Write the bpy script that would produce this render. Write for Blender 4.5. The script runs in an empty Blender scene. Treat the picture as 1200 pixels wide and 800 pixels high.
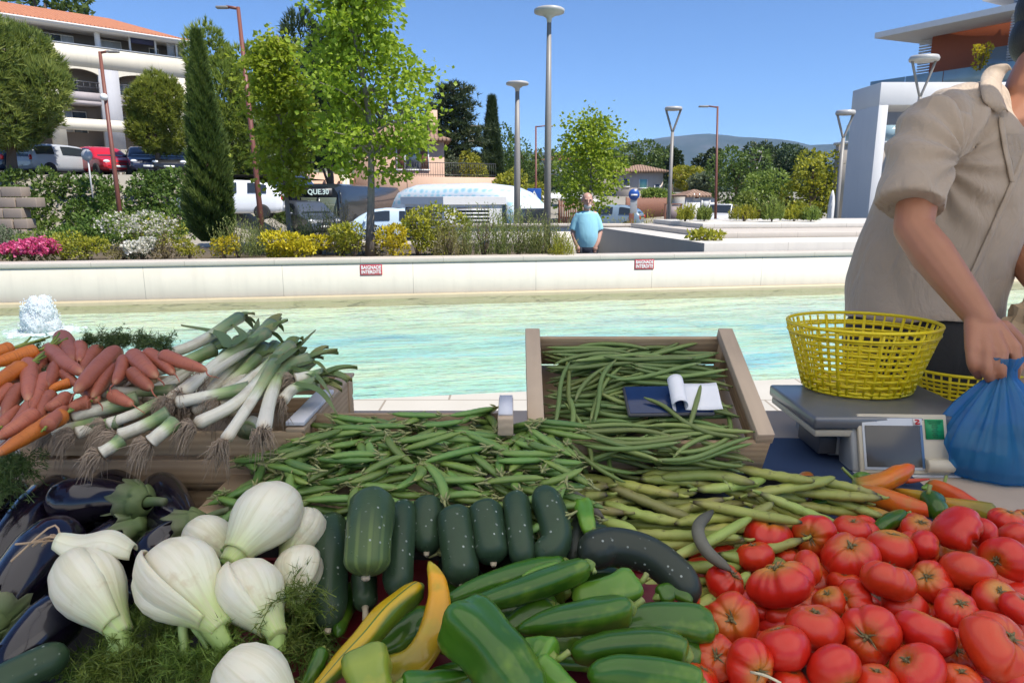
import bpy, bmesh, math, random
import numpy as np
from mathutils import Vector, Matrix, Euler, Quaternion
random.seed(11)
rng = np.random.default_rng(11)
SC = bpy.context.scene
COL = SC.collection
PI = math.pi
R = math.radians
# ------------------------------------------------------------------ camera geometry (used to turn photo measurements into places)
FPX = 820.0
TH = math.atan(170.0 / 820.0)
CZ = 1.45
CAM = Vector((0, 0, CZ))
CT, ST = math.cos(TH), math.sin(TH)
def ray(px, py):
    u = (px - 600) / FPX; v = (400 - py) / FPX
    return Vector((u, CT + v * ST, -ST + v * CT))
def at_t(px, py, t): return CAM + ray(px, py) * t
def at_y(px, py, y):
    d = ray(px, py); return CAM + d * (y / d.y)
def at_z(px, py, z):
    d = ray(px, py); return CAM + d * ((z - CZ) / d.z)
def on_plane(px, py, p, n):
    d = ray(px, py); n = Vector(n); return CAM + d * ((Vector(p) - CAM).dot(n) / d.dot(n))
# ------------------------------------------------------------------ mesh builder
class MB:
    def __init__(s):
        s.V = []; s.T = []; s.n = 0; s.fs = []; s.fm = []; s.M = None
    def add(s, V, faces, tc=None, mat=0, M=None):
        """faces: list of int arrays (k,m) with the same m, or a list of index lists"""
        V = np.asarray(V, float).reshape(-1, 3)
        M = M if M is not None else s.M
        if M is not None:
            A = np.array(M)
            V = V @ A[:3, :3].T + A[:3, 3]
        if tc is None: tc = np.zeros((len(V), 3))
        s.V.append(V); s.T.append(np.asarray(tc, float))
        if isinstance(faces, np.ndarray): faces = [faces]
        for f in faces:
            if isinstance(f, np.ndarray) and f.ndim == 2:
                s.fs.append(f + s.n); s.fm.append(np.full(len(f), mat))
            else:
                s.fs.append(np.array([f]) + s.n); s.fm.append(np.array([mat]))
        s.n += len(V)
        return s
    def box(s, c, size, mat=0, M=None, rz=0):
        x, y, z = [q / 2 for q in size]
        V = np.array([(-x,-y,-z),(x,-y,-z),(x,y,-z),(-x,y,-z),(-x,-y,z),(x,-y,z),(x,y,z),(-x,y,z)])
        if rz:
            c_, s_ = math.cos(rz), math.sin(rz)
            V = V @ np.array([[c_, s_, 0], [-s_, c_, 0], [0, 0, 1]])
        V = V + np.array(c)
        return s.add(V, np.array([(0,3,2,1),(4,5,6,7),(0,1,5,4),(1,2,6,5),(2,3,7,6),(3,0,4,7)]), mat=mat, M=M)
    def bx(s, x0, x1, y0, y1, z0, z1, mat=0, M=None):
        return s.box(((x0+x1)/2, (y0+y1)/2, (z0+z1)/2), (x1-x0, y1-y0, z1-z0), mat, M)
    def prism(s, poly, h, M, mat=0):
        """poly 2D (x,y) extruded 0..h along local z"""
        n = len(poly); V = [(x, y, 0) for x, y in poly] + [(x, y, h) for x, y in poly]
        q = np.array([(i, (i+1) % n, n + (i+1) % n, n + i) for i in range(n)])
        return s.add(V, [q, list(range(n))[::-1], list(range(n, 2*n))], mat=mat, M=M)
    def tube(s, P, rad, segs=12, mat=0, M=None, caps=True, squash=1.0, lobes=None, up=None, closed=False, tcz=0.0, round_caps=False):
        P = np.asarray(P, float); k = len(P)
        rad = np.broadcast_to(np.asarray(rad, float), (k,))
        T = np.gradient(P, axis=0)
        if closed: T = np.roll(P, -1, 0) - np.roll(P, 1, 0)
        T /= np.linalg.norm(T, axis=1)[:, None] + 1e-12
        if up is None:
            up = np.array([0, 0, 1.0]) if abs(T[0][2]) < 0.9 else np.array([1.0, 0, 0])
        N = np.zeros_like(P)
        n0 = np.asarray(up, float) - T[0] * np.dot(up, T[0]); n0 /= np.linalg.norm(n0) + 1e-12
        for i in range(k):
            n0 = n0 - T[i] * np.dot(n0, T[i]); n0 /= np.linalg.norm(n0) + 1e-12; N[i] = n0
        B = np.cross(T, N)
        a = np.linspace(0, 2 * PI, segs, endpoint=False)
        ca, sa = np.cos(a), np.sin(a)
        rr = rad[:, None] * np.ones(segs)[None]
        if lobes is not None: rr = rr * lobes(np.linspace(0, 1, k)[:, None], a[None])
        V = P[:, None] + (N[:, None] * (ca[None, :, None] * squash) + B[:, None] * sa[None, :, None]) * rr[..., None]
        d = np.concatenate([[0], np.cumsum(np.linalg.norm(np.diff(P, axis=0), axis=1))]); d = d / (d[-1] + 1e-12)
        tc = np.zeros((k, segs, 3)); tc[..., 0] = d[:, None]; tc[..., 1] = (a / (2 * PI))[None]; tc[..., 2] = tcz
        i, j = np.meshgrid(np.arange(k - (0 if closed else 1)), np.arange(segs), indexing='ij')
        i2 = (i + 1) % k; j2 = (j + 1) % segs
        q = np.stack([i * segs + j, i * segs + j2, i2 * segs + j2, i2 * segs + j], -1).reshape(-1, 4)
        fs = [q]
        if caps and not closed:
            fs += [list(range(segs))[::-1], list(range((k-1)*segs, k*segs))]
        return s.add(V.reshape(-1, 3), fs, tc.reshape(-1, 3), mat, M)
    def bar(s, a, b, r, segs=8, mat=0, M=None, r2=None):
        return s.tube([a, b], [r, r if r2 is None else r2], segs, mat, M)
    def lathe(s, prof, segs=16, M=None, mat=0, lobes=None):
        prof = np.asarray(prof, float); k = len(prof)
        a = np.linspace(0, 2 * PI, segs, endpoint=False)
        r = prof[:, 0][:, None] * np.ones(segs)[None]
        if lobes is not None: r = r * lobes(np.linspace(0, 1, k)[:, None], a[None])
        V = np.stack([r * np.cos(a), r * np.sin(a), np.broadcast_to(prof[:, 1][:, None], r.shape)], -1)
        tc = np.zeros((k, segs, 3)); tc[..., 0] = np.linspace(0, 1, k)[:, None]; tc[..., 1] = (a / (2 * PI))[None]
        i, j = np.meshgrid(np.arange(k - 1), np.arange(segs), indexing='ij'); j2 = (j + 1) % segs
        q = np.stack([i * segs + j, i * segs + j2, (i+1) * segs + j2, (i+1) * segs + j], -1).reshape(-1, 4)
        return s.add(V.reshape(-1, 3), [q, list(range(segs))[::-1], list(range((k-1)*segs, k*segs))], tc.reshape(-1, 3), mat, M)
    def grid(s, V, tc=None, mat=0, M=None):
        """V (a,b,3)"""
        V = np.asarray(V, float); a, b = V.shape[:2]
        i, j = np.meshgrid(np.arange(a - 1), np.arange(b - 1), indexing='ij')
        q = np.stack([i * b + j, (i+1) * b + j, (i+1) * b + j + 1, i * b + j + 1], -1).reshape(-1, 4)
        if tc is None:
            tc = np.zeros((a, b, 3)); tc[..., 0] = np.linspace(0, 1, a)[:, None]; tc[..., 1] = np.linspace(0, 1, b)[None]
        return s.add(V.reshape(-1, 3), q, np.asarray(tc).reshape(-1, 3), mat, M)
    def sphere(s, c, r, segs=16, rings=10, mat=0, M=None, sc=(1, 1, 1), fn=None):
        th = np.linspace(0.0, PI, rings + 1); a = np.linspace(0, 2 * PI, segs, endpoint=False)
        th[0] = 0.02; th[-1] = PI - 0.02
        X = np.sin(th)[:, None] * np.cos(a); Y = np.sin(th)[:, None] * np.sin(a); Z = np.cos(th)[:, None] * np.ones(segs)
        D = np.stack([X, Y, Z], -1)
        rr = r * (fn(D) if fn is not None else 1.0)
        V = D * (rr[..., None] if fn is not None else rr) * np.array(sc) + np.array(c)
        k = rings + 1
        tc = np.zeros((k, segs, 3)); tc[..., 0] = np.linspace(0, 1, k)[:, None]; tc[..., 1] = (a / (2*PI))[None]
        i, j = np.meshgrid(np.arange(k - 1), np.arange(segs), indexing='ij'); j2 = (j + 1) % segs
        q = np.stack([i * segs + j, (i+1) * segs + j, (i+1) * segs + j2, i * segs + j2], -1).reshape(-1, 4)
        return s.add(V.reshape(-1, 3), [q, list(range(segs)), list(range((k-1)*segs, k*segs))[::-1]], tc.reshape(-1, 3), mat, M)
    def merge(s, other, M=None, mat=None):
        if other.n == 0: return s
        V = np.concatenate(other.V)
        if M is not None:
            A = np.array(M); V = V @ A[:3, :3].T + A[:3, 3]
        s.V.append(V); s.T.append(np.concatenate(other.T))
        for f, m in zip(other.fs, other.fm):
            s.fs.append(f + s.n); s.fm.append(m if mat is None else np.full(len(m), mat))
        s.n += len(V); return s
    def mesh(s, name, mats, smooth=True, off=None):
        me = bpy.data.meshes.new(name)
        V = np.concatenate(s.V)
        if off is not None:
            A = np.array(off.inverted()); V = V @ A[:3, :3].T + A[:3, 3]
        tot = np.concatenate([np.full(len(f), f.shape[1]) for f in s.fs])
        loops = np.concatenate([f.reshape(-1) for f in s.fs])
        me.vertices.add(len(V)); me.vertices.foreach_set('co', V.astype(np.float32).reshape(-1))
        me.loops.add(len(loops)); me.loops.foreach_set('vertex_index', loops.astype(np.int32))
        me.polygons.add(len(tot))
        me.polygons.foreach_set('loop_start', np.concatenate([[0], np.cumsum(tot)[:-1]]).astype(np.int32))
        me.polygons.foreach_set('material_index', np.concatenate(s.fm).astype(np.int32))
        me.polygons.foreach_set('use_smooth', np.full(len(tot), bool(smooth)))
        me.update(calc_edges=True)
        at = me.attributes.new('tc', 'FLOAT_VECTOR', 'POINT')
        at.data.foreach_set('vector', np.concatenate(s.T).astype(np.float32).reshape(-1))
        for m in (mats if isinstance(mats, (list, tuple)) else [mats]): me.materials.append(m)
        me.validate()
        return me
WM = {}
def build(mb, name, mats, parent=None, world=False, smooth=True, bevel=0, label=None, sharp=None):
    off = None
    W = Matrix()
    if parent is not None:
        W = WM.get(parent.name, Matrix())
        if world: off = W
    me = mb.mesh(name, mats, smooth, off)
    o = bpy.data.objects.new(name, me); COL.objects.link(o)
    if parent is not None:
        o.parent = parent; WM[o.name] = W
    if bevel:
        b = o.modifiers.new('Bevel', 'BEVEL'); b.width = bevel; b.segments = 2; b.limit_method = 'ANGLE'; b.angle_limit = R(40); b.harden_normals = False
    if sharp:
        me.set_sharp_from_angle(angle=R(sharp))
    if label: o['label'] = label
    return o
def tag(o, label=None, cat=None, group=None, kind=None):
    if label: o['label'] = label
    if cat: o['category'] = cat
    if group: o['group'] = group
    if kind: o['kind'] = kind
    return o
def thing(name, label, cat, loc=(0, 0, 0), rz=0.0, group=None, rot=None, scale=None):
    o = bpy.data.objects.new(name, None); COL.objects.link(o)
    o.empty_display_size = 0.05
    o.location = loc; o.rotation_euler = rot if rot is not None else (0, 0, rz)
    W = Matrix.Translation(Vector(loc)) @ Euler(o.rotation_euler).to_matrix().to_4x4()
    if scale is not None:
        o.scale = scale; W = W @ Matrix.Diagonal((*scale, 1))
    WM[o.name] = W
    return tag(o, label, cat, group)
def place(o, M):
    M = Matrix(M); loc, q, s = M.decompose()
    o.location = loc; o.rotation_mode = 'QUATERNION'; o.rotation_quaternion = q; o.scale = s
    WM[o.name] = M
    return o
KIDS = {}
def kids(o): return [c for c in COL.objects if c.parent == o]
def clone(proto, M=None, label=None, group=None, cat=None):
    """a copy of a thing with copies of its parts and sub-parts (mesh data shared)"""
    if proto.name not in KIDS:
        KIDS[proto.name] = [(c, kids(c)) for c in kids(proto)]
    r = proto.copy(); COL.objects.link(r)
    if M is not None: place(r, M)
    if label: r['label'] = label
    if group: r['group'] = group
    if cat: r['category'] = cat
    for c, gs in KIDS[proto.name]:
        d = c.copy(); COL.objects.link(d); d.parent = r
        for g in gs:
            e = g.copy(); COL.objects.link(e); e.parent = d
    return r
def drop(proto):
    """forget a prototype that only served for copying"""
    for c in kids(proto):
        for g in kids(c): bpy.data.objects.remove(g)
        bpy.data.objects.remove(c)
    bpy.data.objects.remove(proto)
def frame(p, xdir, up=(0, 0, 1), s=1.0):
    """matrix whose local +X runs along xdir, local Z near up"""
    x = Vector(xdir).normalized(); u = Vector(up)
    y = u.cross(x)
    if y.length < 1e-5: y = Vector((0, 1, 0)).cross(x)
    y.normalize(); z = x.cross(y)
    M = Matrix((x, y, z)).transposed().to_4x4()
    return Matrix.Translation(Vector(p)) @ M @ Matrix.Scale(s, 4)
def frame_z(p, zdir, spin=0.0, s=1.0):
    z = Vector(zdir).normalized()
    q = Vector((0, 0, 1)).rotation_difference(z)
    return Matrix.Translation(Vector(p)) @ q.to_matrix().to_4x4() @ Matrix.Rotation(spin, 4, 'Z') @ Matrix.Scale(s, 4)
def bez(pts, n=16):
    """Catmull-Rom through points"""
    P = np.asarray([tuple(p) for p in pts], float)
    if len(P) == 2: return P[0] + (P[1] - P[0]) * np.linspace(0, 1, n)[:, None]
    Q = np.vstack([2 * P[0] - P[1], P, 2 * P[-1] - P[-2]])
    out = []; m = len(P) - 1
    for t in np.linspace(0, m, n):
        i = min(int(t), m - 1); f = t - i
        p0, p1, p2, p3 = Q[i:i+4]
        out.append(0.5 * (2*p1 + (p2-p0)*f + (2*p0-5*p1+4*p2-p3)*f*f + (3*p1-p0-3*p2+p3)*f**3))
    return np.array(out)
def blend(mb, name, mats, voxel, parent=None, world=False, smooth_it=6, label=None, subdiv=0):
    """fuse overlapping closed pieces into one continuous skin (voxel union, then relaxed)"""
    me = mb.mesh(name + '_raw', mats, True, WM.get(parent.name, Matrix()) if (parent is not None and world) else None)
    o = bpy.data.objects.new(name, me); COL.objects.link(o)
    m = o.modifiers.new('r', 'REMESH'); m.mode = 'VOXEL'; m.voxel_size = voxel; m.use_smooth_shade = True
    if smooth_it:
        s = o.modifiers.new('s', 'SMOOTH'); s.factor = 0.5; s.iterations = smooth_it
    dg = bpy.context.evaluated_depsgraph_get()
    me2 = bpy.data.meshes.new_from_object(o.evaluated_get(dg))
    o.modifiers.clear(); o.data = me2; me2.name = name
    me2.materials.clear()
    for q in (mats if isinstance(mats, (list, tuple)) else [mats]): me2.materials.append(q)
    bpy.data.meshes.remove(me)
    me2.polygons.foreach_set('use_smooth', np.ones(len(me2.polygons), bool))
    if parent is not None:
        o.parent = parent; WM[o.name] = WM.get(parent.name, Matrix())
    if label: o['label'] = label
    return o
def text_mesh(txt, size, name, mat, parent, M, bold=0.0, extrude=0.001, space=1.0, xs=1.0):
    cu = bpy.data.curves.new(name, 'FONT'); cu.body = txt; cu.size = size; cu.align_x = 'CENTER'; cu.align_y = 'CENTER'
    cu.extrude = extrude; cu.offset = bold; cu.space_character = space; cu.resolution_u = 3
    t = bpy.data.objects.new(name + '_c', cu); COL.objects.link(t)
    dg = bpy.context.evaluated_depsgraph_get(); dg.update()
    me = bpy.data.meshes.new_from_object(t.evaluated_get(dg))
    bpy.data.objects.remove(t); bpy.data.curves.remove(cu)
    L = (WM.get(parent.name, Matrix()).inverted() if parent is not None else Matrix()) @ Matrix(M) @ Matrix.Diagonal((xs, 1, 1, 1))
    me.transform(L); me.materials.clear(); me.materials.append(mat); me.name = name
    o = bpy.data.objects.new(name, me); COL.objects.link(o)
    if parent is not None: o.parent = parent
    return o
# ------------------------------------------------------------------ material builder
class Gr:
    def __init__(s, name):
        s.m = bpy.data.materials.new(name); s.m.use_nodes = True; s.t = s.m.node_tree; s.t.nodes.clear()
    def n(s, typ, props=None, **ins):
        nd = s.t.nodes.new('ShaderNode' + typ)
        for k, v in (props or {}).items(): setattr(nd, k, v)
        for k, v in ins.items(): s.set(nd, k.replace('_', ' '), v)
        return nd
    def set(s, nd, k, v):
        sk = nd.inputs[int(k)] if k.isdigit() else nd.inputs[k]
        if isinstance(v, bpy.types.NodeSocket): s.t.links.new(v, sk)
        elif isinstance(v, bpy.types.Node): s.t.links.new(v.outputs[0], sk)
        else:
            if isinstance(v, (tuple, list)) and len(v) == 3 and sk.type == 'RGBA': v = (*v, 1)
            sk.default_value = v
    def attr(s, comp=None):
        a = s.n('Attribute', {'attribute_name': 'tc'})
        if comp is None: return a.outputs['Vector']
        return s.n('SeparateXYZ', Vector=a.outputs['Vector']).outputs[comp]
    def obj(s): return s.n('TexCoord').outputs['Object']
    def pos(s): return s.n('NewGeometry').outputs['Position']
    def rnd(s): return s.n('ObjectInfo').outputs['Random']
    def mapv(s, vec, scale=(1, 1, 1), rot=(0, 0, 0)):
        nd = s.n('Mapping', Vector=vec); nd.inputs['Scale'].default_value = scale; nd.inputs['Rotation'].default_value = rot; return nd.outputs[0]
    def noise(s, scale, detail=4, vec=None, rough=0.55, dist=0.0, col=False):
        nd = s.n('TexNoise', Scale=scale, Detail=detail, Roughness=rough, Distortion=dist)
        s.set(nd, 'Vector', vec if vec is not None else s.pos())
        return nd.outputs['Color' if col else 'Fac']
    def voro(s, scale, vec=None, feature='F1', out='Distance', rnd=1.0):
        nd = s.n('TexVoronoi', {'feature': feature}, Scale=scale, Randomness=rnd); s.set(nd, 'Vector', vec if vec is not None else s.pos())
        return nd.outputs[out]
    def math(s, op, a, b=0.0, clamp=False):
        nd = s.n('Math', {'operation': op, 'use_clamp': clamp}); s.set(nd, '0', a); s.set(nd, '1', b); return nd.outputs[0]
    def ramp(s, fac, stops, interp='LINEAR'):
        nd = s.n('ValToRGB'); nd.color_ramp.interpolation = interp
        e = nd.color_ramp.elements
        while len(e) > 1: e.remove(e[-1])
        for i, (p, c) in enumerate(stops):
            q = e[0] if i == 0 else e.new(p)
            q.position = p; c = (c, c, c) if isinstance(c, (int, float)) else c; q.color = (*c[:3], 1)
        s.set(nd, 'Fac', fac); return nd.outputs['Color']
    def mix(s, f, a, b, mode='MIX'):
        nd = s.n('Mix', {'data_type': 'RGBA', 'blend_type': mode})
        s.set(nd, '0', f); s.set(nd, '6', a); s.set(nd, '7', b); return nd.outputs[2]
    def hsv(s, col, h=0.5, sat=1.0, val=1.0):
        nd = s.n('HueSaturation'); s.set(nd, 'Hue', h); s.set(nd, 'Saturation', sat); s.set(nd, 'Value', val); s.set(nd, 'Color', col); return nd.outputs[0]
    def bump(s, h, strength=0.3, dist=0.01, nrm=None):
        nd = s.n('Bump', Strength=strength, Distance=dist); s.set(nd, 'Height', h)
        if nrm is not None: s.set(nd, 'Normal', nrm)
        return nd.outputs[0]
    def bsdf(s, col, rough=0.5, **kw):
        nd = s.n('BsdfPrincipled'); s.set(nd, 'Base Color', col); s.set(nd, 'Roughness', rough)
        for k, v in kw.items(): s.set(nd, k.replace('_', ' '), v)
        return nd.outputs[0]
    def mixs(s, f, a, b):
        nd = s.n('MixShader'); s.set(nd, '0', f); s.set(nd, '1', a); s.set(nd, '2', b); return nd.outputs[0]
    def transl(s, col): 
        nd = s.n('BsdfTranslucent'); s.set(nd, 'Color', col); return nd.outputs[0]
    def out(s, sh):
        nd = s.n('OutputMaterial'); s.set(nd, 'Surface', sh); return s.m
def lin(r, g, b):
    f = lambda c: (c/255/12.92) if c/255 <= 0.04045 else ((c/255 + 0.055) / 1.055) ** 2.4
    return (f(r), f(g), f(b))
MC = {}
def plain(name, col, rough=0.5, noise=0.12, scale=6.0, bump=0.0, bscale=60., **kw):
    """a slightly uneven coating: base colour varied a little by noise"""
    if name in MC: return MC[name]
    g = Gr(name)
    f = g.noise(scale, 4, g.obj())
    c = g.mix(f, tuple(x * (1 - noise) for x in col), tuple(min(1, x * (1 + noise)) for x in col))
    if bump: kw['Normal'] = g.bump(g.noise(bscale, 3, g.obj()), bump, 0.004)
    MC[name] = g.out(g.bsdf(c, rough, **kw)); return MC[name]
# ================================================================== render, sky, sun, camera
SC.render.engine = 'CYCLES'
SC.cycles.use_denoising = True
SC.cycles.max_bounces = 8; SC.cycles.diffuse_bounces = 4; SC.cycles.glossy_bounces = 3
SC.cycles.transmission_bounces = 5; SC.cycles.transparent_max_bounces = 12; SC.cycles.volume_bounces = 0
SC.cycles.sample_clamp_indirect = 6.0
SC.cycles.caustics_reflective = False; SC.cycles.caustics_refractive = False
SC.view_settings.view_transform = 'Standard'; SC.view_settings.look = 'None'; SC.view_settings.gamma = 1.0
SC.view_settings.use_curve_mapping = False
SC.view_settings.exposure = 0.56
SUN_EL = R(58); SUN_H = Vector((0.80, -0.60, 0)).normalized()
SUN_D = Vector((SUN_H.x * math.cos(SUN_EL), SUN_H.y * math.cos(SUN_EL), math.sin(SUN_EL)))
world = bpy.data.worlds.new('World'); SC.world = world; world.use_nodes = True
wt = world.node_tree; wt.nodes.clear()
sky = wt.nodes.new('ShaderNodeTexSky'); sky.sky_type = 'NISHITA'; sky.sun_disc = False
sky.sun_elevation = SUN_EL; sky.sun_rotation = math.atan2(SUN_H.x, SUN_H.y)
sky.air_density = 0.7; sky.dust_density = 0.0; sky.ozone_density = 10.0
bg = wt.nodes.new('ShaderNodeBackground'); bg.inputs['Strength'].default_value = 0.130
wo = wt.nodes.new('ShaderNodeOutputWorld')
wt.links.new(sky.outputs[0], bg.inputs['Color']); wt.links.new(bg.outputs[0], wo.inputs['Surface'])
sun = bpy.data.lights.new('sun', 'SUN'); sun.energy = 5.0; sun.angle = R(0.53); sun.color = (1.0, 0.945, 0.86)
so = bpy.data.objects.new('sun', sun); COL.objects.link(so); so.location = (20, -15, 40)
so.rotation_euler = SUN_D.to_track_quat('Z', 'Y').to_euler()
cam = bpy.data.cameras.new('camera'); co = bpy.data.objects.new('camera', cam); COL.objects.link(co)
cam.sensor_width = 36; cam.sensor_fit = 'HORIZONTAL'; cam.lens = 36 * FPX / 1200; cam.clip_end = 30000; cam.clip_start = 0.02
co.location = CAM; co.rotation_euler = (PI/2 - TH, 0, 0); SC.camera = co

# ================================================================== setting materials
def m_stone(name, base, joint=1.8, streak=0.2, rough=0.7, ju=0):
    g = Gr(name); o = g.obj()
    c = g.mix(g.noise(3.0, 6, o), tuple(x * 0.88 for x in base), tuple(min(1, x * 1.08) for x in base))
    st = g.noise(1.0, 5, g.mapv(o, (9, 9, 0.7)), 0.6)
    c = g.mix(g.math('MULTIPLY', g.ramp(st, [(0.48, 0), (0.75, 1)]), streak), c, tuple(x * 0.72 for x in base))
    grain = g.noise(90, 3, o)
    c = g.mix(g.math('MULTIPLY', grain, 0.16), c, tuple(x * 0.6 for x in base))
    if joint:
        x = g.n('SeparateXYZ', Vector=o).outputs[ju]
        fr = g.math('ABSOLUTE', g.math('SUBTRACT', g.math('FRACT', g.math('DIVIDE', x, joint)), 0.5))
        ln = g.math('GREATER_THAN', fr, 0.5 - 0.004 / joint)
        c = g.mix(g.math('MULTIPLY', ln, 0.55), c, (0.16, 0.14, 0.11))
    return g.out(g.bsdf(c, rough, Normal=g.bump(grain, 0.15, 0.003)))
M_WALL = m_stone('cream_stone_cladding', (0.68, 0.63, 0.52), 1.85, 0.3)
M_CAP = m_stone('pinkish_cap_stone', (0.55, 0.49, 0.42), 1.2, 0.2)
M_PLINTH = m_stone('wet_sand_stone', (0.50, 0.42, 0.27), 0, 0.3, 0.4)
M_WHITEST = m_stone('white_bench_stone', (0.64, 0.60, 0.53), 1.5, 0.25)
def m_ground():
    g = Gr('plaza_ground'); p = g.pos()
    c = g.mix(g.noise(0.15, 6, p), (0.33, 0.30, 0.25), (0.24, 0.22, 0.18))
    d = g.n('VectorMath', {'operation': 'LENGTH'}, Vector=p).outputs['Value']
    far = g.ramp(g.math('DIVIDE', d, 300.0), [(0.25, 0), (0.45, 1)])
    green = g.mix(g.noise(0.02, 6, p), (0.05, 0.075, 0.028), (0.10, 0.11, 0.05))
    return g.out(g.bsdf(g.mix(far, c, green), 0.85))
def m_soil():
    g = Gr('planting_soil'); p = g.pos()
    c = g.mix(g.noise(14, 6, p), (0.055, 0.04, 0.026), (0.16, 0.125, 0.08))
    return g.out(g.bsdf(c, 0.95, Normal=g.bump(g.noise(40, 5, p), 0.6, 0.03)))
def m_asphalt():
    g = Gr('asphalt'); p = g.pos()
    c = g.mix(g.noise(0.7, 5, p), (0.06, 0.06, 0.062), (0.10, 0.10, 0.10))
    return g.out(g.bsdf(c, 0.85))
def m_pave():
    g = Gr('pale_paving'); p = g.pos()
    c = g.mix(g.noise(2.5, 6, p), (0.50, 0.46, 0.38), (0.60, 0.56, 0.48))
    br = g.n('TexBrick', Scale=1.0); g.set(br, 'Vector', p); br.inputs['Color1'].default_value = (1, 1, 1, 1); br.inputs['Color2'].default_value = (0.93, 0.93, 0.93, 1)
    br.inputs['Mortar'].default_value = (0.55, 0.5, 0.45, 1); br.inputs['Mortar Size'].default_value = 0.008; br.inputs['Brick Width'].default_value = 0.9; br.inputs['Row Height'].default_value = 0.6
    return g.out(g.bsdf(g.mix(1.0, c, br.outputs['Color'], 'MULTIPLY'), 0.75))
# ------------------------------------------------------------------ terrain
def sm(a, b, x):
    t = np.clip((np.asarray(x, float) - a) / (b - a), 0, 1); return t * t * (3 - 2 * t)
def gz(x, y):
    x = np.asarray(x, float); y = np.asarray(y, float)
    left = sm(-0.372, -0.425, x / np.maximum(y, 12.0))
    h = -0.42 + left * (2.75 * sm(26.0, 30.0, y) + 3.0 * sm(43, 62, y))
    h = h + (1 - left) * 2.4 * sm(46, 95, y)
    h = h + sm(-5, -60, x) * 26 * sm(62, 240, y)
    h = h + 10 * sm(150, 700, y) * (1 - sm(900, 2500, y))
    return h
def gzf(x, y): return float(gz(x, y))
def spaced(a, b, n, p=2.6):
    t = np.linspace(-1, 1, n); return np.sign(t) * np.abs(t) ** p
gx = np.concatenate([-6500 * np.linspace(1, 0, 70)[:-1] ** 3.2, 6500 * np.linspace(0, 1, 70) ** 3.2])
gy = np.concatenate([[-200, -60, -20], np.linspace(-6, 70, 60), 70 + 7000 * np.linspace(0.01, 1, 60) ** 2.6])
GX, GY = np.meshgrid(gx, gy, indexing='ij')
tag(build(MB().grid(np.stack([GX, GY, gz(GX, GY)], -1)), 'ground', m_ground()), kind='structure')
b = MB().bx(-14, 14, -9, 5.1, -0.3, 0.0)
# ------------------------------------------------------------------ pool
WD = Vector((1, 0.171, 0)).normalized(); WANG = math.atan2(WD.y, WD.x); WN = Vector((-WD.y, WD.x, 0))
W0 = Vector((-6.93, 9.37, 0))
def wl(s, d, z=0.0):   # s metres along the wall from W0, d metres behind its face
    p = W0 + WD * s + WN * d; return Vector((p.x, p.y, z))
def wl_box(mb, s0, s1, d0, d1, z0, z1, mat=0):
    mb.box(((s0+s1)/2, (d0+d1)/2, (z0+z1)/2), (s1-s0, d1-d0, z1-z0), mat)
# local wall frame: x along the wall, y behind it
WF = Matrix.Translation(W0) @ Matrix.Rotation(WANG, 4, 'Z')
mb = MB(); wl_box(mb, -12, 24, -30, -5.46, -0.35, 0.03)
o = build(mb, 'pavement', m_pave(), bevel=0.01); place(o, WF); tag(o, kind='structure')
def m_poolfloor():
    g = Gr('pool_tiles_sky_tint'); o = g.obj()
    n1 = g.noise(0.9, 4, g.mapv(o, (0.55, 1.6, 1)), 0.55, 0.6)
    c = g.ramp(n1, [(0.30, (0.66, 0.70, 0.54)), (0.42, (0.50, 0.69, 0.57)), (0.52, (0.42, 0.66, 0.61)), (0.63, (0.33, 0.60, 0.68)), (0.74, (0.15, 0.36, 0.54))])  # turquoise patches put reflected sky and water tint into the cream tile colour
    y = g.n('SeparateXYZ', Vector=o).outputs[1]
    shallow = g.ramp(g.math('MULTIPLY', g.math('ADD', y, 5.5), 0.182), [(0.0, .9), (0.07, 0.7), (0.10, 0), (0.70, 0.0), (0.98, 0.8)])
    c = g.mix(shallow, c, (0.66, 0.61, 0.45))
    tile = g.voro(28, o, 'F1', 'Color')
    c = g.mix(0.10, c, tile, 'OVERLAY')
    st = g.noise(2.2, 5, g.mapv(o, (0.6, 1.5, 1)), 0.6, 1.2)
    c = g.mix(g.ramp(st, [(0.64, 0), (0.71, 0.4)]), c, (0.42, 0.32, 0.20))
    return g.out(g.bsdf(c, 0.5))
xs = np.linspace(-11.9, 23.9, 90); ys = np.linspace(-5.5, 0.1, 34)
XX, YY = np.meshgrid(xs, ys, indexing='ij')
ZZ = -0.30 + 0.20 * sm(-1.0, 0.0, YY) + 0.22 * sm(-5.02, -5.10, YY)
o = build(MB().grid(np.stack([XX, YY, ZZ], -1)), 'pool_floor', m_poolfloor()); place(o, WF); tag(o, kind='structure')
def m_water():
    g = Gr('pool_water'); p = g.obj()
    h = g.noise(4.2, 3, g.mapv(p, (0.32, 1.7, 1), (0, 0, R(-9))), 0.5, 0.9)
    h2 = g.noise(12, 3, g.mapv(p, (0.45, 1.5, 1), (0, 0, R(-16))), 0.5, 0.5)
    nrm = g.bump(g.math('ADD', h, g.math('MULTIPLY', h2, 0.35)), 0.65, 0.085)
    fr = g.n('Fresnel', IOR=1.33); g.set(fr, 'Normal', nrm)
    gl = g.n('BsdfGlossy', Roughness=0.03); g.set(gl, 'Normal', nrm)
    tr = g.n('BsdfTransparent'); g.set(tr, 'Color', (0.88, 0.98, 0.955))
    return g.out(g.mixs(g.math('MULTIPLY', fr.outputs[0], 1.0, True), tr.outputs[0], gl.outputs[0]))
xs = np.linspace(-11.9, 23.9, 400); ys = np.linspace(-5.43, 0.05, 120)
XX, YY = np.meshgrid(xs, ys, indexing='ij')
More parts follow.
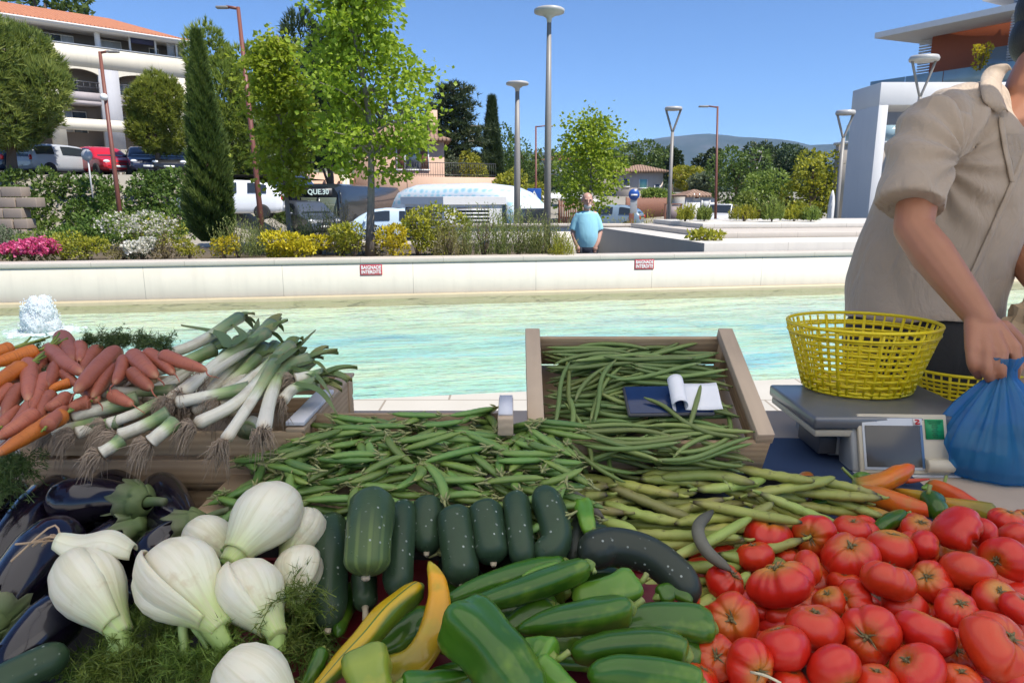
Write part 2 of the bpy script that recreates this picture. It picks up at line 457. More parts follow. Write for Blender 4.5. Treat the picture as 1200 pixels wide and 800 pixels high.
ZZ = -0.005 + 0.004 * np.sin(XX * 5.1 + 2 * np.sin(YY * 2.3) + YY * 3) + 0.004 * np.sin(YY * 9 + 1.5 * np.sin(XX * 1.7))
o = build(MB().grid(np.stack([XX, YY, ZZ], -1)), 'pool_water', m_water()); place(o, WF); tag(o, kind='structure')
# ------------------------------------------------------------------ pool wall
pw = thing('pool_wall', 'long low cream stone wall behind the pool, topped with a flat cap', 'wall', W0, WANG)
mb = MB(); wl_box(mb, -12, 40, 0, 0.28, -0.4, 0.50); build(mb, 'wall_face', M_WALL, pw)
mb = MB(); wl_box(mb, -12, 40, -0.016, 0.36, 0.50, 0.565); build(mb, 'cap', M_CAP, pw, bevel=0.008)
mb = MB(); wl_box(mb, -12, 40, -0.16, -0.002, -0.4, 0.045); build(mb, 'plinth', M_PLINTH, pw, bevel=0.015)
def wall_s(px, py):   # photo point on the wall face -> metres along the wall
    p = on_plane(px, py, W0, WN); return (p - W0).dot(WD), p.z
M_SIGNR = plain('red_sign_enamel', (0.50, 0.035, 0.05), 0.35)
M_LETTER = plain('white_lettering', (0.80, 0.78, 0.76), 0.5)
for i, (px, py, lb) in enumerate([(435, 316, 'red BAIGNADE INTERDITE sign on the pool wall below the young trees'), (755, 309.5, 'red BAIGNADE INTERDITE sign on the pool wall just right of the walking man')]):
    s, z = wall_s(px, py); p = wl(s, -0.006, z)
    t = thing('warning_sign', lb, 'sign', p, WANG, 'no bathing signs on the pool wall')
    MM = WM[t.name] @ Matrix.Rotation(PI/2, 4, 'X')
    build(MB().box((0, 0, 0), (0.315, 0.008, 0.15)), 'panel', M_SIGNR, t, bevel=0.002)
    text_mesh('BAIGNADE', 0.072, 'lettering', M_LETTER, t, MM @ Matrix.Translation((0, 0.033, 0.0065)), 0.0022, 0.001, 1.02, 0.80)
    text_mesh('INTERDITE', 0.072, 'lettering', M_LETTER, t, MM @ Matrix.Translation((0, -0.033, 0.0065)), 0.0022, 0.001, 1.02, 0.80)
# ------------------------------------------------------------------ planting bed, path, road, raised plaza
mb = MB(); wl_box(mb, -12, 8.1, 0.36, 3.9, -0.5, 0.50)
o = build(mb, 'planting_bed', m_soil()); place(o, WF); tag(o, kind='structure')
mb = MB(); wl_box(mb, -12, 8.1, 3.9, 4.1, -0.5, 0.56); o = build(mb, 'bed_kerb', M_CAP, bevel=0.01); place(o, WF); tag(o, kind='structure')
mb = MB(); mb.grid(np.array([[(-60, 17.5, -0.40), (-60, 24.5, -0.40)], [(60, 21.5, -0.40), (60, 28.5, -0.40)]], float))
tag(build(mb, 'road', m_asphalt()), kind='structure')
mb = MB(); mb.grid(np.array([[(-24, 31.0, 2.36), (-24, 43, 2.36)], [(-10.6, 31.0, 2.36), (-10.6, 43, 2.36)]], float))
tag(build(mb, 'car_park', m_asphalt()), kind='structure')
PLM = Matrix.Translation((3.15, 11.55, 0)) @ Matrix.Rotation(WANG, 4, 'Z')
g1 = thing('raised_planter', 'broad white stone terrace with stepped edges behind the pool wall, right of the walking man', 'planter', (3.15, 11.55, 0.0), WANG)
mb = MB(); mb.bx(0, 22, 0, 6.0, -0.45, 0.70); build(mb, 'block', M_WHITEST, g1, bevel=0.01)
mb = MB(); mb.bx(.75, 22, 1.2, 5.8, 0.702, 0.80); build(mb, 'step', M_CAP, g1, bevel=0.01)
mb = MB(); mb.bx(1.25, 22, 2.8, 5.6, 0.802, 0.90); build(mb, 'step', M_WHITEST, g1, bevel=0.01)
g2 = thing('low_wall', 'plain white low wall directly behind the walking man', 'wall', (0.4, 17.6, -0.4))
mb = MB(); mb.bx(-1.8, 3.6, 17.55, 17.85, -0.45, 0.72); build(mb, 'wall_face', M_WHITEST, g2, True)
mb = MB(); mb.bx(-1.83, 3.63, 17.5, 17.9, 0.72, 0.78); build(mb, 'cap', M_CAP, g2, True, bevel=0.008)
# ------------------------------------------------------------------ far mountains
def ridge(px_list, t):
    P = [at_t(px, py, t) for px, py in px_list]; return np.array([p.x for p in P]), np.array([p.z for p in P])
rx, rz_ = ridge([(-900, 190), (100, 186), (500, 180), (640, 181), (690, 177), (715, 169), (760, 165), (800, 161), (818, 159.5), (850, 164), (885, 167), (930, 173), (975, 170), (1060, 172), (1300, 180), (2200, 200)], 5200)
xs = np.linspace(-9000, 9000, 700); ys = np.linspace(3300, 6600, 40)
XX, YY = np.meshgrid(xs, ys, indexing='ij')
prof = np.interp(xs, rx, rz_)
nz = sum(np.sin(xs * f + p) * a for f, p, a in [(0.004, 1, 8), (0.011, 2, 5), (0.03, .5, 2.5)])
up = sm(3300, 5200, ys) ** 1.1; dn = 1 - 0.5 * sm(5250, 6600, ys)
ZZ = (prof + nz * 0.5)[:, None] * up[None] * dn[None]
gul = np.sin(XX * 0.008 + np.sin(YY * 0.002) * 2) * np.sin(YY * 0.006 + XX * 0.002)
ZZ = ZZ + gul * 22 * (sm(3300, 4200, YY) * (1 - sm(4700, 5150, YY))) - 1
def m_mount():
    g = Gr('mountain_scrub'); p = g.pos()
    c = g.ramp(g.noise(0.0035, 8, p, 0.65), [(0.36, (0.022, 0.035, 0.022)), (0.52, (0.036, 0.05, 0.034)), (0.68, (0.085, 0.085, 0.08))])
    return g.out(g.bsdf(c, 0.95))
tag(build(MB().grid(np.stack([XX, YY, ZZ], -1)), 'mountains', m_mount()), kind='structure')
# ------------------------------------------------------------------ air
hz = Gr('air_haze')
pv = hz.n('VolumePrincipled', Density=0.00008, Color=(0.42, 0.66, 1.0), Anisotropy=0.0)
om = hz.n('OutputMaterial'); hz.t.links.new(pv.outputs[0], om.inputs['Volume'])
tag(build(MB().bx(-9500, 9500, -300, 7300, -3, 760), 'haze', hz.m, smooth=False), kind='stuff')
# ================================================================== foliage
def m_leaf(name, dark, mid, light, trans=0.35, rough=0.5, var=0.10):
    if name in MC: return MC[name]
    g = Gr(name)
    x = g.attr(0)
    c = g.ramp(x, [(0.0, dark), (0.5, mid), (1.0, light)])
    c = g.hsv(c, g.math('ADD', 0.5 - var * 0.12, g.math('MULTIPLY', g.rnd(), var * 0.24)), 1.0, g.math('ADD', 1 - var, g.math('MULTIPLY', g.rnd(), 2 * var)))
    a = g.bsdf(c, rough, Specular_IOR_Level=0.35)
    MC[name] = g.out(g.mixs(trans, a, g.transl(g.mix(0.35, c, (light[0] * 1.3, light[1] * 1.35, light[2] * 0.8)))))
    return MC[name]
def m_bark(name, a, b):
    if name in MC: return MC[name]
    g = Gr(name); o = g.obj()
    n = g.noise(12, 6, g.mapv(o, (3, 3, 0.6)))
    MC[name] = g.out(g.bsdf(g.mix(n, a, b), 0.9, Normal=g.bump(n, 0.5, 0.02))); return MC[name]
BARK_G = m_bark('grey_bark', (0.11, 0.09, 0.075), (0.30, 0.26, 0.22))
BARK_B = m_bark('brown_bark', (0.07, 0.045, 0.03), (0.20, 0.14, 0.10))
def unit(n):
    v = rng.normal(size=(n, 3)); return v / np.linalg.norm(v, axis=1)[:, None]
def leaves(mb, P, D, ln, wd, mat=0, jitter=0.5, fold=0.25, shade=None, droop=0.0):
    """one folded diamond leaf at every point P, growing along D"""
    n = len(P); D = D + rng.normal(size=(n, 3)) * jitter; D[:, 2] -= droop
    D /= np.linalg.norm(D, axis=1)[:, None] + 1e-9
    S = np.cross(D, unit(n)); S /= np.linalg.norm(S, axis=1)[:, None] + 1e-9
    N = np.cross(D, S)
    L = (ln * rng.uniform(0.65, 1.25, n))[:, None]; W = (wd * rng.uniform(0.7, 1.25, n))[:, None]
    a = P; b = P + D * L * 0.5 + S * W * 0.5 + N * W * fold; c = P + D * L; d = P + D * L * 0.5 - S * W * 0.5 + N * W * fold
    V = np.stack([a, b, c, d], 1).reshape(-1, 3)
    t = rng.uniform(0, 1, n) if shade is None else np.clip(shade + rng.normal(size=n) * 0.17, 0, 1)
    tc = np.repeat(np.stack([t, rng.uniform(0, 1, n), np.zeros(n)], -1), 4, 0)
    i = np.arange(n)[:, None] * 4
    mb.add(V, np.concatenate([i, i+1, i+2, i+3], 1), tc, mat)
def needles(mb, P, D, ln, wd, k=9, spread=0.7, mat=0, shade=None):
    """tufts: k thin blades fanning from every point"""
    n = len(P)
    PP = np.repeat(P, k, 0); DD = np.repeat(D, k, 0) + rng.normal(size=(n * k, 3)) * spread
    DD /= np.linalg.norm(DD, axis=1)[:, None] + 1e-9
    S = np.cross(DD, unit(n * k)); S /= np.linalg.norm(S, axis=1)[:, None] + 1e-9
    L = (ln * rng.uniform(0.6, 1.2, n * k))[:, None]
    V = np.stack([PP - S * wd / 2, PP + S * wd / 2, PP + DD * L], 1).reshape(-1, 3)
    s = rng.uniform(0, 1, n) if shade is None else np.clip(shade + rng.normal(size=n) * 0.15, 0, 1)
    t = np.clip(np.repeat(s, k) + rng.normal(size=n * k) * 0.08, 0, 1)
    tc = np.repeat(np.stack([t, t, t], -1), 3, 0)
    i = np.arange(n * k)[:, None] * 3
    mb.add(V, np.concatenate([i, i+1, i+2], 1), tc, mat)
def on_lobes(lobes, n, inner=0.25):
    """points in the outer shell of a set of ellipsoids (cx,cy,cz,rx,ry,rz); returns P, outward dirs, clump id shade"""
    lobes = np.asarray(lobes, float)
    w = (lobes[:, 3] * lobes[:, 4] + lobes[:, 4] * lobes[:, 5] + lobes[:, 3] * lobes[:, 5]); w /= w.sum()
    k = rng.choice(len(lobes), n, p=w); d = unit(n)
    r = 1 - inner * rng.uniform(0, 1, n) ** 1.6 + rng.normal(size=n) * 0.05
    P = lobes[k, :3] + d * lobes[k, 3:] * r[:, None]
    q = d / lobes[k, 3:]; q /= np.linalg.norm(q, axis=1)[:, None]
    # drop points buried well inside other lobes
    keep = np.ones(n, bool)
    for L in lobes:
        keep &= (((P - L[:3]) / L[3:]) ** 2).sum(1) > 0.42
    cl = (np.sin(P[:, 0] * 3.1 / max(lobes[:, 3].mean(), .1) + k) * np.cos(P[:, 1] * 2.7 / max(lobes[:, 3].mean(), .1) + k * 2) + np.sin(P[:, 2] * 5.0 / max(lobes[:, 5].mean(), .1) + k * 1.3)) * 0.2 + 0.5
    return P[keep], q[keep], cl[keep]
def rlobes(c, rx, ry, rz, n, s=0.45, flat=1.0, seed=0):
    r2 = np.random.default_rng(seed); out = []
    for i in range(n):
        v = r2.normal(size=3); v /= np.linalg.norm(v); q = r2.uniform(0.35, 0.85)
        k = s * r2.uniform(0.75, 1.25)
        out.append((c[0] + v[0] * rx * q, c[1] + v[1] * ry * q, c[2] + v[2] * rz * q, rx * k, ry * k, rz * k * flat))
    return out
def limbs(mb, base, lobes, top, r0, mat=0, seed=0, n=9):
    r2 = np.random.default_rng(seed)
    base = np.array(base, float); top = np.array(top, float)
    ax = bez([base, base + (top - base) * 0.35 + r2.normal(size=3) * 0.02 * np.linalg.norm(top - base), base + (top - base) * 0.7 + r2.normal(size=3) * 0.03 * np.linalg.norm(top - base), top], 14)
    mb.tube(ax, np.linspace(r0, r0 * 0.22, 14) * (1 + 0.35 * np.exp(-np.linspace(0, 9, 14))), 9, mat)
    L = np.asarray(lobes, float)
    idx = r2.choice(len(L), min(n, len(L)), replace=False)
    for i in idx:
        e = L[i, :3]; hgt = np.clip((e[2] - base[2]) / max(top[2] - base[2], .1) - r2.uniform(0.15, 0.3), 0.25, 0.85)
        s = ax[int(hgt * 13)]
        m = (s + e) / 2 + np.array([0, 0, 0.08 * np.linalg.norm(e - s)])
        mb.tube(bez([s, m, e], 7), np.linspace(r0 * 0.42, r0 * 0.08, 7), 6, mat)
# ------------------------------------------------------------------ materials
LF_YOUNG = m_leaf('young_maple_leaves', (0.13, 0.19, 0.014), (0.26, 0.35, 0.028), (0.40, 0.48, 0.06), 0.5)
LF_PINE = m_leaf('pine_needles', (0.09, 0.135, 0.03), (0.21, 0.265, 0.06), (0.34, 0.375, 0.10), 0.42)
LF_PINE2 = m_leaf('stone_pine_needles', (0.10, 0.145, 0.022), (0.23, 0.28, 0.046), (0.36, 0.40, 0.075), 0.42)
LF_CYP = m_leaf('cypress_sprays', (0.035, 0.07, 0.018), (0.085, 0.145, 0.032), (0.16, 0.22, 0.055), 0.3)
LF_DARK = m_leaf('dark_evergreen_leaves', (0.024, 0.046, 0.018), (0.048, 0.078, 0.028), (0.09, 0.12, 0.045), 0.25)
LF_MID = m_leaf('mid_green_leaves', (0.045, 0.085, 0.018), (0.095, 0.15, 0.03), (0.165, 0.22, 0.05), 0.35)
LF_PALE = m_leaf('pale_green_leaves', (0.10, 0.15, 0.03), (0.19, 0.26, 0.05), (0.29, 0.35, 0.08), 0.38)
LF_GREY = m_leaf('olive_grey_leaves', (0.06, 0.08, 0.04), (0.12, 0.145, 0.08), (0.20, 0.23, 0.14), 0.25)
LF_HEDGE = m_leaf('hedge_leaves', (0.045, 0.085, 0.014), (0.085, 0.15, 0.025), (0.15, 0.22, 0.04), 0.3)
LF_YEL = m_leaf('golden_leaves', (0.22, 0.22, 0.015), (0.50, 0.43, 0.02), (0.70, 0.58, 0.03), 0.3)
LF_LIME = m_leaf('lime_leaves', (0.13, 0.16, 0.018), (0.28, 0.29, 0.03), (0.45, 0.42, 0.04), 0.35)
LF_ROSE = m_leaf('rosemary_leaves', (0.08, 0.11, 0.03), (0.17, 0.205, 0.055), (0.28, 0.30, 0.09), 0.3)
LF_BROWN = m_leaf('bronze_twigs', (0.09, 0.07, 0.03), (0.17, 0.14, 0.05), (0.25, 0.22, 0.08), 0.2)
PETAL_P = m_leaf('pink_petals', (0.45, 0.04, 0.17), (0.62, 0.09, 0.26), (0.70, 0.20, 0.38), 0.3)
PETAL_W = m_leaf('white_petals', (0.55, 0.52, 0.45), (0.70, 0.68, 0.60), (0.80, 0.78, 0.72), 0.3)
# ------------------------------------------------------------------ tree makers (coordinates local to the tree's base)
def tree_obj(name, label, cat, base, group=None):
    return thing(name, label, cat, tuple(base), 0, group)
def young_tree(px, base, H, W, label, seed, zc=0.26, leaf=0.13, n=9000, group='young green trees along the plaza'):
    r2 = np.random.default_rng(seed); t = tree_obj('young_tree', label, 'tree', base, group)
    tr = MB(); lf = MB()
    ax = bez([(0, 0, 0), (0.02 * H * r2.normal() * .4, 0.0, H * 0.4), (0.02 * H * r2.normal() * .5, 0, H * 0.75), (0.0, 0, H * 0.97)], 20)
    tr.tube(ax, np.linspace(0.0125 * H, 0.002 * H, 20) * (1 + 0.4 * np.exp(-np.linspace(0, 12, 20))), 10)
    P = []; D = []; S = []
    nb = 34
    for i in range(nb):
        f = zc + (0.97 - zc) * (i / (nb - 1)) ** 0.92
        prof = W * 0.5 * np.interp(f, [zc, zc + .06, .42, .6, .8, .97], [0.45, 0.85, 1.0, 0.78, 0.52, 0.10])
        a = i * 2.399 + r2.normal() * 0.3; L = prof * r2.uniform(0.72, 1.12)
        s = ax[int(f * 19)]
        e = s + np.array([math.cos(a) * L, math.sin(a) * L, L * r2.uniform(0.05, 0.45)])
        m = (s + e) / 2 + np.array([0, 0, 0.10 * L])
        br = bez([s, m, e], 8); tr.tube(br, np.linspace(0.006 * H * (1.1 - f), 0.0012 * H, 8), 5)
        k = int(n / nb * (0.35 + 0.65 * L / (W * .5)))
        cl = r2.integers(4, 8)
        for c in range(cl):
            u = r2.uniform(0.35, 1.02); q = br[min(7, int(u * 7))] + r2.normal(size=3) * 0.07 * W
            kk = max(4, k // cl); rr = 0.082 * W * r2.uniform(0.6, 1.3)
            v = rng.normal(size=(kk, 3)) * np.array([rr, rr, rr * 0.6])
            P.append(q + v); dd = v / (rr + 1e-6) * 0.4 + np.array([math.cos(a) * .5, math.sin(a) * .5, -0.15]); D.append(dd)
            S.append(np.full(kk, 0.5 + 0.18 * r2.normal()) + v[:, 2] / rr * 0.08)
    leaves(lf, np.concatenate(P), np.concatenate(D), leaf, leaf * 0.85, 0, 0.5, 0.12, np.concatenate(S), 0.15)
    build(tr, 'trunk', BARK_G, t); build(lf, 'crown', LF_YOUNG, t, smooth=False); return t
def lobe_tree(name, label, cat, base, trunk_h, H, W, mat, seed, n=5000, leaf=0.2, nl=14, bark=None, s=0.42, r0=None, kind='leaf', lean=0.0, depth=None, group=None, flat=0.85):
    t = tree_obj(name, label, cat, base, group); tr = MB(); lf = MB()
    D = depth or W
    c = (lean, 0, (trunk_h + H) / 2)
    lb = rlobes(c, W / 2, D / 2, (H - trunk_h) / 2, nl, s, flat, seed)
    A_ = np.array(lb); lo = (A_[:, :3] - A_[:, 3:]).min(0); hi = (A_[:, :3] + A_[:, 3:]).max(0); tgt = np.array([W, D, H - trunk_h])
    k_ = tgt / (hi - lo); A_[:, :3] = (A_[:, :3] - (lo + hi) / 2) * k_ + np.array(c); A_[:, 3:] *= k_; lb = [tuple(r_) for r_ in A_]
    limbs(tr, (0, 0, -0.1), lb, (lean, 0, trunk_h + (H - trunk_h) * 0.75), r0 or 0.028 * H, 0, seed)
    P, q, cl = on_lobes(lb, n)
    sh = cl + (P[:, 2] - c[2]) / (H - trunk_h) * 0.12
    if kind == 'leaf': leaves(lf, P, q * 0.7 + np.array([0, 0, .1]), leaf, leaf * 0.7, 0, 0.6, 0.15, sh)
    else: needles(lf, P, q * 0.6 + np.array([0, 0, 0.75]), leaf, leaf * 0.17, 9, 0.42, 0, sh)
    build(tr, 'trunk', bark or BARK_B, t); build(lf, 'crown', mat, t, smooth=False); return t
def spire(name, label, base, H, W, mat, seed, n=6000, ln=0.35, z0=0.03, ragged=0.2, group=None):
    r2 = np.random.default_rng(seed); t = tree_obj(name, label, 'tree', base, group); tr = MB(); lf = MB()
    tr.tube(bez([(0, 0, -.1), (0, 0, H * .5), (0, 0, H * .95)], 8), np.linspace(0.02 * H, 0.003 * H, 8), 8)
    f = r2.uniform(0, 1, n) ** 1.25; a = r2.uniform(0, 2 * PI, n)
    prof = W / 2 * np.interp(f, [0, .05, .18, .42, .65, .85, 1], [.5, .82, 1.0, .76, .5, .24, 0.02])
    lump = 1 + ragged * np.sin(a * 3 + f * 19) * np.cos(f * 31 + a * 2) + ragged * 0.5 * np.sin(a * 7 + f * 60)
    rr = prof * lump * (1 - 0.4 * r2.uniform(0, 1, n) ** 2)
    P = np.stack([np.cos(a) * rr, np.sin(a) * rr, z0 * H + f * H * (0.97 - z0)], -1)
    Dr = np.stack([np.cos(a) * .55, np.sin(a) * .55, np.full(n, 0.9)], -1)
    needles(lf, P, Dr, ln, ln * 0.22, 6, 0.22, 0, 0.5 + 0.3 * (lump - 1) / ragged)
    build(tr, 'trunk', BARK_B, t); build(lf, 'crown', mat, t, smooth=False); return t
def shrub(name, label, base, W, D, H, mat, seed, n=1500, leaf=0.06, kind='leaf', flowers=None, nf=0, group=None, cat='shrub', s=0.5, nl=9, fl=0.05):
    t = thing(name, label, cat, tuple(base), 0, group); st = MB(); lf = MB(); r2 = np.random.default_rng(seed)
    for i in range(10):
        a = r2.uniform(0, 2 * PI); e = (math.cos(a) * W * .3 * r2.uniform(.2, 1), math.sin(a) * D * .3 * r2.uniform(.2, 1), H * r2.uniform(.55, .85))
        st.tube(bez([(e[0] * .12, e[1] * .12, -0.02), (e[0] * .5, e[1] * .5, e[2] * .55), e], 5), np.linspace(0.012, 0.004, 5) * max(H, .5), 5)
    if kind == 'stems':
        k = n // 16
        bx = np.stack([r2.uniform(-.5, .5, k) * W, r2.uniform(-.5, .5, k) * D], -1)
        hh = H * r2.uniform(0.5, 1.08, k) * (1 - 0.35 * np.abs(bx[:, 0] / W * 2) ** 2.2)
        le = np.stack([r2.normal(size=k) * 0.16, r2.normal(size=k) * 0.16, np.ones(k)], -1)
        P = []; Dd = []; S = []
        for i in range(k):
            zz = np.linspace(0.12, 1, 16) * hh[i]; sh = r2.uniform(.15, .8)
            p = np.stack([bx[i, 0] + le[i, 0] * zz, bx[i, 1] + le[i, 1] * zz, zz], -1)
            P.append(p); Dd.append(np.tile(le[i], (16, 1)) + r2.normal(size=(16, 3)) * np.array([.45, .45, .1])); S.append(np.full(16, sh) + np.linspace(-.15, .2, 16))
        leaves(lf, np.concatenate(P), np.concatenate(Dd), leaf, leaf * 0.22, 0, 0.15, 0.1, np.concatenate(S))
        tips = np.stack([bx[:, 0] + le[:, 0] * hh, bx[:, 1] + le[:, 1] * hh, hh], -1)
    else:
        lb = [(x, y, z, a, b, c) for (x, y, z, a, b, c) in rlobes((0, 0, H * .5), W / 2, D / 2, H / 2, nl, s, 0.9, seed)]
        P, q, cl = on_lobes(lb, n, 0.5); P[:, 2] = np.maximum(P[:, 2], 0.02)
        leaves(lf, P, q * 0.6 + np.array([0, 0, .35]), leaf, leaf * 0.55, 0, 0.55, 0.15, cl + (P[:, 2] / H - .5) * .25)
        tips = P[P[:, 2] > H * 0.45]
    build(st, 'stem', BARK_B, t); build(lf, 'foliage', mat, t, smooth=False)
    if flowers is not None and nf:
        fb = MB(); p = tips[r2.integers(0, len(tips), nf * 2 if flowers is PETAL_W else nf)]; nf = len(p); p = p + r2.normal(size=(nf, 3)) * 0.02
        for i in range(4): leaves(fb, p, unit(nf) * 0.7 + np.array([0, 0, .6]), fl, fl * 0.8, 0, 0.5, 0.2)
        build(fb, 'flowers', flowers, t, smooth=False)['kind'] = 'stuff'
    return t
# ------------------------------------------------------------------ the big trees of the picture
def gbase(px, t, py=260):
    p = at_t(px, py, t); return (p.x, p.y, gzf(p.x, p.y))
def bed(px, py_t, dist):   # a point on the planting bed
    p = at_t(px, py_t, dist); return (p.x, p.y, 0.50)
p = bed(433, 285, 11.3); young_tree(433, p, 4.95, 1.95, 'taller of the two bright green young trees, in front of the dark bus', 3, 0.22, 0.088, 14500)
p = bed(341, 280, 12.6); young_tree(341, p, 3.75, 1.35, 'shorter of the two bright green young trees, in front of the dark grey car', 8, 0.25, 0.092, 8500)
p = gbase(693, 24); young_tree(693, p, 4.6, 2.5, 'bright green young tree standing on the plaza behind the walking man', 15, 0.24, 0.13, 6000)
p = at_t(251, 283, 14.2); spire('cypress', 'pointed dark green cypress rising from the planting bed beside the white parked car', (p.x, p.y, 0.48), 4.12, .86, LF_CYP, 5, 8000, 0.15, 0.02, 0.22)
# pines on the bank
def fit(px, t, top): p = gbase(px, t); return p, at_t(px, top, t).z - p[2]
p, H_ = fit(22, 29.5, 32); lobe_tree('pine_tree', 'broad light green pine shading the cars, cut off by the frame edge', 'tree', p, 0.75, H_, 5.7, LF_PINE, 21, 10500, 0.36, 26, BARK_B, 0.40, 0.2, 'needle', 0, 5.0)
p, H_ = fit(196, 34, 90); lobe_tree('pine_tree', 'rounded ball shaped pine between the apartment block and the cypress', 'tree', p, 1.0, H_, 2.75, LF_PINE2, 22, 7500, 0.26, 22, BARK_B, 0.40, 0.15, 'needle', 0, 2.7)
p, H_ = fit(288, 36.5, 38); lobe_tree('pine_tree', 'tall wide pine directly behind the cypress and the rust coloured lamp post', 'tree', p, 2.0, H_, 5.6, LF_PINE2, 23, 9500, 0.34, 22, BARK_B, 0.40, 0.22, 'needle', 0, 5.0)
p, H_ = fit(385, 44, 34); lobe_tree('pine_tree', 'dark pine showing through the gap between the two young trees', 'tree', p, 3.4, H_, 5.0, LF_DARK, 24, 5000, 0.45, 16, BARK_B, 0.42, 0.25, 'needle', 0, 5.5)
p, H_ = fit(458, 60, 112); lobe_tree('evergreen_tree', 'blue green evergreen behind the taller young tree, beside the pink house', 'tree', p, 3.0, H_, 6.0, LF_GREY, 25, 4000, 0.5, 14, BARK_B, 0.42, 0.25)
p = at_t(215, 20, 95); lobe_tree('evergreen_tree', 'green treetop showing above the tiled roof of the apartment block', 'tree', (-56.5, 88.5, gzf(-56.5, 88.5)), 6, 22.5, 16, LF_MID, 26, 4500, 0.8, 14, BARK_B, 0.42, 0.5)
# cedar and cypress by the pink house
def cedar(px, t, H, W, label, seed):
    p = gbase(px, t); r2 = np.random.default_rng(seed); T = tree_obj('cedar_tree', label, 'tree', p); tr = MB(); lf = MB()
    tr.tube(bez([(0, 0, -.1), (.1, 0, H * .5), (0, 0, H * .96)], 10), np.linspace(.36, .05, 10), 9)
    P = []; D = []; S = []
    for i in range(46):
        f = 0.30 + 0.68 * i / 45; a = i * 2.4; L = W / 2 * np.interp(f, [.3, .45, .7, .9, 1], [.75, 1, .85, .5, .15]) * r2.uniform(.6, 1.15)
        e = np.array([math.cos(a) * L, math.sin(a) * L, f * H + L * 0.12]); s = np.array([0, 0, f * H])
        tr.tube(bez([s, (s + e) / 2 + np.array([0, 0, .12 * L]), e], 6), np.linspace(.10, .03, 6), 5)
        k = int(95 * L / W * 2); u = r2.uniform(.3, 1, k)
        q = s + (e - s) * u[:, None] + np.stack([r2.normal(size=k) * .42, r2.normal(size=k) * .42, r2.normal(size=k) * .16], -1)
        P.append(q); D.append(np.tile([math.cos(a) * .5, math.sin(a) * .5, .45], (k, 1))); S.append(np.full(k, r2.uniform(.2, .8)))
    needles(lf, np.concatenate(P), np.concatenate(D), 0.5, 0.09, 8, 0.5, 0, np.concatenate(S))
    build(tr, 'trunk', BARK_G, T); build(lf, 'crown', LF_DARK, T, smooth=False)
cedar(534, 64, 10.8, 6.6, 'dark spreading cedar between the pink house and the pointed cypress', 31)
p = gbase(577, 68); spire('cypress', 'slender dark cypress standing right beside the cedar', (p[0], p[1], p[2]), 10.0, 2.0, LF_DARK, 33, 3500, 0.6, 0.02, 0.12)
# shrubs and trees behind the kiosk, up to the big lamp post
BG = 'trees and bushes on the slope beside the pink house'
for (px, t, wpx, top, mat, lb, sd) in [
    (598, 70, 42, 148, LF_MID, 'round mid green tree behind the slim grey lamp post', 41), (612, 62, 46, 165, LF_MID, 'bushy green tree just left of the big grey lamp post', 42),
    (640, 58, 60, 176, LF_MID, 'broad green tree behind the big grey lamp post', 43), (667, 66, 44, 172, LF_MID, 'green tree filling the gap between the lamp post and the plaza tree', 44),
    (596, 46, 42, 196, LF_LIME, 'yellow green bush at the end of the pink retaining wall', 45), (622, 44, 30, 214, LF_LIME, 'small yellow green bush beside the crossing sign', 46),
    (557, 55, 34, 178, LF_LIME, 'yellow green bush growing over the pink retaining wall', 47), (530, 56, 36, 184, LF_GREY, 'loose grey green bush by the railing of the pink wall', 48)]:
    p = gbase(px, t); H = at_t(px, top, t).z - p[2]; W = wpx * t / FPX
    lobe_tree('leafy_tree' if H > 3.5 else 'bush', lb, 'tree' if H > 3.5 else 'bush', p, 0.12 * H, H, W, mat, sd, 2600, 0.24 * t / 60, 11, None, 0.45)
# right hand belt of trees
for (px, t, wpx, top, mat, lb, sd) in [
    (745, 95, 66, 168, LF_MID, 'large rounded dark green tree above the tiled house right of the plaza tree', 51), (716, 92, 40, 178, LF_MID, 'green tree half hidden behind the plaza tree', 52),
    (768, 110, 34, 176, LF_DARK, 'dark tree over the roof end of the tiled house', 53), (786, 105, 18, 172, LF_DARK, 'narrow dark tree beside the Y shaped lamp post', 54),
    (826, 115, 30, 176, LF_DARK, 'dark round tree beside the rust coloured lamp post', 55), (806, 78, 46, 196, LF_LIME, 'yellow green tree above the small white house', 56),
    (822, 70, 40, 202, LF_GREY, 'greyish tree behind the small white house', 57), (862, 52, 66, 174, LF_MID, 'big leafy tree right of the rust coloured lamp post', 58),
    (900, 120, 50, 170, LF_DARK, 'distant dark tree under the mountain ridge', 59), (884, 110, 44, 168, LF_DARK, 'distant dark rounded tree above the leafy belt', 60),
    (930, 110, 56, 172, LF_DARK, 'distant dark tree above the yellow leaved tree', 61), (892, 46, 62, 200, LF_PALE, 'pale green feathery tree behind the white open car', 62),
    (872, 42, 50, 226, LF_PALE, 'low pale bush left of the hedge behind the white open car', 63), (948, 34, 66, 176, LF_LIME, 'yellow green leafy tree with bare top twigs beside the white portal', 64),
    (962, 44, 50, 190, LF_DARK, 'dark green tree behind the yellow green leafy tree', 65), (912, 40, 46, 232, LF_BROWN, 'brownish bush at the foot of the pale feathery tree', 66),
    (940, 31, 44, 238, LF_LIME, 'upright yellow green bush below the yellow green tree', 67), (770, 62, 40, 222, LF_PALE, 'pale clipped bush below the tiled house', 68)]:
    p = gbase(px, t); H = at_t(px, top, t).z - p[2]; W = wpx * t / FPX
    lobe_tree('leafy_tree' if H > 3 else 'bush', lb, 'tree' if H > 3 else 'bush', p, (0.22 if H > 3 else 0.05) * H, H, W, mat, sd, 3000, 0.27 * t / 70 + 0.05, 13, None, 0.42)
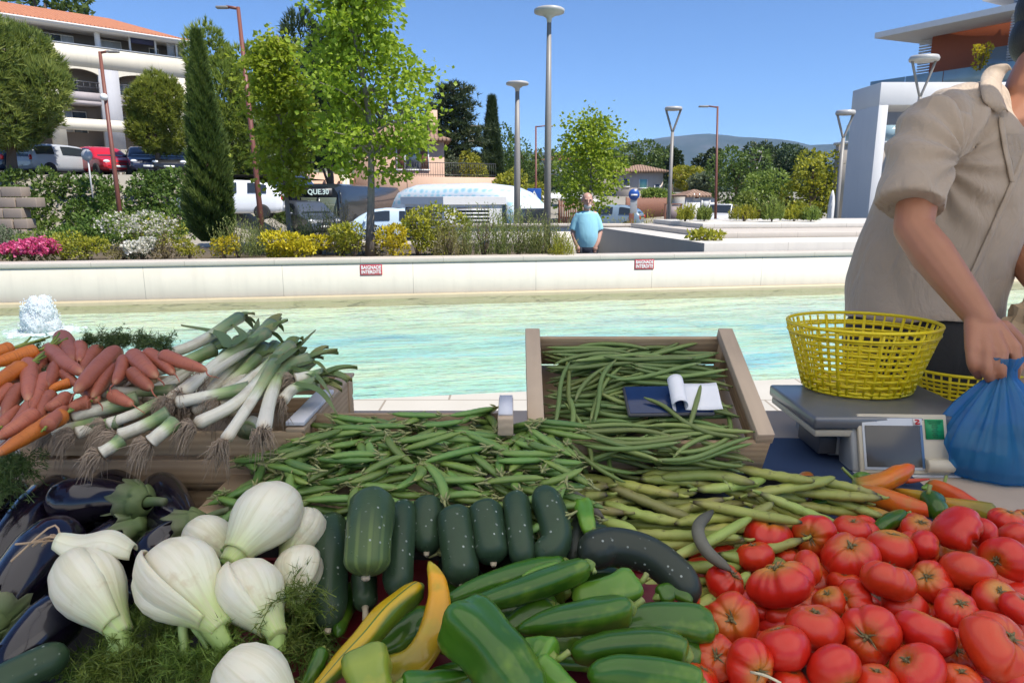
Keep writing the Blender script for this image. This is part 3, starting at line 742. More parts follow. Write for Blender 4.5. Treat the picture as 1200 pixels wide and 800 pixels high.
# bare twigs of the yellow tree
# far woods as one mass
def woods():
    r2 = np.random.default_rng(77); lf = MB(); L = []
    for i in range(330):
        y = r2.uniform(130, 900); x = r2.uniform(-0.45, 0.75) * y
        if -0.05 * y > x and y < 260: continue
        h = r2.uniform(5, 9) * (0.8 + y / 1500); w = h * r2.uniform(.7, 1.2)
        L.append((x, y, gzf(x, y) + h * .5, w, w, h * .55))
    P, q, cl = on_lobes(L, 36000, 0.3); ok = P[:, 2] > gz(P[:, 0], P[:, 1]) - 1
    leaves(lf, P[ok], q[ok] * .7, 1.9, 1.5, 0, .5, .15, cl[ok])
    return tag(build(lf, 'distant_woods', LF_DARK, smooth=False), 'dark mass of far woods at the foot of the mountains', 'woods', kind='stuff')
woods()
# ------------------------------------------------------------------ the bank below the car park
def bank_plant(px0, px1, y0, y1, z, H, mat, label, seed, n, leaf=0.12):
    """hedge running across between two photo columns at depth y0..y1"""
    x0 = (px0 - 600) / FPX * (y0 + y1) / 2 * 1.0; x1 = (px1 - 600) / FPX * (y0 + y1) / 2
    t = thing('hedge', label, 'hedge', ((x0 + x1) / 2, (y0 + y1) / 2, z), 0); r2 = np.random.default_rng(seed)
    lb = []
    for i in range(44):
        x = r2.uniform(x0, x1); y = r2.uniform(y0, y1); zz = gzf(x, y) - (.3 if z < 2 else 0)
        lb.append((x, y, zz + H * .45, (x1 - x0) * .10, .75, H * .62 * r2.uniform(.8, 1.15)))
    P, q, cl = on_lobes(lb, n, .4); lf = MB(); leaves(lf, P, q * .5 + np.array([0, 0, .3]), leaf, leaf * .7, 0, .5, .15, cl)
    st = MB()
    for L in lb: st.bar((L[0], L[1], L[2] - H), (L[0], L[1], L[2]), .03, 5)
    build(st, 'stem', BARK_B, t, True); build(lf, 'foliage', mat, t, True, False)
bank_plant(8, 92, 26.8, 29.4, 1.2, 0.75, LF_HEDGE, 'green hedge on the bank under the broad pine, mostly in its shade', 81, 9500, 0.17)
bank_plant(92, 165, 26.4, 29.2, 1.0, 0.7, LF_HEDGE, 'sunlit green hedge on the bank below the red car', 82, 9500, 0.17)
bank_plant(165, 245, 26.6, 29.3, 1.0, 0.75, LF_HEDGE, 'green hedge on the bank beneath the rounded pine', 83, 9500, 0.17)
bank_plant(262, 345, 32.5, 34.0, 1.0, 1.6, LF_MID, 'dark green hedge behind the white parked car and the cypress', 84, 9500, 0.17)
bank_plant(60, 160, 43.5, 46.0, 2.6, 1.5, LF_HEDGE, 'bright green hedge between the car park and the apartment block', 85, 3600, 0.2)
# ------------------------------------------------------------------ the planting beds
def bedp(px, y):
    u = (px - 600) / FPX; return (u * y * 1.01, y, 0.49)
SH = [
 # px, y, w(m), depth, h, kind, mat, n, leaf, label
 (12, 13.0, 1.15, 1.0, 0.42, 'leaf', LF_GREY, 2600, .055, 'rounded silvery grey shrub at the edge of the bed near the stone blocks', None, 0),
 (45, 10.3, 0.80, 0.6, 0.30, 'leaf', LF_ROSE, 900, .04, 'low pink flowering bush right behind the pool wall', PETAL_P, 900),
 (20, 10.2, 0.30, 0.4, 0.18, 'leaf', LF_PALE, 500, .05, 'small green clump left of the pink flowers', None, 0),
 (82, 10.5, 0.70, 0.6, 0.34, 'leaf', LF_LIME, 1700, .045, 'yellowish green low bush right of the pink flowers', None, 0),
 (112, 10.7, 0.55, 0.5, 0.33, 'leaf', LF_LIME, 1300, .045, 'yellow green leafy clump between the low bushes left of the cypress', None, 0),
 (55, 12.3, 1.0, 0.7, 0.30, 'leaf', LF_PALE, 1800, .05, 'pale green low bush beside the silvery grey shrub', None, 0),
 (118, 13.0, 1.25, 1.0, 0.50, 'leaf', LF_HEDGE, 3200, .07, 'fresh green dome shaped shrub below the leaning rust lamp post', None, 0),
 (175, 12.6, 1.3, 1.0, 0.58, 'leaf', LF_PALE, 2200, .05, 'loose pale bush with small white flowers left of the cypress', PETAL_W, 140),
 (196, 13.3, 1.0, 0.8, 0.60, 'leaf', LF_LIME, 1800, .05, 'yellow green airy bush close to the cypress', None, 0),
 (152, 10.7, 0.45, 0.5, 0.22, 'leaf', LF_BROWN, 900, .04, 'small brownish bush behind the pool wall left of the cypress', None, 0),
 (172, 10.6, 0.45, 0.4, 0.26, 'leaf', LF_GREY, 900, .04, 'greyish bush with white blossoms just behind the wall cap', PETAL_W, 130),
 (200, 10.9, 0.45, 0.5, 0.24, 'leaf', LF_BROWN, 900, .04, 'bronze low bush in front of the airy bush by the cypress', None, 0),
 (228, 10.8, 0.42, 0.4, 0.26, 'leaf', LF_LIME, 900, .045, 'low olive bush at the foot of the cypress', None, 0),
 (285, 11.0, 0.75, 0.6, 0.42, 'stems', LF_ROSE, 2600, .05, 'grey green rosemary just right of the cypress', None, 0),
 (268, 10.8, 0.40, 0.4, 0.28, 'leaf', LF_YEL, 900, .05, 'small golden bush between the cypress and the rosemary', None, 0),
 (352, 10.8, 0.95, 0.5, 0.30, 'leaf', LF_YEL, 2600, .065, 'wide bright golden shrub in front of the shorter young tree', None, 0),
 (320, 11.6, 0.55, 0.5, 0.46, 'stems', LF_ROSE, 2200, .05, 'upright rosemary to the left of the shorter young tree', None, 0),
 (378, 11.7, 0.75, 0.5, 0.55, 'stems', LF_ROSE, 3000, .05, 'tall rosemary between the two young trees', None, 0),
 (405, 11.6, 0.55, 0.5, 0.52, 'stems', LF_BROWN, 2200, .05, 'bronze tinted upright bush just left of the taller young tree', None, 0),
 (418, 10.9, 0.60, 0.45, 0.40, 'leaf', LF_LIME, 1700, .06, 'yellow green bush at the foot of the taller young tree', None, 0),
 (463, 10.8, 0.50, 0.45, 0.38, 'leaf', LF_YEL, 1700, .06, 'golden bush right of the taller young tree', None, 0),
 (440, 11.5, 0.55, 0.45, 0.36, 'leaf', LF_BROWN, 1500, .05, 'bronze bush behind the trunk of the taller young tree', None, 0),
 (492, 11.4, 0.65, 0.5, 0.50, 'leaf', LF_LIME, 2000, .06, 'lime green bush in front of the louvred kiosk', None, 0),
 (522, 11.6, 0.80, 0.5, 0.56, 'leaf', LF_LIME, 2300, .06, 'larger lime green bush below the kiosk corner', None, 0),
 (530, 10.9, 0.55, 0.4, 0.40, 'stems', LF_BROWN, 1900, .05, 'bronze green low stems in front of the lime bushes', None, 0),
 (568, 11.1, 0.80, 0.5, 0.56, 'stems', LF_ROSE, 3600, .055, 'tall rosemary in front of the kiosk and left of the slim grey lamp post', None, 0),
 (607, 11.3, 0.70, 0.5, 0.54, 'stems', LF_ROSE, 3200, .055, 'spiky rosemary around the foot of the slim grey lamp post', None, 0),
 (636, 11.2, 0.55, 0.45, 0.44, 'stems', LF_ROSE, 2400, .055, 'rosemary around the foot of the big grey lamp post', None, 0),
 (657, 11.0, 0.36, 0.4, 0.26, 'stems', LF_LIME, 1500, .05, 'last small spiky plant of the bed, left of the walking man', None, 0),
]
for i, (px, y, w, d, h, kd, mt, n, lf, lb, fl, nf) in enumerate(SH):
    shrub('shrub', lb, bedp(px, y), w, d, h * (1.45 if px > 260 else 1.2), mt, 200 + i, n, lf, kd, fl, nf, 'shrubs in the planting bed behind the pool wall')
# plants on the white terrace
TP = [(800, 15.8, .30, .36, 'spiky yellow green plant on the white terrace beside the Y shaped lamp post'), (822, 15.9, .25, .30, 'small yellow green plant in front of the white open car'),
      (868, 15.9, .55, .34, 'spreading yellow green plant right of the rust lamp post on the terrace'), (900, 15.6, .34, .55, 'tallest spiky plant on the white terrace'),
      (926, 16.0, .35, .28, 'pale spiky plant near the end of the white terrace'), (945, 15.7, .30, .30, 'greyish plant beside the lamp post of the white terrace'), (735, 19.5, .4, .25, 'low green plant behind the low white wall'), (668, 18.6, .35, .3, 'wispy green plant on the low wall left of the walking man'), (760, 19.0, .3, .2, 'tiny yellowish plant near the round blue sign')]
for i, (px, y, w, h, lb) in enumerate(TP):
    x = (px - 600) / FPX * y; z = 0.90 if y < 17.2 and px > 780 else -0.4
    if z < 0: h += 1.25
    shrub('terrace_plant', lb, (x, y, z), w, .4, h, LF_PALE if i % 2 else LF_LIME, 260 + i, 1100, .09, 'stems', None, 0, 'plants on the white terrace', 'plant')
shrub('terrace_plant', 'broad leaved yellow green plant trailing over the front edge of the white terrace', ((825 - 600) / FPX * 12.2, 12.2, 0.70), .75, .4, .16, LF_LIME, 280, 420, .10, 'leaf', None, 0, 'plants on the white terrace', 'plant')
# ================================================================== buildings
def m_plaster(name, col, var=0.10, streak=0.25):
    g = Gr(name); o = g.obj()
    c = g.mix(g.noise(0.8, 6, o), tuple(x * (1 - var) for x in col), tuple(min(1, x * (1 + var)) for x in col))
    st = g.noise(1.0, 5, g.mapv(o, (5, 5, 0.5)), 0.65)
    c = g.mix(g.math('MULTIPLY', g.ramp(st, [(0.5, 0), (0.8, 1)]), streak), c, tuple(x * 0.6 for x in col))
    return g.out(g.bsdf(c, 0.85, Normal=g.bump(g.noise(30, 4, o), 0.25, 0.01)))
def m_tiles(name, a, b, step=0.28):
    g = Gr(name); o = g.obj()
    x = g.n('SeparateXYZ', Vector=o)
    w = g.math('SINE', g.math('MULTIPLY', x.outputs[0], 2 * PI / step))
    w2 = g.math('FRACT', g.math('MULTIPLY', x.outputs[1], 1 / 0.4))
    c = g.mix(g.noise(2.5, 6, o), a, b)
    c = g.mix(g.math('MULTIPLY', g.voro(4.0, g.mapv(o, (1, .7, 1)), 'F1', 'Distance'), 0.45), c, tuple(q * .62 for q in a))
    return g.out(g.bsdf(c, 0.85, Normal=g.bump(g.math('ADD', w, w2), 0.8, 0.05)))
PL_CREAM = m_plaster('cream_render', (0.66, 0.61, 0.50)); PL_GREY = m_plaster('grey_render', (0.40, 0.40, 0.42)); PL_TAUPE = m_plaster('taupe_render', (0.24, 0.20, 0.17))
PL_PINK = m_plaster('pink_render', (0.56, 0.37, 0.27)); PL_BEIGE = m_plaster('beige_render', (0.52, 0.45, 0.37)); PL_WHITE = m_plaster('white_render', (0.70, 0.69, 0.67), 0.05, 0.12)
PL_RUST = m_plaster('rust_orange_render', (0.36, 0.10, 0.045)); PL_OCHRE = m_plaster('ochre_render', (0.60, 0.36, 0.15)); PL_MAUVE = m_plaster('mauve_grey_render', (0.36, 0.32, 0.32))
TILE = m_tiles('orange_roof_tiles', (0.42, 0.15, 0.075), (0.58, 0.25, 0.13)); TILE_B = m_tiles('weathered_roof_tiles', (0.25, 0.15, 0.10), (0.40, 0.26, 0.18))
M_SHUT = plain('shutter_grey_white', (0.52, 0.54, 0.56), 0.6, 0.06); M_DARKM = plain('dark_metal', (0.05, 0.05, 0.055), 0.45, 0.1)
M_BROWNP = plain('brown_painted_wood', (0.20, 0.085, 0.05), 0.6, 0.15); M_WHITEP = plain('white_paint', (0.76, 0.75, 0.72), 0.45, 0.04)
def m_glass(name, tint=(0.05, 0.07, 0.09), rough=0.06):
    g = Gr(name); return g.out(g.bsdf(g.mix(g.noise(0.7, 3, g.obj()), tint, tuple(t * 1.8 for t in tint)), rough, Specular_IOR_Level=0.7))
GLASS = m_glass('window_glass'); GLASS_P = m_glass('pale_rail_glass', (0.20, 0.28, 0.30), 0.08)
# ---- apartment block on the slope
A0 = at_t(0, 9, 54); A1 = at_t(216.5, 46, 63.5)
fd = Vector((A1.x - A0.x, A1.y - A0.y, 0)); FL = fd.length; fd.normalize()
FA = math.atan2(fd.y, fd.x)
EZ = 14.4
ap = thing('apartment_block', 'cream apartment block with orange tiled roof, arched loggias and balconies, on the slope', 'building', (A1.x, A1.y, 5.55), FA)
W_ = WM[ap.name]
def ab(mb, x0, x1, y0, y1, z0, z1, mat=0): mb.bx(x0, x1, y0, y1, z0 - 4.6, z1 - 4.6, mat)   # local x runs from -FL (left) to 0 (right corner); y inward
LX = -FL - 9
mb = MB(); ab(mb, LX, -0.02, 2.2, 11, 3.0, 14.0); build(mb, 'wall', PL_TAUPE, ap)
mb = MB(); ab(mb, LX, 0, 0.0, .22, 11.05, 12.75); ab(mb, -0.2, 0, .22, 10.9, 3, 14.0); ab(mb, LX, 0, 0.0, .22, 7.15 - 1.2, 7.15 - .25); build(mb, 'parapet', PL_CREAM, ap)
mb = MB(); ab(mb, LX - .1, .06, -.05, .27, 12.75, 12.83); build(mb, 'parapet_cap', PL_WHITE, ap)
# arches below the parapet: lintels with a segmental cut
def arch(x0, x1, ztop, zs, rise, th=0.22):
    n = 14; xs = np.linspace(x0, x1, n); zc = zs + rise * np.sin(np.linspace(0, PI, n)) ** 0.7
    poly = [(x, z) for x, z in zip(xs, zc)] + [(x1, ztop), (x0, ztop)]
    return poly
PX = [LX, -9.2 - 3.4, -9.2 + .0, -5.15, -0.9, 0]
mb = MB()
for (x0, x1) in [(-14.4, -11.3), (-10.3, -7.4), (-5.85, -1.4)]:
    mb.prism(arch(x0, x1, 11.05 - 4.6, 10.5 - 4.6, 0.38), 0.2, Matrix.Translation((0, 0.21, 0)) @ Matrix.Rotation(PI/2, 4, 'X'))
build(mb, 'arch', PL_CREAM, ap, smooth=False)
for (x0, x1, m) in [(-11.3, -10.3, PL_CREAM), (-7.4, -5.85, PL_GREY), (-1.4, 0, PL_CREAM), (LX, -14.4, PL_CREAM)]:
    mb = MB(); ab(mb, x0, x1, 0.015, .6, 4.0, 11.05); build(mb, 'pier', m, ap)
mb = MB()
for x0, x1 in [(-14.4, -11.3), (-10.3, -7.4), (-5.85, -1.4)]:
    ab(mb, x0, x1, .05, 2.2, 8.05, 8.35); ab(mb, x0, x1, .05, .2, 8.35, 9.05); 
build(mb, 'balcony_slab', PL_MAUVE, ap)
for x0, x1 in [(-10.3, -7.4), (-5.85, -1.4)]:
    mb = MB(); ab(mb, x0, x1, .08, .12, 9.85, 9.93); ab(mb, x0, x1, .09, .11, 9.45, 9.5)
    for k in range(6): ab(mb, x0 + (x1 - x0) * (k + .5) / 6 - .02, x0 + (x1 - x0) * (k + .5) / 6 + .02, .09, .11, 9.05, 9.9)
    build(mb, 'balcony_rail', M_DARKM, ap)
for x0, x1, z0, z1, m in [(-5.4, -3.3, 8.4, 10.2, M_SHUT), (-9.8, -8.6, 8.4, 10.2, GLASS), (-9.2, -8.2, 5.9, 7.6, GLASS), (-10.1, -9.3, 5.9, 7.8, M_SHUT), (-5.4, -4.2, 5.9, 7.4, GLASS), (-13.6, -12, 8.4, 10.2, GLASS), (-11.0, -10.2, 12.3, 13.7, GLASS), (-10.1, -9.4, 12.3, 13.7, GLASS), (-9.3, -8.5, 12.3, 13.7, M_SHUT), (-13.2, -12.3, 12.3, 13.7, GLASS), (-6.3, -4.8, 12.2, 13.75, M_SHUT), (-2.4, -1.7, 12.2, 13.6, GLASS)]:
    mb = MB(); ab(mb, x0, x1, 2.13, 2.22, z0, z1); wdo = build(mb, 'window', m, ap)
    mb = MB(); ab(mb, x0 - .06, x1 + .06, 2.10, 2.2, z1, z1 + .07); ab(mb, x0 - .06, x0, 2.10, 2.2, z0, z1); ab(mb, x1, x1 + .06, 2.10, 2.2, z0, z1); build(mb, 'window_frame', M_WHITEP, wdo)
for x in (-13.6, -7.1): 
    mb = MB(); mb.lathe([(.26, 12.8 - 4.6), (.24, 12.95 - 4.6), (.22, 13.9 - 4.6), (.27, 14.02 - 4.6)], 14, Matrix.Translation((x, .35, 0))); build(mb, 'column', PL_WHITE, ap)
for x in (-4.6, -2.5, -.7, -.1):
    mb = MB(); ab(mb, x - .07, x + .07, .25, .4, 12.8, 14.0); build(mb, 'post', PL_WHITE, ap)
mb = MB(); ab(mb, -4.5, -2.6, .3, .36, 13.55, 13.98); build(mb, 'blind', plain('navy_blind', (0.04, 0.04, 0.09), .7), ap)
mb = MB()
for k in range(12): mb.box((-1.2, .35, 12.9 - 4.6 + k * .09), (.62, .05, .05), rz=0)
build(mb, 'louvre_shutter', M_SHUT, ap)
mb = MB(); ab(mb, LX - .6, .55, -.65, 2.3, 14.0, 14.14); build(mb, 'soffit', PL_WHITE, ap)
mb = MB(); ab(mb, LX - .65, .62, -.78, -.65, 13.98, 14.2); mb.tube([(LX - .65, -.8, 14.16 - 4.6), (.62, -.8, 14.16 - 4.6)], .08, 8); build(mb, 'gutter', PL_WHITE, ap)
mb = MB(); z0 = 14.2 - 4.6; z1 = 16.4 - 4.6
V = [(LX - .7, -.75, z0), (.6, -.75, z0), (-4.5, 5.6, z1), (LX - .7, 5.6, z1), (.6, 12, z0), (LX - .7, 12, z0)]
mb.add(V, [[0, 1, 2, 3], [1, 4, 2], [3, 2, 4, 5], [0, 3, 5]]); rf = build(mb, 'roof', TILE, ap, smooth=False)
mb = MB()
for k in range(int((FL + 10) / .28)): mb.tube([(.5 - k * .28, -.82, z0 + .02), (.5 - k * .28, -.3, z0 + .19)], .085, 7)
build(mb, 'eave_tiles', TILE, rf)
# ---- pink house with retaining wall
def house(name, label, c, size, rz, wallm, roofm, rise, over=0.4, hip=True, windows=(), wincol=None, base_z=None, chimney=None):
    t = thing(name, label, 'house', c, rz); sx, sy, sz = size
    build(MB().bx(-sx/2, sx/2, -sy/2, sy/2, -3, sz), 'wall', wallm, t)
    mb = MB(); ex, ey = sx/2 + over, sy/2 + over; rx_ = max(0.0, ex - ey) if hip else ex
    V = [(-ex, -ey, sz), (ex, -ey, sz), (ex, ey, sz), (-ex, ey, sz), (-rx_, 0, sz + rise), (rx_, 0, sz + rise), (-ex, -ey, sz - .12), (ex, -ey, sz - .12), (ex, ey, sz - .12), (-ex, ey, sz - .12)]
    mb.add(V, [[0, 1, 5, 4], [1, 2, 5], [2, 3, 4, 5], [3, 0, 4], [6, 7, 1, 0], [7, 8, 2, 1], [8, 9, 3, 2], [9, 6, 0, 3], [9, 8, 7, 6]])
    r = build(mb, 'roof', roofm, t, smooth=False)
    if chimney: build(MB().bx(chimney[0] - .35, chimney[0] + .35, chimney[1] - .3, chimney[1] + .3, sz, sz + chimney[2]), 'chimney', wallm, r)
    for (face, u, z, w, h, m) in windows:
        y = -sy/2 - .02
        if face == 'f': M = Matrix.Identity(4)
        elif face == 'r': M = Matrix.Rotation(PI/2, 4, 'Z'); y = -sx/2 - .02
        else: M = Matrix.Rotation(-PI/2, 4, 'Z'); y = -sx/2 - .02
        wn = build(MB().bx(u - w/2, u + w/2, y - .03, y + .03, z - h/2, z + h/2, M=M), 'window', m, t)
        mb = MB()
        for (a, b_, c_, d_) in [(u - w/2 - .08, u - w/2, z - h/2, z + h/2), (u + w/2, u + w/2 + .08, z - h/2, z + h/2), (u - w/2 - .12, u + w/2 + .12, z - h/2 - .1, z - h/2)]: mb.bx(a, b_, y - .06, y + .04, c_, d_, M=M)
        build(mb, 'frame', M_WHITEP, wn)
    return t
p = at_t(514, 200, 50)
house('pink_house', 'pink house with brown shutters and a chimney, beside the dark cedar', (p.x - 3.2, p.y + 3.0, 1.2), (6.4, 5.5, at_t(514, 163, 50).z - 1.2), R(8), PL_PINK, TILE_B, 1.3, .5, True,
      [('f', 1.75, 2.9, .55, 1.5, M_BROWNP), ('f', .9, 2.9, 1.0, 1.5, GLASS), ('f', .1, 2.9, .5, 1.5, M_BROWNP), ('r', 0.5, 3, .9, 1.3, GLASS)], chimney=(2.45, -1.6, 2.1))
q0 = at_t(478, 205, 47); q1 = at_t(582, 208, 50)
t = thing('retaining_wall', 'pink rendered retaining wall with a railing beside the pink house', 'wall', (q0.x, q0.y, -.4), math.atan2(q1.y - q0.y, q1.x - q0.x)); L = (q1 - q0).length
build(MB().bx(0, L, 0, .3, -.2, 3.15), 'wall_face', PL_PINK, t); build(MB().bx(-.05, L + .05, -.08, .38, 2.25, 2.37), 'band', M_BROWNP, t)
mb = MB(); mb.bar((0, .15, 4.1), (L, .15, 4.1), .025, 6); mb.bar((0, .15, 3.3), (L, .15, 3.3), .02, 6)
for k in range(40): mb.bar((L * k / 39, .15, 3.14), (L * k / 39, .15, 4.1), .012, 5)
build(mb, 'railing', M_DARKM, t)
# ---- pink street building behind the bus
q0 = at_t(305, 215, 46); q1 = at_t(462, 215, 52)
t = thing('street_building', 'low pink building with brown doors and pale pillars behind the dark bus', 'building', (q0.x, q0.y, -.4), math.atan2(q1.y - q0.y, q1.x - q0.x)); L = math.hypot(q1.x - q0.x, q1.y - q0.y)
H = at_t(380, 203, 49).z + .4
build(MB().bx(-4, L, 0, 6, 0, H), 'wall', PL_PINK, t)
for a, b_, z1 in [(0.35, .55, 2.7), (.62, .70, 3.0)]: build(MB().bx(L * a, L * b_, -.04, .1, 0, z1), 'door', M_BROWNP, t, bevel=.01)
for a in (.46, .57, .60): build(MB().bar((L * a, -.5, 0), (L * a, -.5, H + .1), .13, 12), 'pillar', PL_CREAM, t)
build(MB().bx(.2, L * .28, -.05, .1, 0, 1.9), 'garage_opening', M_DARKM, t)
mb = MB(); mb.add([(-.5, -1.6, 2.35), (L * .33, -1.6, 2.35), (L * .33, 0, 3.2), (-.5, 0, 3.2), (-.5, -1.6, 2.28), (L * .33, -1.6, 2.28), (L * .33, 0, 3.13), (-.5, 0, 3.13)], np.array([(0, 1, 2, 3), (4, 7, 6, 5), (0, 4, 5, 1), (1, 5, 6, 2), (2, 6, 7, 3), (3, 7, 4, 0)])); build(mb, 'awning', PL_WHITE, t, smooth=False)
# ---- houses to the right
p = at_t(748, 225, 80); zt = at_t(748, 196, 80).z
house('tiled_house', 'beige house with weathered hipped tile roof right of the plaza tree', (p.x, p.y, p.z - .5), (5.0, 4.4, zt - p.z), R(-6), PL_BEIGE, TILE_B, .75, .55, True,
      [('f', .35, 1.4, .8, .9, plain('turquoise_shutter', (0.20, 0.48, 0.46), .6)), ('f', -1.5, 1.5, .6, .8, GLASS), ('f', 1.9, .9, .5, .8, GLASS)])
p = at_t(812, 252, 58); zt = at_t(812, 229, 58).z
house('white_house', 'small white house with a gable window and tiled edge below the leafy slope', (p.x, p.y, p.z), (2.5, 3, zt - p.z), R(10), PL_WHITE, TILE_B, .5, .2, True, [('f', -.45, 1.55, .35, .4, M_BROWNP), ('f', .35, .9, .6, .8, M_SHUT)])
p = at_t(808, 212, 140); house('ochre_house', 'tiny ochre house high among the trees below the mountain ridge', (p.x, p.y, p.z - 1), (4.4, 4, 3.0), R(20), PL_OCHRE, TILE_B, .7, .3, True, [('f', .8, 1.8, .8, 1, GLASS)])
p = at_t(657, 192, 135); house('red_roofed_house', 'distant house with a red tiled roof between the lamp post and the plaza tree', (p.x, p.y, p.z - 1), (6, 5, 1.7), R(-15), PL_WHITE, TILE, 1.0, .3, True, [('f', .8, .9, .9, .8, GLASS)])
p = at_t(718, 205, 110); house('pale_house', 'pale low house roof behind the plaza tree', (p.x, p.y, p.z - 1.5), (6, 5, 2.4), R(12), PL_BEIGE, TILE_B, .8, .3, True, [('f', -.8, 1.2, .8, .8, GLASS)])
# ---- portal and modern building
px0 = (1002 - 600) / FPX * 21.5
pf = thing('portal_frame', 'tall white rectangular portal frame at the end of the pool terrace', 'portal', (px0 + 1.8, 21.2, -.4))
Hp = at_t(1026, 106, 21.5).z + .4
for x in (0, 3.4): build(MB().bx(px0 + x, px0 + x + .27, 21.05, 22.75, -.4, Hp - .4 - .62), 'pillar', PL_WHITE, pf, True, bevel=.006)
build(MB().bx(px0 - .001, px0 + 3.671, 21.048, 22.752, Hp - .4 - .62, Hp - .4), 'beam', PL_WHITE, pf, True, bevel=.006)
A = at_t(1019, 96, 35); B = at_t(1145, 78, 30.7); d = Vector((B.x - A.x, B.y - A.y, 0)); d.normalize()
mbd = thing('modern_building', 'rust orange and white modern building with an overhanging flat roof and glass balustrade', 'building', (A.x, A.y, -.4), math.atan2(d.y, d.x))
zr = A.z + .4; ZR = 9.45
build(MB().bx(0, 16, 0.3, 12, 0, zr - 1.0), 'lower_wall', PL_BEIGE, mbd)
build(MB().bx(-.1, 16, 0.0, 12, zr - 1.0, zr - .82), 'slab', PL_WHITE, mbd, bevel=.01)
for k in range(9): build(MB().bx(k * 1.8 + .02, k * 1.8 + 1.78, .05, .08, zr - .82, zr), 'balustrade_pane', GLASS_P, mbd)
xo = 1.75
build(MB().bx(xo, 16, 2.0, 12, zr - .8, ZR - .01), 'upper_wall', PL_RUST, mbd)
build(MB().add([(.1, -.1, ZR), (16, -.1, ZR), (16, 12, ZR), (1.6, 12, ZR), (.1, -.1, ZR + .26), (16, -.1, ZR + .26), (16, 12, ZR + .26), (1.6, 12, ZR + .26)], np.array([(0, 3, 2, 1), (4, 5, 6, 7), (0, 1, 5, 4), (1, 2, 6, 5), (2, 3, 7, 6), (3, 0, 4, 7)])), 'roof', PL_WHITE, mbd, smooth=False)
build(MB().bx(xo + 2.6, xo + 6.0, 1.93, 2.1, zr - .5, zr + 1.0), 'window', m_glass('pale_window', (.16, .22, .26), .1), mbd)
build(MB().bx(4.4, 16, 1.0, 12, ZR + .9, ZR + 1.1), 'upper_roof', PL_WHITE, mbd, bevel=.01); build(MB().bx(5.4, 16, 2.0, 11.9, ZR + .3, ZR + .9), 'attic_wall', PL_RUST, mbd)
mb = MB()
for k in range(26): mb.bx(xo - .75, xo - .05, 2.2, 2.34, zr - .6 + k * .13, zr - .53 + k * .13)
build(mb, 'louvre_screen', M_SHUT, mbd)
tw = MB(); xt = 6.1
for k in range(40): tw.bx(xt, xt + 1.15, .2, 1.7, zr - .4 + k * .112, zr - .33 + k * .112)
build(tw, 'louvre_tower', M_SHUT, mbd); build(MB().bx(xt + .06, xt + 1.09, .26, 1.64, zr - .8, zr + 4.08), 'tower_core', M_DARKM, mbd)
# lower wing with its own glass rail, behind the portal
wg = thing('terrace_wing', 'low beige wing with a glass rail behind the white portal', 'building', (17.6, 36, -.4)); xw = (976 - 600) / FPX * 34
zt = at_t(990, 171, 34).z
build(MB().bx(xw, xw + 12, 34, 34.9, -.4, zt), 'wall', PL_BEIGE, wg, True); build(MB().bx(xw - .1, xw + 12, 33.9, 34.95, zt, zt + .12), 'cap', PL_WHITE, wg, True)
for k in range(6): build(MB().bx(xw + k * 1.5 + .02, xw + k * 1.5 + 1.48, 33.97, 34.0, zt + .12, zt + .85), 'glass_rail', GLASS_P, wg, True)
build(MB().bx(xw + 2.6, xw + 4.4, 33.95, 34.1, -.4, 2.1), 'door', M_DARKM, wg, True); build(MB().bx(xw + .5, xw + .68, 33.9, 34, .9, 1.5), 'wall_lamp', M_DARKM, wg, True)
shrub('balcony_plant', 'yellow flowering potted plant on the balustrade of the modern building', tuple(at_t(1148, 82, 30.2)), 1.0, .6, 1.25, LF_YEL, 290, 520, .14, 'leaf', None, 0, None, 'plant', .35, 6)
# ---- louvred kiosk
kc = at_t(521, 270, 21)
ks = thing('louvred_kiosk', 'low white kiosk with grey louvred panels and flat roof behind the lime bushes', 'kiosk', (kc.x, kc.y, -.42))
d1 = Vector((.965, .26, 0)); d2 = Vector((-.80, .60, 0)); d2n = Vector((.60, .80, 0)) * -1
def kface(dv, L, outn, panels):
    ang = math.atan2(dv.y, dv.x); M = Matrix.Translation((kc.x, kc.y, -.42)) @ Matrix.Rotation(ang, 4, 'Z')
    return M
Lr, Ll = 1.78, 1.65; Hk = 1.62
P4 = [Vector((0, 0, 0)), d1 * Lr, d1 * Lr + d2 * Ll, d2 * Ll]
V = [(p.x, p.y, z) for z in (0, Hk) for p in P4]
build(MB().add(V, np.array([(0, 1, 5, 4), (1, 2, 6, 5), (2, 3, 7, 6), (3, 0, 4, 7), (4, 5, 6, 7)])), 'wall', PL_WHITE, ks, smooth=False)
cen = (P4[0] + P4[2]) / 2
V = [((p - cen) * 1.09 + cen) for p in P4]; V = [(p.x, p.y, z) for z in (Hk, Hk + .24) for p in V]
build(MB().add(V, np.array([(3, 2, 1, 0), (0, 1, 5, 4), (1, 2, 6, 5), (2, 3, 7, 6), (3, 0, 4, 7), (4, 5, 6, 7)])), 'roof', PL_WHITE, ks, smooth=False, bevel=.006)
def louv(org, dv, s0, s1, n, nm=M_SHUT):
    ang = math.atan2(dv.y, dv.x); M = Matrix.Translation(org) @ Matrix.Rotation(ang, 4, 'Z'); sg = -1
    mb = MB(); mb.bx(s0, s1, sg * .02 - .012, sg * .02 + .012, .15, Hk - .08, 1, M)
    for k in range(n): mb.box(((s0 + s1) / 2, sg * .045, .2 + (Hk - .35) * k / (n - 1)), (s1 - s0, .03, .045), 0, M)
    build(mb, 'louvre_panel', [nm, M_DARKM], ks)
louv(Vector((0, 0, 0)), d1, .38, 1.38, 13, M_WHITEP)
for a, b_ in [(.12, .80), (.92, 1.58)]: louv(d2 * Ll, -d2, Ll - b_, Ll - a, 13, plain('grey_louvre', (.22, .24, .25), .5))
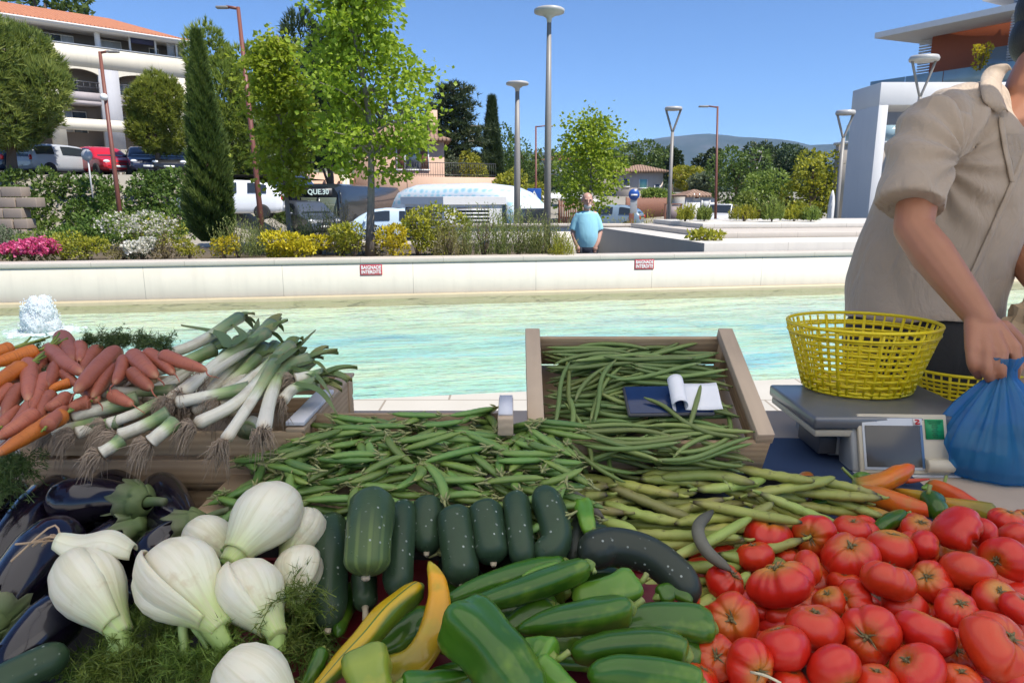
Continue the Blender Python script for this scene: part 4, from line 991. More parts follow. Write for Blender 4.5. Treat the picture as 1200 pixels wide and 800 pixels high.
# ================================================================== stone block wall on the left, gate, fences
t = thing('stone_block_wall', 'dry stone block retaining wall at the left end of the bank', 'wall', (at_t(10, 250, 25).x, 25, -.4)); mb = MB(); r2 = np.random.default_rng(5)
for r_ in range(6):
    x = -21 + (r_ % 2) * .3
    while x < at_t(36 - r_ * 2, 230, 25).x:
        w = r2.uniform(.5, .8); mb.box((x + w / 2, 25.2 + r_ * .09 + r2.uniform(-.03, .03), -.25 + r_ * .37), (w - .03, .5, .34), rz=r2.normal() * .02); x += w
build(mb, 'blocks', m_stone('brown_block_stone', (.30, .24, .19), 0, .3), t, True, bevel=.02)
def fence(label, px0, px1, t0, t1, py, mat, board=.12, gap=.015):
    a = at_t(px0, 240, t0); b_ = at_t(px1, 240, t1); z1 = at_t((px0 + px1) / 2, py, (t0 + t1) / 2).z; zb = gzf(a.x, a.y)
    t = thing('fence', label, 'fence', (a.x, a.y, zb), math.atan2(b_.y - a.y, b_.x - a.x)); L = math.hypot(b_.x - a.x, b_.y - a.y); mb = MB(); n = int(L / (board + gap))
    for k in range(n): mb.bx(k * (board + gap), k * (board + gap) + board, 0, .03, 0, z1 - zb + .03 * math.sin(k * 2.1))
    build(mb, 'boards', mat, t)
    mb = MB()
    for z in (.3, .8): mb.bx(0, L, .032, .08, (z1 - zb) * z, (z1 - zb) * z + .08)
    build(mb, 'rail', mat, t)
    for k in range(0, n, 14): build(MB().bx(k * (board + gap) - .04, k * (board + gap) + .06, .03, .13, 0, z1 - zb + .08), 'post', M_BROWNP, t)
fence('brown board fence behind the round blue sign', 735, 782, 52, 56, 232, M_BROWNP)
fence('reddish brown slatted fence under the white cafe parasols', 655, 698, 46, 46, 236, M_BROWNP, .10, .05)
fence('rust coloured panel fence by the crossing sign', 604, 622, 44, 44, 238, M_BROWNP)
bw = at_t(788, 262, 40); t = thing('notice_board', 'dark brown framed notice board at the foot of the Y shaped lamp post', 'board', (bw.x, bw.y, gzf(bw.x, bw.y))); zt = at_t(788, 240, 40).z
build(MB().bx(bw.x - .40, bw.x + .42, bw.y + .02, bw.y + .05, 0.0, zt - .05), 'panel', plain('mauve_board', (.22, .17, .17), .6), t, True)
mb = MB(); [mb.bx(bw.x + a, bw.x + a + .09, bw.y, bw.y + .1, -.45, zt) for a in (-.48, .42)]; mb.bx(bw.x - .48, bw.x + .51, bw.y - .01, bw.y + .11, zt, zt + .07); build(mb, 'frame', M_BROWNP, t, True, bevel=.005)
# cafe parasols and closed parasol
for i, (px, t_, w, y0, lb) in enumerate([(657, 50, 2.3, 226, 'larger white cafe parasol left of the walking man'), (678, 52, 1.6, 230, 'smaller white cafe parasol half behind the plaza tree')]):
    p = at_t(px, y0, t_); zb = gzf(p.x, p.y); t = thing('cafe_parasol', lb, 'parasol', (p.x, p.y, zb), 0, 'white cafe parasols'); h = p.z - zb
    build(MB().bar((0, 0, 0), (0, 0, h), .04, 8), 'pole', M_WHITEP, t); build(MB().lathe([(w, h - .38), (w * .98, h - .30), (w * .5, h - .1), (.05, h + .02)], 8), 'canopy', PL_WHITE, t, smooth=False)
p = at_t(972, 267, 30.5); t = thing('closed_parasol', 'closed white parasol standing by the beige wing behind the lamp post', 'parasol', (p.x, p.y, -.4)); z1 = at_t(972, 224, 30.5).z + .4
build(MB().bar((0, 0, 0), (0, 0, z1), .03, 8), 'pole', M_WHITEP, t); build(MB().lathe([(.05, .5), (.17, .62), (.15, 1.0), (.13, z1 * .7), (.09, z1 * .9), (.02, z1 + .04)], 14, None, 0, lambda u, a: 1 + .22 * np.sin(a * 6)), 'canopy', PL_WHITE, t)
# ================================================================== lamp posts
RUST = plain('rust_red_paint', (0.17, 0.06, 0.04), 0.5, 0.15); GREYP = plain('grey_lamp_paint', (0.24, 0.225, 0.205), 0.45, 0.1); DISK = plain('pale_lamp_head', (0.42, 0.41, 0.39), 0.4)
def lamp_arm(label, base, top, arm_dx, r=0.06, head=.55, cam_=None, lean=None):
    t = thing('street_lamp', label, 'street lamp', tuple(base), 0, 'rust coloured street lamps'); H = top.z - base.z; b2 = Vector((top.x - base.x, top.y - base.y, H))
    build(MB().tube([(0, 0, 0), tuple(b2 * .5), tuple(b2)], [r * 1.15, r, r * .75], 12), 'pole', RUST, t)
    sg = 1 if arm_dx > 0 else -1
    build(MB().bar(tuple(b2 - Vector((0, 0, .03))), tuple(b2 + Vector((arm_dx, 0, .02))), r * .6, 8), 'arm', RUST, t)
    build(MB().box(tuple(b2 + Vector((arm_dx + sg * head * .35, 0, 0.0))), (head, .16, .07)), 'lamp_head', GREYP, t, bevel=.02)
    if cam_:
        q = b2 * cam_; mb = MB(); mb.sphere(tuple(q + Vector((.02, -.14, 0))), .13, 12, 8); mb.bar(tuple(q), tuple(q + Vector((.02, -.14, .05))), .05, 6); build(mb, 'camera_dome', M_WHITEP, t)
    return t
def lamp_disc(label, base, ztop, r=.075, R_=.32):
    t = thing('street_lamp', label, 'street lamp', tuple(base), 0, 'grey disc lamps'); H = ztop - base[2]
    build(MB().tube([(0, 0, 0), (0, 0, H * .55), (0, 0, H - .12)], [r * 1.1, r, r * .62], 14), 'pole', GREYP, t)
    build(MB().lathe([(r * .5, H - .3), (r * .8, H - .16), (R_ * .55, H - .10), (R_, H - .07), (R_ * 1.02, H - .02), (R_ * .9, H), (.02, H + .01)], 28), 'lamp_head', DISK, t)
def lamp_y(label, base, ztop, r=.055, W=.62, H0=None):
    t = thing('street_lamp', label, 'street lamp', tuple(base), 0, 'Y shaped lamps with ring heads'); H = ztop - base[2]; f = H - (H0 or W * 1.5)
    build(MB().tube([(0, 0, 0), (0, 0, f)], [r * 1.15, r * .8], 12), 'pole', GREYP, t)
    for s in (-1, 1): build(MB().tube(bez([(0, 0, f - .02), (s * W * .22, 0, f + (H - f) * .4), (s * W * .46, 0, H - .10)], 8), r * .55, 8), 'arm', GREYP, t)
    build(MB().lathe([(W * .34, H - .12), (W * .52, H - .12), (W * .55, H - .06), (W * .5, H), (.05, H + .02)], 26, Matrix.Diagonal((1, .9, 1, 1))), 'lamp_head', DISK, t)
b0 = at_t(141, 248, 25); tp = at_t(117, 61, 25); zb = gzf(b0.x, b0.y); lamp_arm('leaning rust coloured lamp with a white camera dome, in front of the apartment block', Vector((b0.x, b0.y, zb)), tp, .32, .075, .42, .77)
b0 = at_t(308, 262, 21); tp = at_t(279, 9, 21); zb = gzf(b0.x, b0.y); lamp_arm('tall rust coloured lamp beside the tall wide pine and the shorter young tree', Vector((b0.x, b0.y, zb)), tp, -.35, .075, .36)
b0 = at_t(628, 285, 34); tp = at_t(628, 148, 34); lamp_arm('thin rust lamp half hidden behind the big grey lamp post', Vector((b0.x, b0.y, gzf(b0.x, b0.y))), tp, .5, .05, .4)
b0 = at_t(839, 262, 30); tp = at_t(841, 125, 30); lamp_arm('rust coloured lamp rising behind the white open car', Vector((b0.x, b0.y, gzf(b0.x, b0.y))), tp, -.45, .055, .42)
p = at_t(641, 280, 13.4); lamp_disc('biggest grey disc lamp, at the right end of the planting bed', (p.x, p.y, .0), at_t(638, 24, 13.4).z, .062, .27)
p = at_t(606, 280, 19); lamp_disc('slimmer grey disc lamp left of the biggest one', (p.x, p.y, -.4), at_t(601, 102, 19).z, .085, .29)
p = at_t(783, 268, 27); lamp_y('grey Y shaped lamp standing between the round blue sign and the white open car', (p.x, p.y, gzf(p.x, p.y)), at_t(788, 129, 27).z, .075, .60)
p = at_t(978, 272, 20.5); lamp_y('grey Y shaped lamp standing just left of the white portal', (p.x, p.y, gzf(p.x, p.y)), at_t(988, 133, 20.5).z, .062, .5)
p = at_t(1074, 150, 17); lamp_y('grey Y shaped lamp rising behind the shoulder of the vendor', (p.x, p.y, -.4), at_t(1077, 69, 17).z, .055, .62)
p = at_t(884, 240, 62); lamp_y('small far Y shaped lamp among the trees right of the rust lamp', (p.x, p.y, gzf(p.x, p.y)), at_t(884, 178, 62).z, .08, .9)
# ================================================================== signs
M_BLUE = plain('traffic_blue', (0.02, 0.08, 0.32), 0.35)
def tri(mb, P, y, mat=0): mb.add([(a, y, b_) for a, b_ in P] + [(a, y + .012, b_) for a, b_ in P], [list(range(len(P))), list(range(len(P), 2 * len(P)))[::-1]] + [[i, (i + 1) % len(P), len(P) + (i + 1) % len(P), len(P) + i] for i in range(len(P))], mat=mat)
p = at_t(626, 230, 30); zb = gzf(p.x, p.y); t = thing('crossing_sign', 'square blue pedestrian crossing sign left of the big grey lamp post', 'sign', (p.x, p.y, zb)); h = p.z - zb
build(MB().bar((0, .05, 0), (0, .05, h + .3), .03, 8), 'post', RUST, t)
build(MB().box((0, 0, h), (.60, .03, .66)), 'panel', M_BLUE, t, bevel=.01)
mb = MB(); tri(mb, [(-.24, h - .22), (.24, h - .22), (0, h + .24)], -.032); build(mb, 'triangle', M_WHITEP, t, smooth=False)
mb = MB(); mb.sphere((0, -.042, h + .08), .035, 8, 6); mb.bar((0, -.042, h + .04), (-.01, -.042, h - .06), .03, 6); mb.bar((-.01, -.042, h - .06), (-.07, -.042, h - .17), .018, 6); mb.bar((-.01, -.042, h - .06), (.06, -.042, h - .17), .018, 6); build(mb, 'walking_figure', M_DARKM, t)
p = at_t(743, 228, 30); zb = gzf(p.x, p.y); t = thing('route_sign', 'round blue sign on a grey panel right of the plaza tree', 'sign', (p.x, p.y, zb)); h = p.z - zb
build(MB().bar((0, .05, 0), (0, .05, h + .2), .035, 8), 'post', GREYP, t)
build(MB().box((0, .02, h - .28), (.30, .03, 1.02)), 'panel', plain('grey_sign_back', (.40, .41, .42), .5), t, bevel=.01)
build(MB().lathe([(.01, 0), (.235, 0), (.24, .01), (.235, .03), (.01, .03)], 26, Matrix.Translation((0, 0, h)) @ Matrix.Rotation(PI/2, 4, 'X')), 'disc', M_BLUE, t)
build(MB().box((0, -.034, h - .02), (.28, .006, .07)), 'bar', M_WHITEP, t); build(MB().box((-.08, .02, h - 1.5), (.22, .06, 1.4)), 'base_panel', RUST, t, bevel=.01)
p = at_t(102, 182, 27); zb = gzf(p.x, p.y); t = thing('round_sign', 'round grey sign seen from behind on a pale post in front of the red car', 'sign', (p.x, p.y, zb)); h = p.z - zb
build(MB().bar((.02, .03, 0), (0, .03, h), .03, 8), 'post', plain('galvanised', (.45, .45, .45), .4), t); build(MB().lathe([(.01, 0), (.215, 0), (.22, .01), (.215, .025), (.01, .025)], 26, Matrix.Translation((0, 0, h)) @ Matrix.Rotation(PI/2, 4, 'X')), 'disc', plain('grey_sign_back', (.40, .41, .42), .5), t)
# ================================================================== cars
TYRE = plain('tyre_rubber', (.02, .02, .02), .8); RIM = plain('alloy_rim', (.45, .45, .46), .3, .05, Metallic=.8)
CARGLASS = m_glass('car_glass', (.02, .025, .03), .04)
HL = plain('headlight_glass', (.75, .77, .78), .15); TL = plain('tail_light', (.40, .01, .01), .25); PLATE = plain('number_plate', (.75, .75, .70), .5)
def paint(n, c): return plain(n, c, .28, .05, 1.5, Coat_Weight=.6)
CAR_ID = [0]
def car(label, loc, rz, body, L=4.2, W=1.74, H=1.48, style='hatch', open_top=False, group=None, cat='car', name='parked_car'):
    """local +X is the front"""
    t = thing(name, label, cat, loc, rz, group)
    if style == 'suv': H0 = H; hood = .62; bl = .64
    else: hood = .58; bl = .62
    X = np.array([-.5, -.485, -.44, -.36, -.24, -.05, .10, .22, .30, .40, .47, .495, .5]) * L
    belt = np.array([.42, .58, .62, .64, .645, .64, .63, .61, .60, .56, .50, .40, .34]) * H
    if style == 'wagon' or style == 'suv': roof = np.array([.44, .70, .93, .985, 1.0, 1.0, .97, .80, .62, .575, .515, .41, .35]) * H
    elif style == 'sedan': roof = np.array([.44, .63, .66, .78, .95, 1.0, .95, .76, .62, .575, .515, .41, .35]) * H
    else: roof = np.array([.44, .66, .80, .93, .99, 1.0, .95, .78, .615, .575, .515, .41, .35]) * H
    if open_top: roof = np.array([.44, .63, .66, .66, .66, .66, .66, .64, .61, .575, .515, .41, .35]) * H
    hw = W / 2 * np.array([.84, .93, .97, .99, 1, 1, 1, .99, .98, .95, .88, .76, .66])
    zb = np.array([.30, .20, .17, .16, .15, .15, .15, .15, .16, .17, .19, .22, .30]) * H
    rings = []
    xi = np.linspace(0, len(X) - 1, 49); fi = lambda a: np.interp(xi, np.arange(len(X)), a)
    Xf, bf, rf_, wf, zf = fi(X), fi(belt), fi(roof), fi(hw), fi(zb)
    gh = np.clip((rf_ - bf) / (.38 * H), 0, 1)
    wr = wf * (1 - .20 * gh)
    def ring(i, off=0.0):
        w, b_, r, z, q = wf[i], bf[i], rf_[i], zf[i], wr[i]
        return [(0, z), (w * .85, z), (w * .98, z + .10), (w, z + (b_ - z) * .5), (w * .985, b_), (q * .98, r - (.05 if gh[i] > .3 else .012)), (q * .85, r), (q * .45, r + .012), (0, r + .015)]
    G = []
    for i in range(len(Xf)):
        rg = ring(i); full = rg + [(-y, z) for y, z in rg[-2:0:-1]]
        G.append([(Xf[i], y, z) for y, z in full])
    G = np.array(G); n = G.shape[1]; G2 = np.concatenate([G, G[:, :1]], 1)
    mb = MB(); mb.grid(G2[:, ::-1]); mb.add(G[0], [list(range(n))]); mb.add(G[-1], [list(range(n))[::-1]])
    o = build(mb, 'body', body, t); s = o.modifiers.new('Smooth', 'SUBSURF'); s.levels = 1; s.render_levels = 1
    # glass patches 8 mm proud of the skin
    def patch(i0, i1, ra, rb, sgn=1, inset=.1):
        mbp = MB(); P = []
        for i in range(i0, i1 + 1):
            rg = ring(i); A_ = np.array(rg[ra]); B_ = np.array(rg[rb]); row = []
            for u in np.linspace(inset, 1 - inset, 4):
                q = A_ + (B_ - A_) * u; row.append((Xf[i], sgn * (q[0] + .012), q[1] + .006))
            P.append(row)
        mbp.grid(np.array(P)); return mbp
    idx = np.where(gh > .55)[0]
    if not open_top and len(idx):
        i0, i1 = idx[0] + 2, idx[-1] - 1; mid = (i0 + i1) // 2
        for s_ in (1, -1):
            for a, b_ in ((i0, mid - 1), (mid + 1, i1)): build(patch(a, b_, 4, 5, s_, .10), 'side_window', CARGLASS, t)
    # windscreen and rear window lie on the sloping top
    def screen(ia, ib, nm):
        P = []
        for i in np.linspace(ia, ib, 6):
            i_ = int(round(i)); w = wr[i_] * .80; z = rf_[i_] + .022
            P.append([(Xf[i_] + (.015 if nm == 'windscreen' else -.015), y, z - (.02 * (y / w) ** 2)) for y in np.linspace(-w, w, 7)])
        build(MB().grid(np.array(P)), nm, CARGLASS, t)
    if not open_top:
        fr = [i for i in range(30, 49) if .12 < gh[i] < .93 and Xf[i] > 0]; screen(fr[0], fr[-1], 'windscreen')
        rr_ = [i for i in range(0, 24) if .12 < gh[i] < .93 and Xf[i] < 0]
        if len(rr_) > 1: screen(rr_[0], rr_[-1], 'rear_window')
    for x in (-.31 * L, .31 * L):
        for s_ in (1, -1):
            M = Matrix.Translation((x, s_ * (W / 2 - .09), .31)) @ Matrix.Rotation(PI/2, 4, 'X')
            w = build(MB().lathe([(.20, -.10), (.30, -.10), (.315, -.07), (.315, .07), (.30, .10), (.20, .10)], 22, M), 'wheel', TYRE, t)
            build(MB().lathe([(.01, -.105), (.05, -.09), (.10, -.085), (.21, -.10), (.21, .10), (.10, .085), (.05, .09), (.01, .105)], 22, M, 0, None), 'rim', RIM, w)
    for s_ in (1, -1):
        build(MB().sphere((L * .465, s_ * W * .34, H * .47), .13, 12, 8, sc=(.9, 1.25, .62)), 'headlight', HL, t)
        build(MB().sphere((-L * .487, s_ * W * .40, H * .55), .12, 12, 8, sc=(.5, .8, 1.2)), 'tail_light', TL, t)
        build(MB().sphere((L * .15, s_ * (W * .53), H * .66), .09, 10, 8, sc=(.7, 1.1, .75)), 'mirror', body, t)
    for x in (L * .505, -L * .503): build(MB().box((x, 0, H * .32), (.02, .46, .10)), 'number_plate', PLATE, t)
    mb = MB(); mb.box((L * .492, 0, H * .40), (.03, W * .42, .12)); mb.box((L * .49, 0, H * .24), (.03, W * .62, .14)); build(mb, 'grille', M_DARKM, t, bevel=.01)
    return t
PK = 'cars parked along the bank and the road'
def put(px, t_, z=None):
    p = at_t(px, 240, t_); return (p.x, p.y, gzf(p.x, p.y) if z is None else z)
car('silver grey estate car seen from behind, next to the red car', put(80, 34.0, 2.36), R(70), paint('silver_paint', (.42, .44, .46)), 4.3, 1.75, 1.45, 'wagon', group=PK)
car('bright red hatchback parked on the bank below the apartment block', put(126, 34.6, 2.36), R(-38), paint('red_paint', (.50, .01, .02)), 3.9, 1.7, 1.45, 'hatch', group=PK)
car('dark blue car in the shade of the broad pine, left of the silver estate', put(38, 34.5, 2.36), R(80), paint('dark_blue_paint', (.02, .03, .06)), 4.2, 1.75, 1.5, 'hatch', group=PK)
car('pale van partly hidden by the broad pine at the frame edge', put(8, 36, 2.36), R(75), paint('pale_grey_paint', (.48, .48, .47)), 4.6, 1.85, 1.9, 'suv', group=PK)
car('dark car with a bluish sheen in the shade of the rounded pine', put(176, 35, 2.36), R(-60), paint('navy_paint', (.015, .02, .05)), 4.1, 1.74, 1.48, 'hatch', group=PK)
car('black car in the shade between the rounded pine and the cypress', put(208, 35.5, 2.36), R(-70), paint('black_paint', (.012, .012, .014)), 4.3, 1.76, 1.45, 'sedan', group=PK)
car('white car parked behind the cypress, nose to the left', put(270, 28.5), R(192), paint('white_car_paint', (.74, .75, .76)), 4.25, 1.78, 1.56, 'hatch', group=PK)
car('dark grey car with roof rails facing the pool, behind the shorter young tree', put(358, 33), R(-52), paint('slate_paint', (.06, .07, .085)), 4.4, 1.82, 1.66, 'suv', group=PK)
car('light blue and white car behind the trunk of the taller young tree', put(447, 27.5), R(185), paint('pale_blue_paint', (.52, .64, .72)), 3.8, 1.7, 1.42, 'hatch', group=PK)
car('blue grey car half hidden behind the walking man', put(714, 37), R(160), paint('blue_grey_paint', (.20, .27, .33)), 3.6, 1.7, 1.42, 'hatch', group=PK)
# white open car
oc = car('white open topped car with black seats and roll bar, below the rust lamp', put(846, 38), R(232), paint('white_car_paint', (.74, .75, .76)), 3.6, 1.65, 1.5, 'hatch', True, group=PK)
Mo = WM[oc.name]
mb = MB(); 
for s_ in (1, -1): mb.bar((.55, s_ * .68, .92), (.15, s_ * .62, 1.42), .035, 8)
mb.bar((.15, -.62, 1.42), (.15, .62, 1.42), .035, 8); build(mb, 'windscreen_frame', paint('white_car_paint', (.74, .75, .76)), oc)
build(MB().add([(.53, -.64, .94), (.53, .64, .94), (.165, .58, 1.40), (.165, -.58, 1.40)], [[0, 1, 2, 3]]), 'windscreen', CARGLASS, oc)
mb = MB(); 
for s_ in (1, -1): mb.bar((-.75, s_ * .62, .92), (-.75, s_ * .58, 1.38), .03, 8)
mb.bar((-.75, -.58, 1.38), (-.75, .58, 1.38), .03, 8); build(mb, 'roll_bar', M_DARKM, oc)
for s_ in (.34, -.34): build(MB().box((-.35, s_, 1.0), (.22, .46, .62)), 'seat', M_DARKM, oc, bevel=.06)
build(MB().box((-1.15, 0, 1.0), (.9, 1.3, .22)), 'folded_roof', M_DARKM, oc, bevel=.07)
# dark bus, nose to the pool
p = put(418, 41); bz = at_t(418, 217, 41).z - p[2]
bs = thing('city_bus', 'dark fronted bus with a lit route display behind the young trees', 'bus', p, R(-100)); BD = paint('bus_charcoal', (.02, .025, .03))
prof = lambda x: 1 - .10 * np.clip((x - 4.2) / .8, 0, 1) ** 2
xs = np.array([-4.5, -4.4, 0, 4.1, 4.6, 4.9, 5.0]); G = []
for x in xs:
    k = prof(x); w = 1.22 * (1 if x < 4.2 else 1 - .10 * ((x - 4.2) / .8) ** 2); h = bz * (1 if x < 4.2 else 1 - .06 * ((x - 4.2) / .8) ** 2)
    G.append([(x, y, z) for y, z in [(0, .3), (w, .3), (w, h * .55), (w * .97, h * .82), (w * .80, h * .96), (w * .4, h), (0, h), (-w * .4, h), (-w * .8, h * .96), (-w * .97, h * .82), (-w, h * .55), (-w, .3), (0, .3)]])
mb = MB().grid(np.array(G)[:, ::-1]); mb.add(np.array(G[-1])[:-1], [list(range(12))[::-1]]); build(mb, 'body', BD, bs, sharp=40)
build(MB().box((5.02, 0, bz * .52), (.03, 1.95, bz * .40)), 'windscreen', m_glass('bus_glass', (.12, .14, .10), .08), bs, bevel=.01)
build(MB().box((5.05, 0, bz * .52), (.03, .14, bz * .40)), 'windscreen_post', BD, bs)
build(MB().box((5.01, 0, bz * .83), (.03, 1.5, bz * .15)), 'display_panel', M_DARKM, bs)
g = Gr('display_light'); em = g.n('Emission', Strength=.6, Color=(.75, .95, .95)); M_EM = g.out(em.outputs[0])
text_mesh('QUE.30', .36, 'route_text', M_EM, bs, WM[bs.name] @ Matrix.Translation((5.04, 0, bz * .83)) @ Matrix.Rotation(PI/2, 4, 'Z') @ Matrix.Rotation(PI/2, 4, 'X'), .008, .002)
for s_ in (1, -1):
    build(MB().sphere((4.98, s_ * .85, .75), .14, 12, 8, sc=(.4, 1.3, .7)), 'headlight', HL, bs)
    build(MB().tube(bez([(4.9, s_ * 1.1, bz * .85), (5.25, s_ * 1.3, bz * .8), (5.3, s_ * 1.32, bz * .6)], 8), .05, 8), 'mirror', BD, bs)
    for x in (-2.8, 3.2): build(MB().lathe([(.05, -.12), (.46, -.12), (.48, -.08), (.48, .08), (.46, .12), (.05, .12)], 22, Matrix.Translation((x, s_ * 1.1, .48)) @ Matrix.Rotation(PI/2, 4, 'X')), 'wheel', TYRE, bs)
# blue and white scale patterned coach behind the kiosk
def m_scales():
    g = Gr('blue_white_scales'); o = g.obj()
    v = g.voro(2.6, g.mapv(o, (1, 1, 1.5)), 'F1', 'Distance', 0.35)
    c = g.ramp(v, [(0.0, (.30, .58, .68)), (.32, (.50, .74, .80)), (.42, (.76, .82, .84)), (1, (.78, .84, .86))])
    z = g.n('SeparateXYZ', Vector=o).outputs[2]
    c = g.mix(g.ramp(g.math('MULTIPLY', z, .3), [(.66, 0), (.70, 1)]), c, (.76, .80, .80))
    return g.out(g.bsdf(c, .35, Coat_Weight=.4))
pL = at_t(478, 240, 30.5); pR = at_t(601, 240, 26); dv = Vector((pR.x - pL.x, pR.y - pL.y, 0)); Lb = dv.length; dv.normalize()
cb = thing('patterned_coach', 'rounded light blue and white scale patterned coach behind the louvred kiosk', 'coach', (pL.x, pL.y, -.42), math.atan2(dv.y, dv.x)); hb = at_t(530, 214.5, 28.4).z + .42
G = []
for x, k in [(-1.2, .8), (-.9, .93), (0, 1), (Lb * .62, 1.0), (Lb * .82, .95), (Lb * .93, .86), (Lb * .985, .74), (Lb, .62)]:
    w = 1.0 * (1 if x < Lb * .9 else .93); h = hb * k
    G.append([(x, y + 1.0, z) for y, z in [(0, .25), (-w, .25), (-w * 1.02, h * .5), (-w, h * .74), (-w * .86, h * .90), (-w * .5, h * .98), (0, h), (w * .5, h * .98), (w * .86, h * .9), (w, h * .74), (w * 1.02, h * .5), (w, .25), (0, .25)]])
mb = MB().grid(np.array(G)); mb.add(np.array(G[-1])[:-1], [list(range(12))]); o = build(mb, 'body', m_scales(), cb)
build(MB().box((Lb * .90, -.03, hb * .50), (.62, .05, hb * .34)), 'side_window', CARGLASS, cb, bevel=.02)
build(MB().box((Lb + .01, 1.0, hb * .46), (.03, 1.7, hb * .26)), 'windscreen', CARGLASS, cb, bevel=.01)
for x in (.6, Lb - 1.0): build(MB().lathe([(.05, -.1), (.36, -.1), (.38, .0), (.36, .1), (.05, .1)], 20, Matrix.Translation((x, .06, .38)) @ Matrix.Rotation(PI/2, 4, 'X')), 'wheel', TYRE, cb)
# ---- fountain jet
def jet():
    p = at_z(49, 388, 0.0); t = thing('fountain_jet', 'short white foaming water jet in the pool near the wall', 'fountain', (p.x, p.y, 0))
    mb = MB(); r2 = np.random.default_rng(9)
    nz_ = lambda D: 1 + .10 * np.sin(D[..., 0] * 9 + D[..., 2] * 14) * np.sin(D[..., 1] * 11) + .07 * np.sin(D[..., 2] * 31 + D[..., 0] * 23) + 0 * D[..., 0]
    for i in range(26):
        f = i / 25; a = i * 2.4; rr = .10 * (1 - .2 * f) * r2.uniform(.3, 1.1); mb.sphere((rr * math.cos(a), rr * math.sin(a), .03 + f * .30), .085 * (1.15 - .35 * f) * r2.uniform(.7, 1.1), 26, 18, fn=nz_, sc=(1, 1, 1.15))
    for i in range(500):
        f = r2.uniform(0, 1); a = r2.uniform(0, 2 * PI); rr = (.20 - .05 * f) * r2.uniform(.7, 1.12); mb.sphere((rr * math.cos(a), rr * math.sin(a), f * .40 * (1.08 - .4 * (rr / .2) ** 2) + .01), r2.uniform(.004, .011), 5, 4)
    for i in range(420):
        a = r2.uniform(0, 2 * PI); rr = .17 + abs(r2.normal()) * .11; mb.sphere((rr * math.cos(a), rr * math.sin(a), .003), r2.uniform(.008, .028), 6, 4, sc=(1.3, 1.3, .3))
    g = Gr('foaming_water'); c = g.bsdf((.92, .95, .97), .25, Transmission_Weight=.1, IOR=1.2)
    tp_ = g.n('BsdfTransparent').outputs[0]; o = build(mb, 'foam', g.out(g.mixs(g.math('MULTIPLY', g.noise(45, 3, g.obj()), .75), g.mixs(.5, c, g.transl((.94, .97, .98))), tp_)), t); o['kind'] = 'stuff'
jet()
# ================================================================== the market stall
TZ = 0.87
def m_wood(name, a, b, axis=0, scale=1.0, knots=True, rough=0.7):
    if name in MC: return MC[name]
    g = Gr(name); o = g.obj(); sc = [14 * scale] * 3; sc[axis] = 1.1 * scale
    n = g.noise(1.0, 6, g.mapv(o, tuple(sc)), 0.6, 1.2)
    w = g.n('TexWave', {'wave_type': 'BANDS', 'bands_direction': 'Z' if axis != 2 else 'X'}, Scale=9.0 * scale, Distortion=5.0, Detail=3.0); sc2 = [3.0] * 3; sc2[axis] = .35; g.set(w, 'Vector', g.mapv(o, tuple(sc2)))
    f = g.math('ADD', g.math('MULTIPLY', n, .6), g.math('MULTIPLY', w.outputs['Fac'], .4))
    c = g.mix(f, a, b)
    if knots:
        k = g.voro(3.2, g.mapv(o, tuple(.55 if i == axis else 1.6 for i in range(3))), 'F1', 'Distance')
        c = g.mix(g.ramp(k, [(0.03, 1), (0.075, 0)]), c, tuple(x * .28 for x in a))
    c = g.mix(g.math('MULTIPLY', g.ramp(g.noise(4, 5, o), [(.45, 0), (.7, 1)]), .35), c, tuple(x * .5 for x in a))
    MC[name] = g.out(g.bsdf(c, rough, Normal=g.bump(f, .25, .002))); return MC[name]
WOODX = m_wood('crate_pine_lengthwise', (.33, .22, .13), (.52, .38, .24), 0); WOODY = m_wood('crate_pine_crosswise', (.33, .22, .13), (.52, .38, .24), 1); WOODZ = m_wood('crate_pine_upright', (.33, .22, .13), (.52, .38, .24), 2, 1.0, False)
WOODP = m_wood('crate_cleat_pale', (.36, .27, .19), (.54, .41, .29), 1, 1.0, False)
BOARD = plain('tan_table_board', (.42, .33, .25), .75, .16, 9, .1)
PAPERW = plain('white_label_card', (.62, .62, .66), .6, .05, 20)
RED = plain('dark_red_crate_plastic', (.16, .012, .018), .5)
BLACKP = plain('black_crate_plastic', (.012, .012, .014), .5)
BLUESH = plain('navy_table_sheet', (.014, .03, .075), .7, .3, 5)
# ---- table
tb = thing('market_table', 'long tan topped trestle table under the vegetable display', 'table', (0.1, 1.1, 0))
build(MB().bx(-1.45, 1.75, .44, 1.86, TZ - .032, TZ), 'tabletop', BOARD, tb, True, bevel=.003)
for x, y in [(-1.3, .6), (1.6, .6), (-1.3, 1.7), (1.6, 1.7)]: build(MB().bar((x, y, 0), (x, y, TZ - .033), .025, 10), 'leg', M_DARKM, tb, True)
for y in (.6, 1.7): build(MB().bx(-1.3, 1.6, y - .02, y + .02, TZ - .10, TZ - .033), 'rail', M_DARKM, tb, True)
xs = np.linspace(.30, .84, 30); ys = np.linspace(1.12, 1.62, 30); XX, YY = np.meshgrid(xs, ys, indexing='ij')
ZZ = TZ + .003 + .003 * (np.sin(XX * 31 + YY * 14) * np.sin(YY * 23) + 1) * .5
tag(build(MB().grid(np.stack([XX, YY, ZZ], -1)), 'table_sheet', BLUESH), 'navy blue sheet spread on the table under the scale', 'sheet')
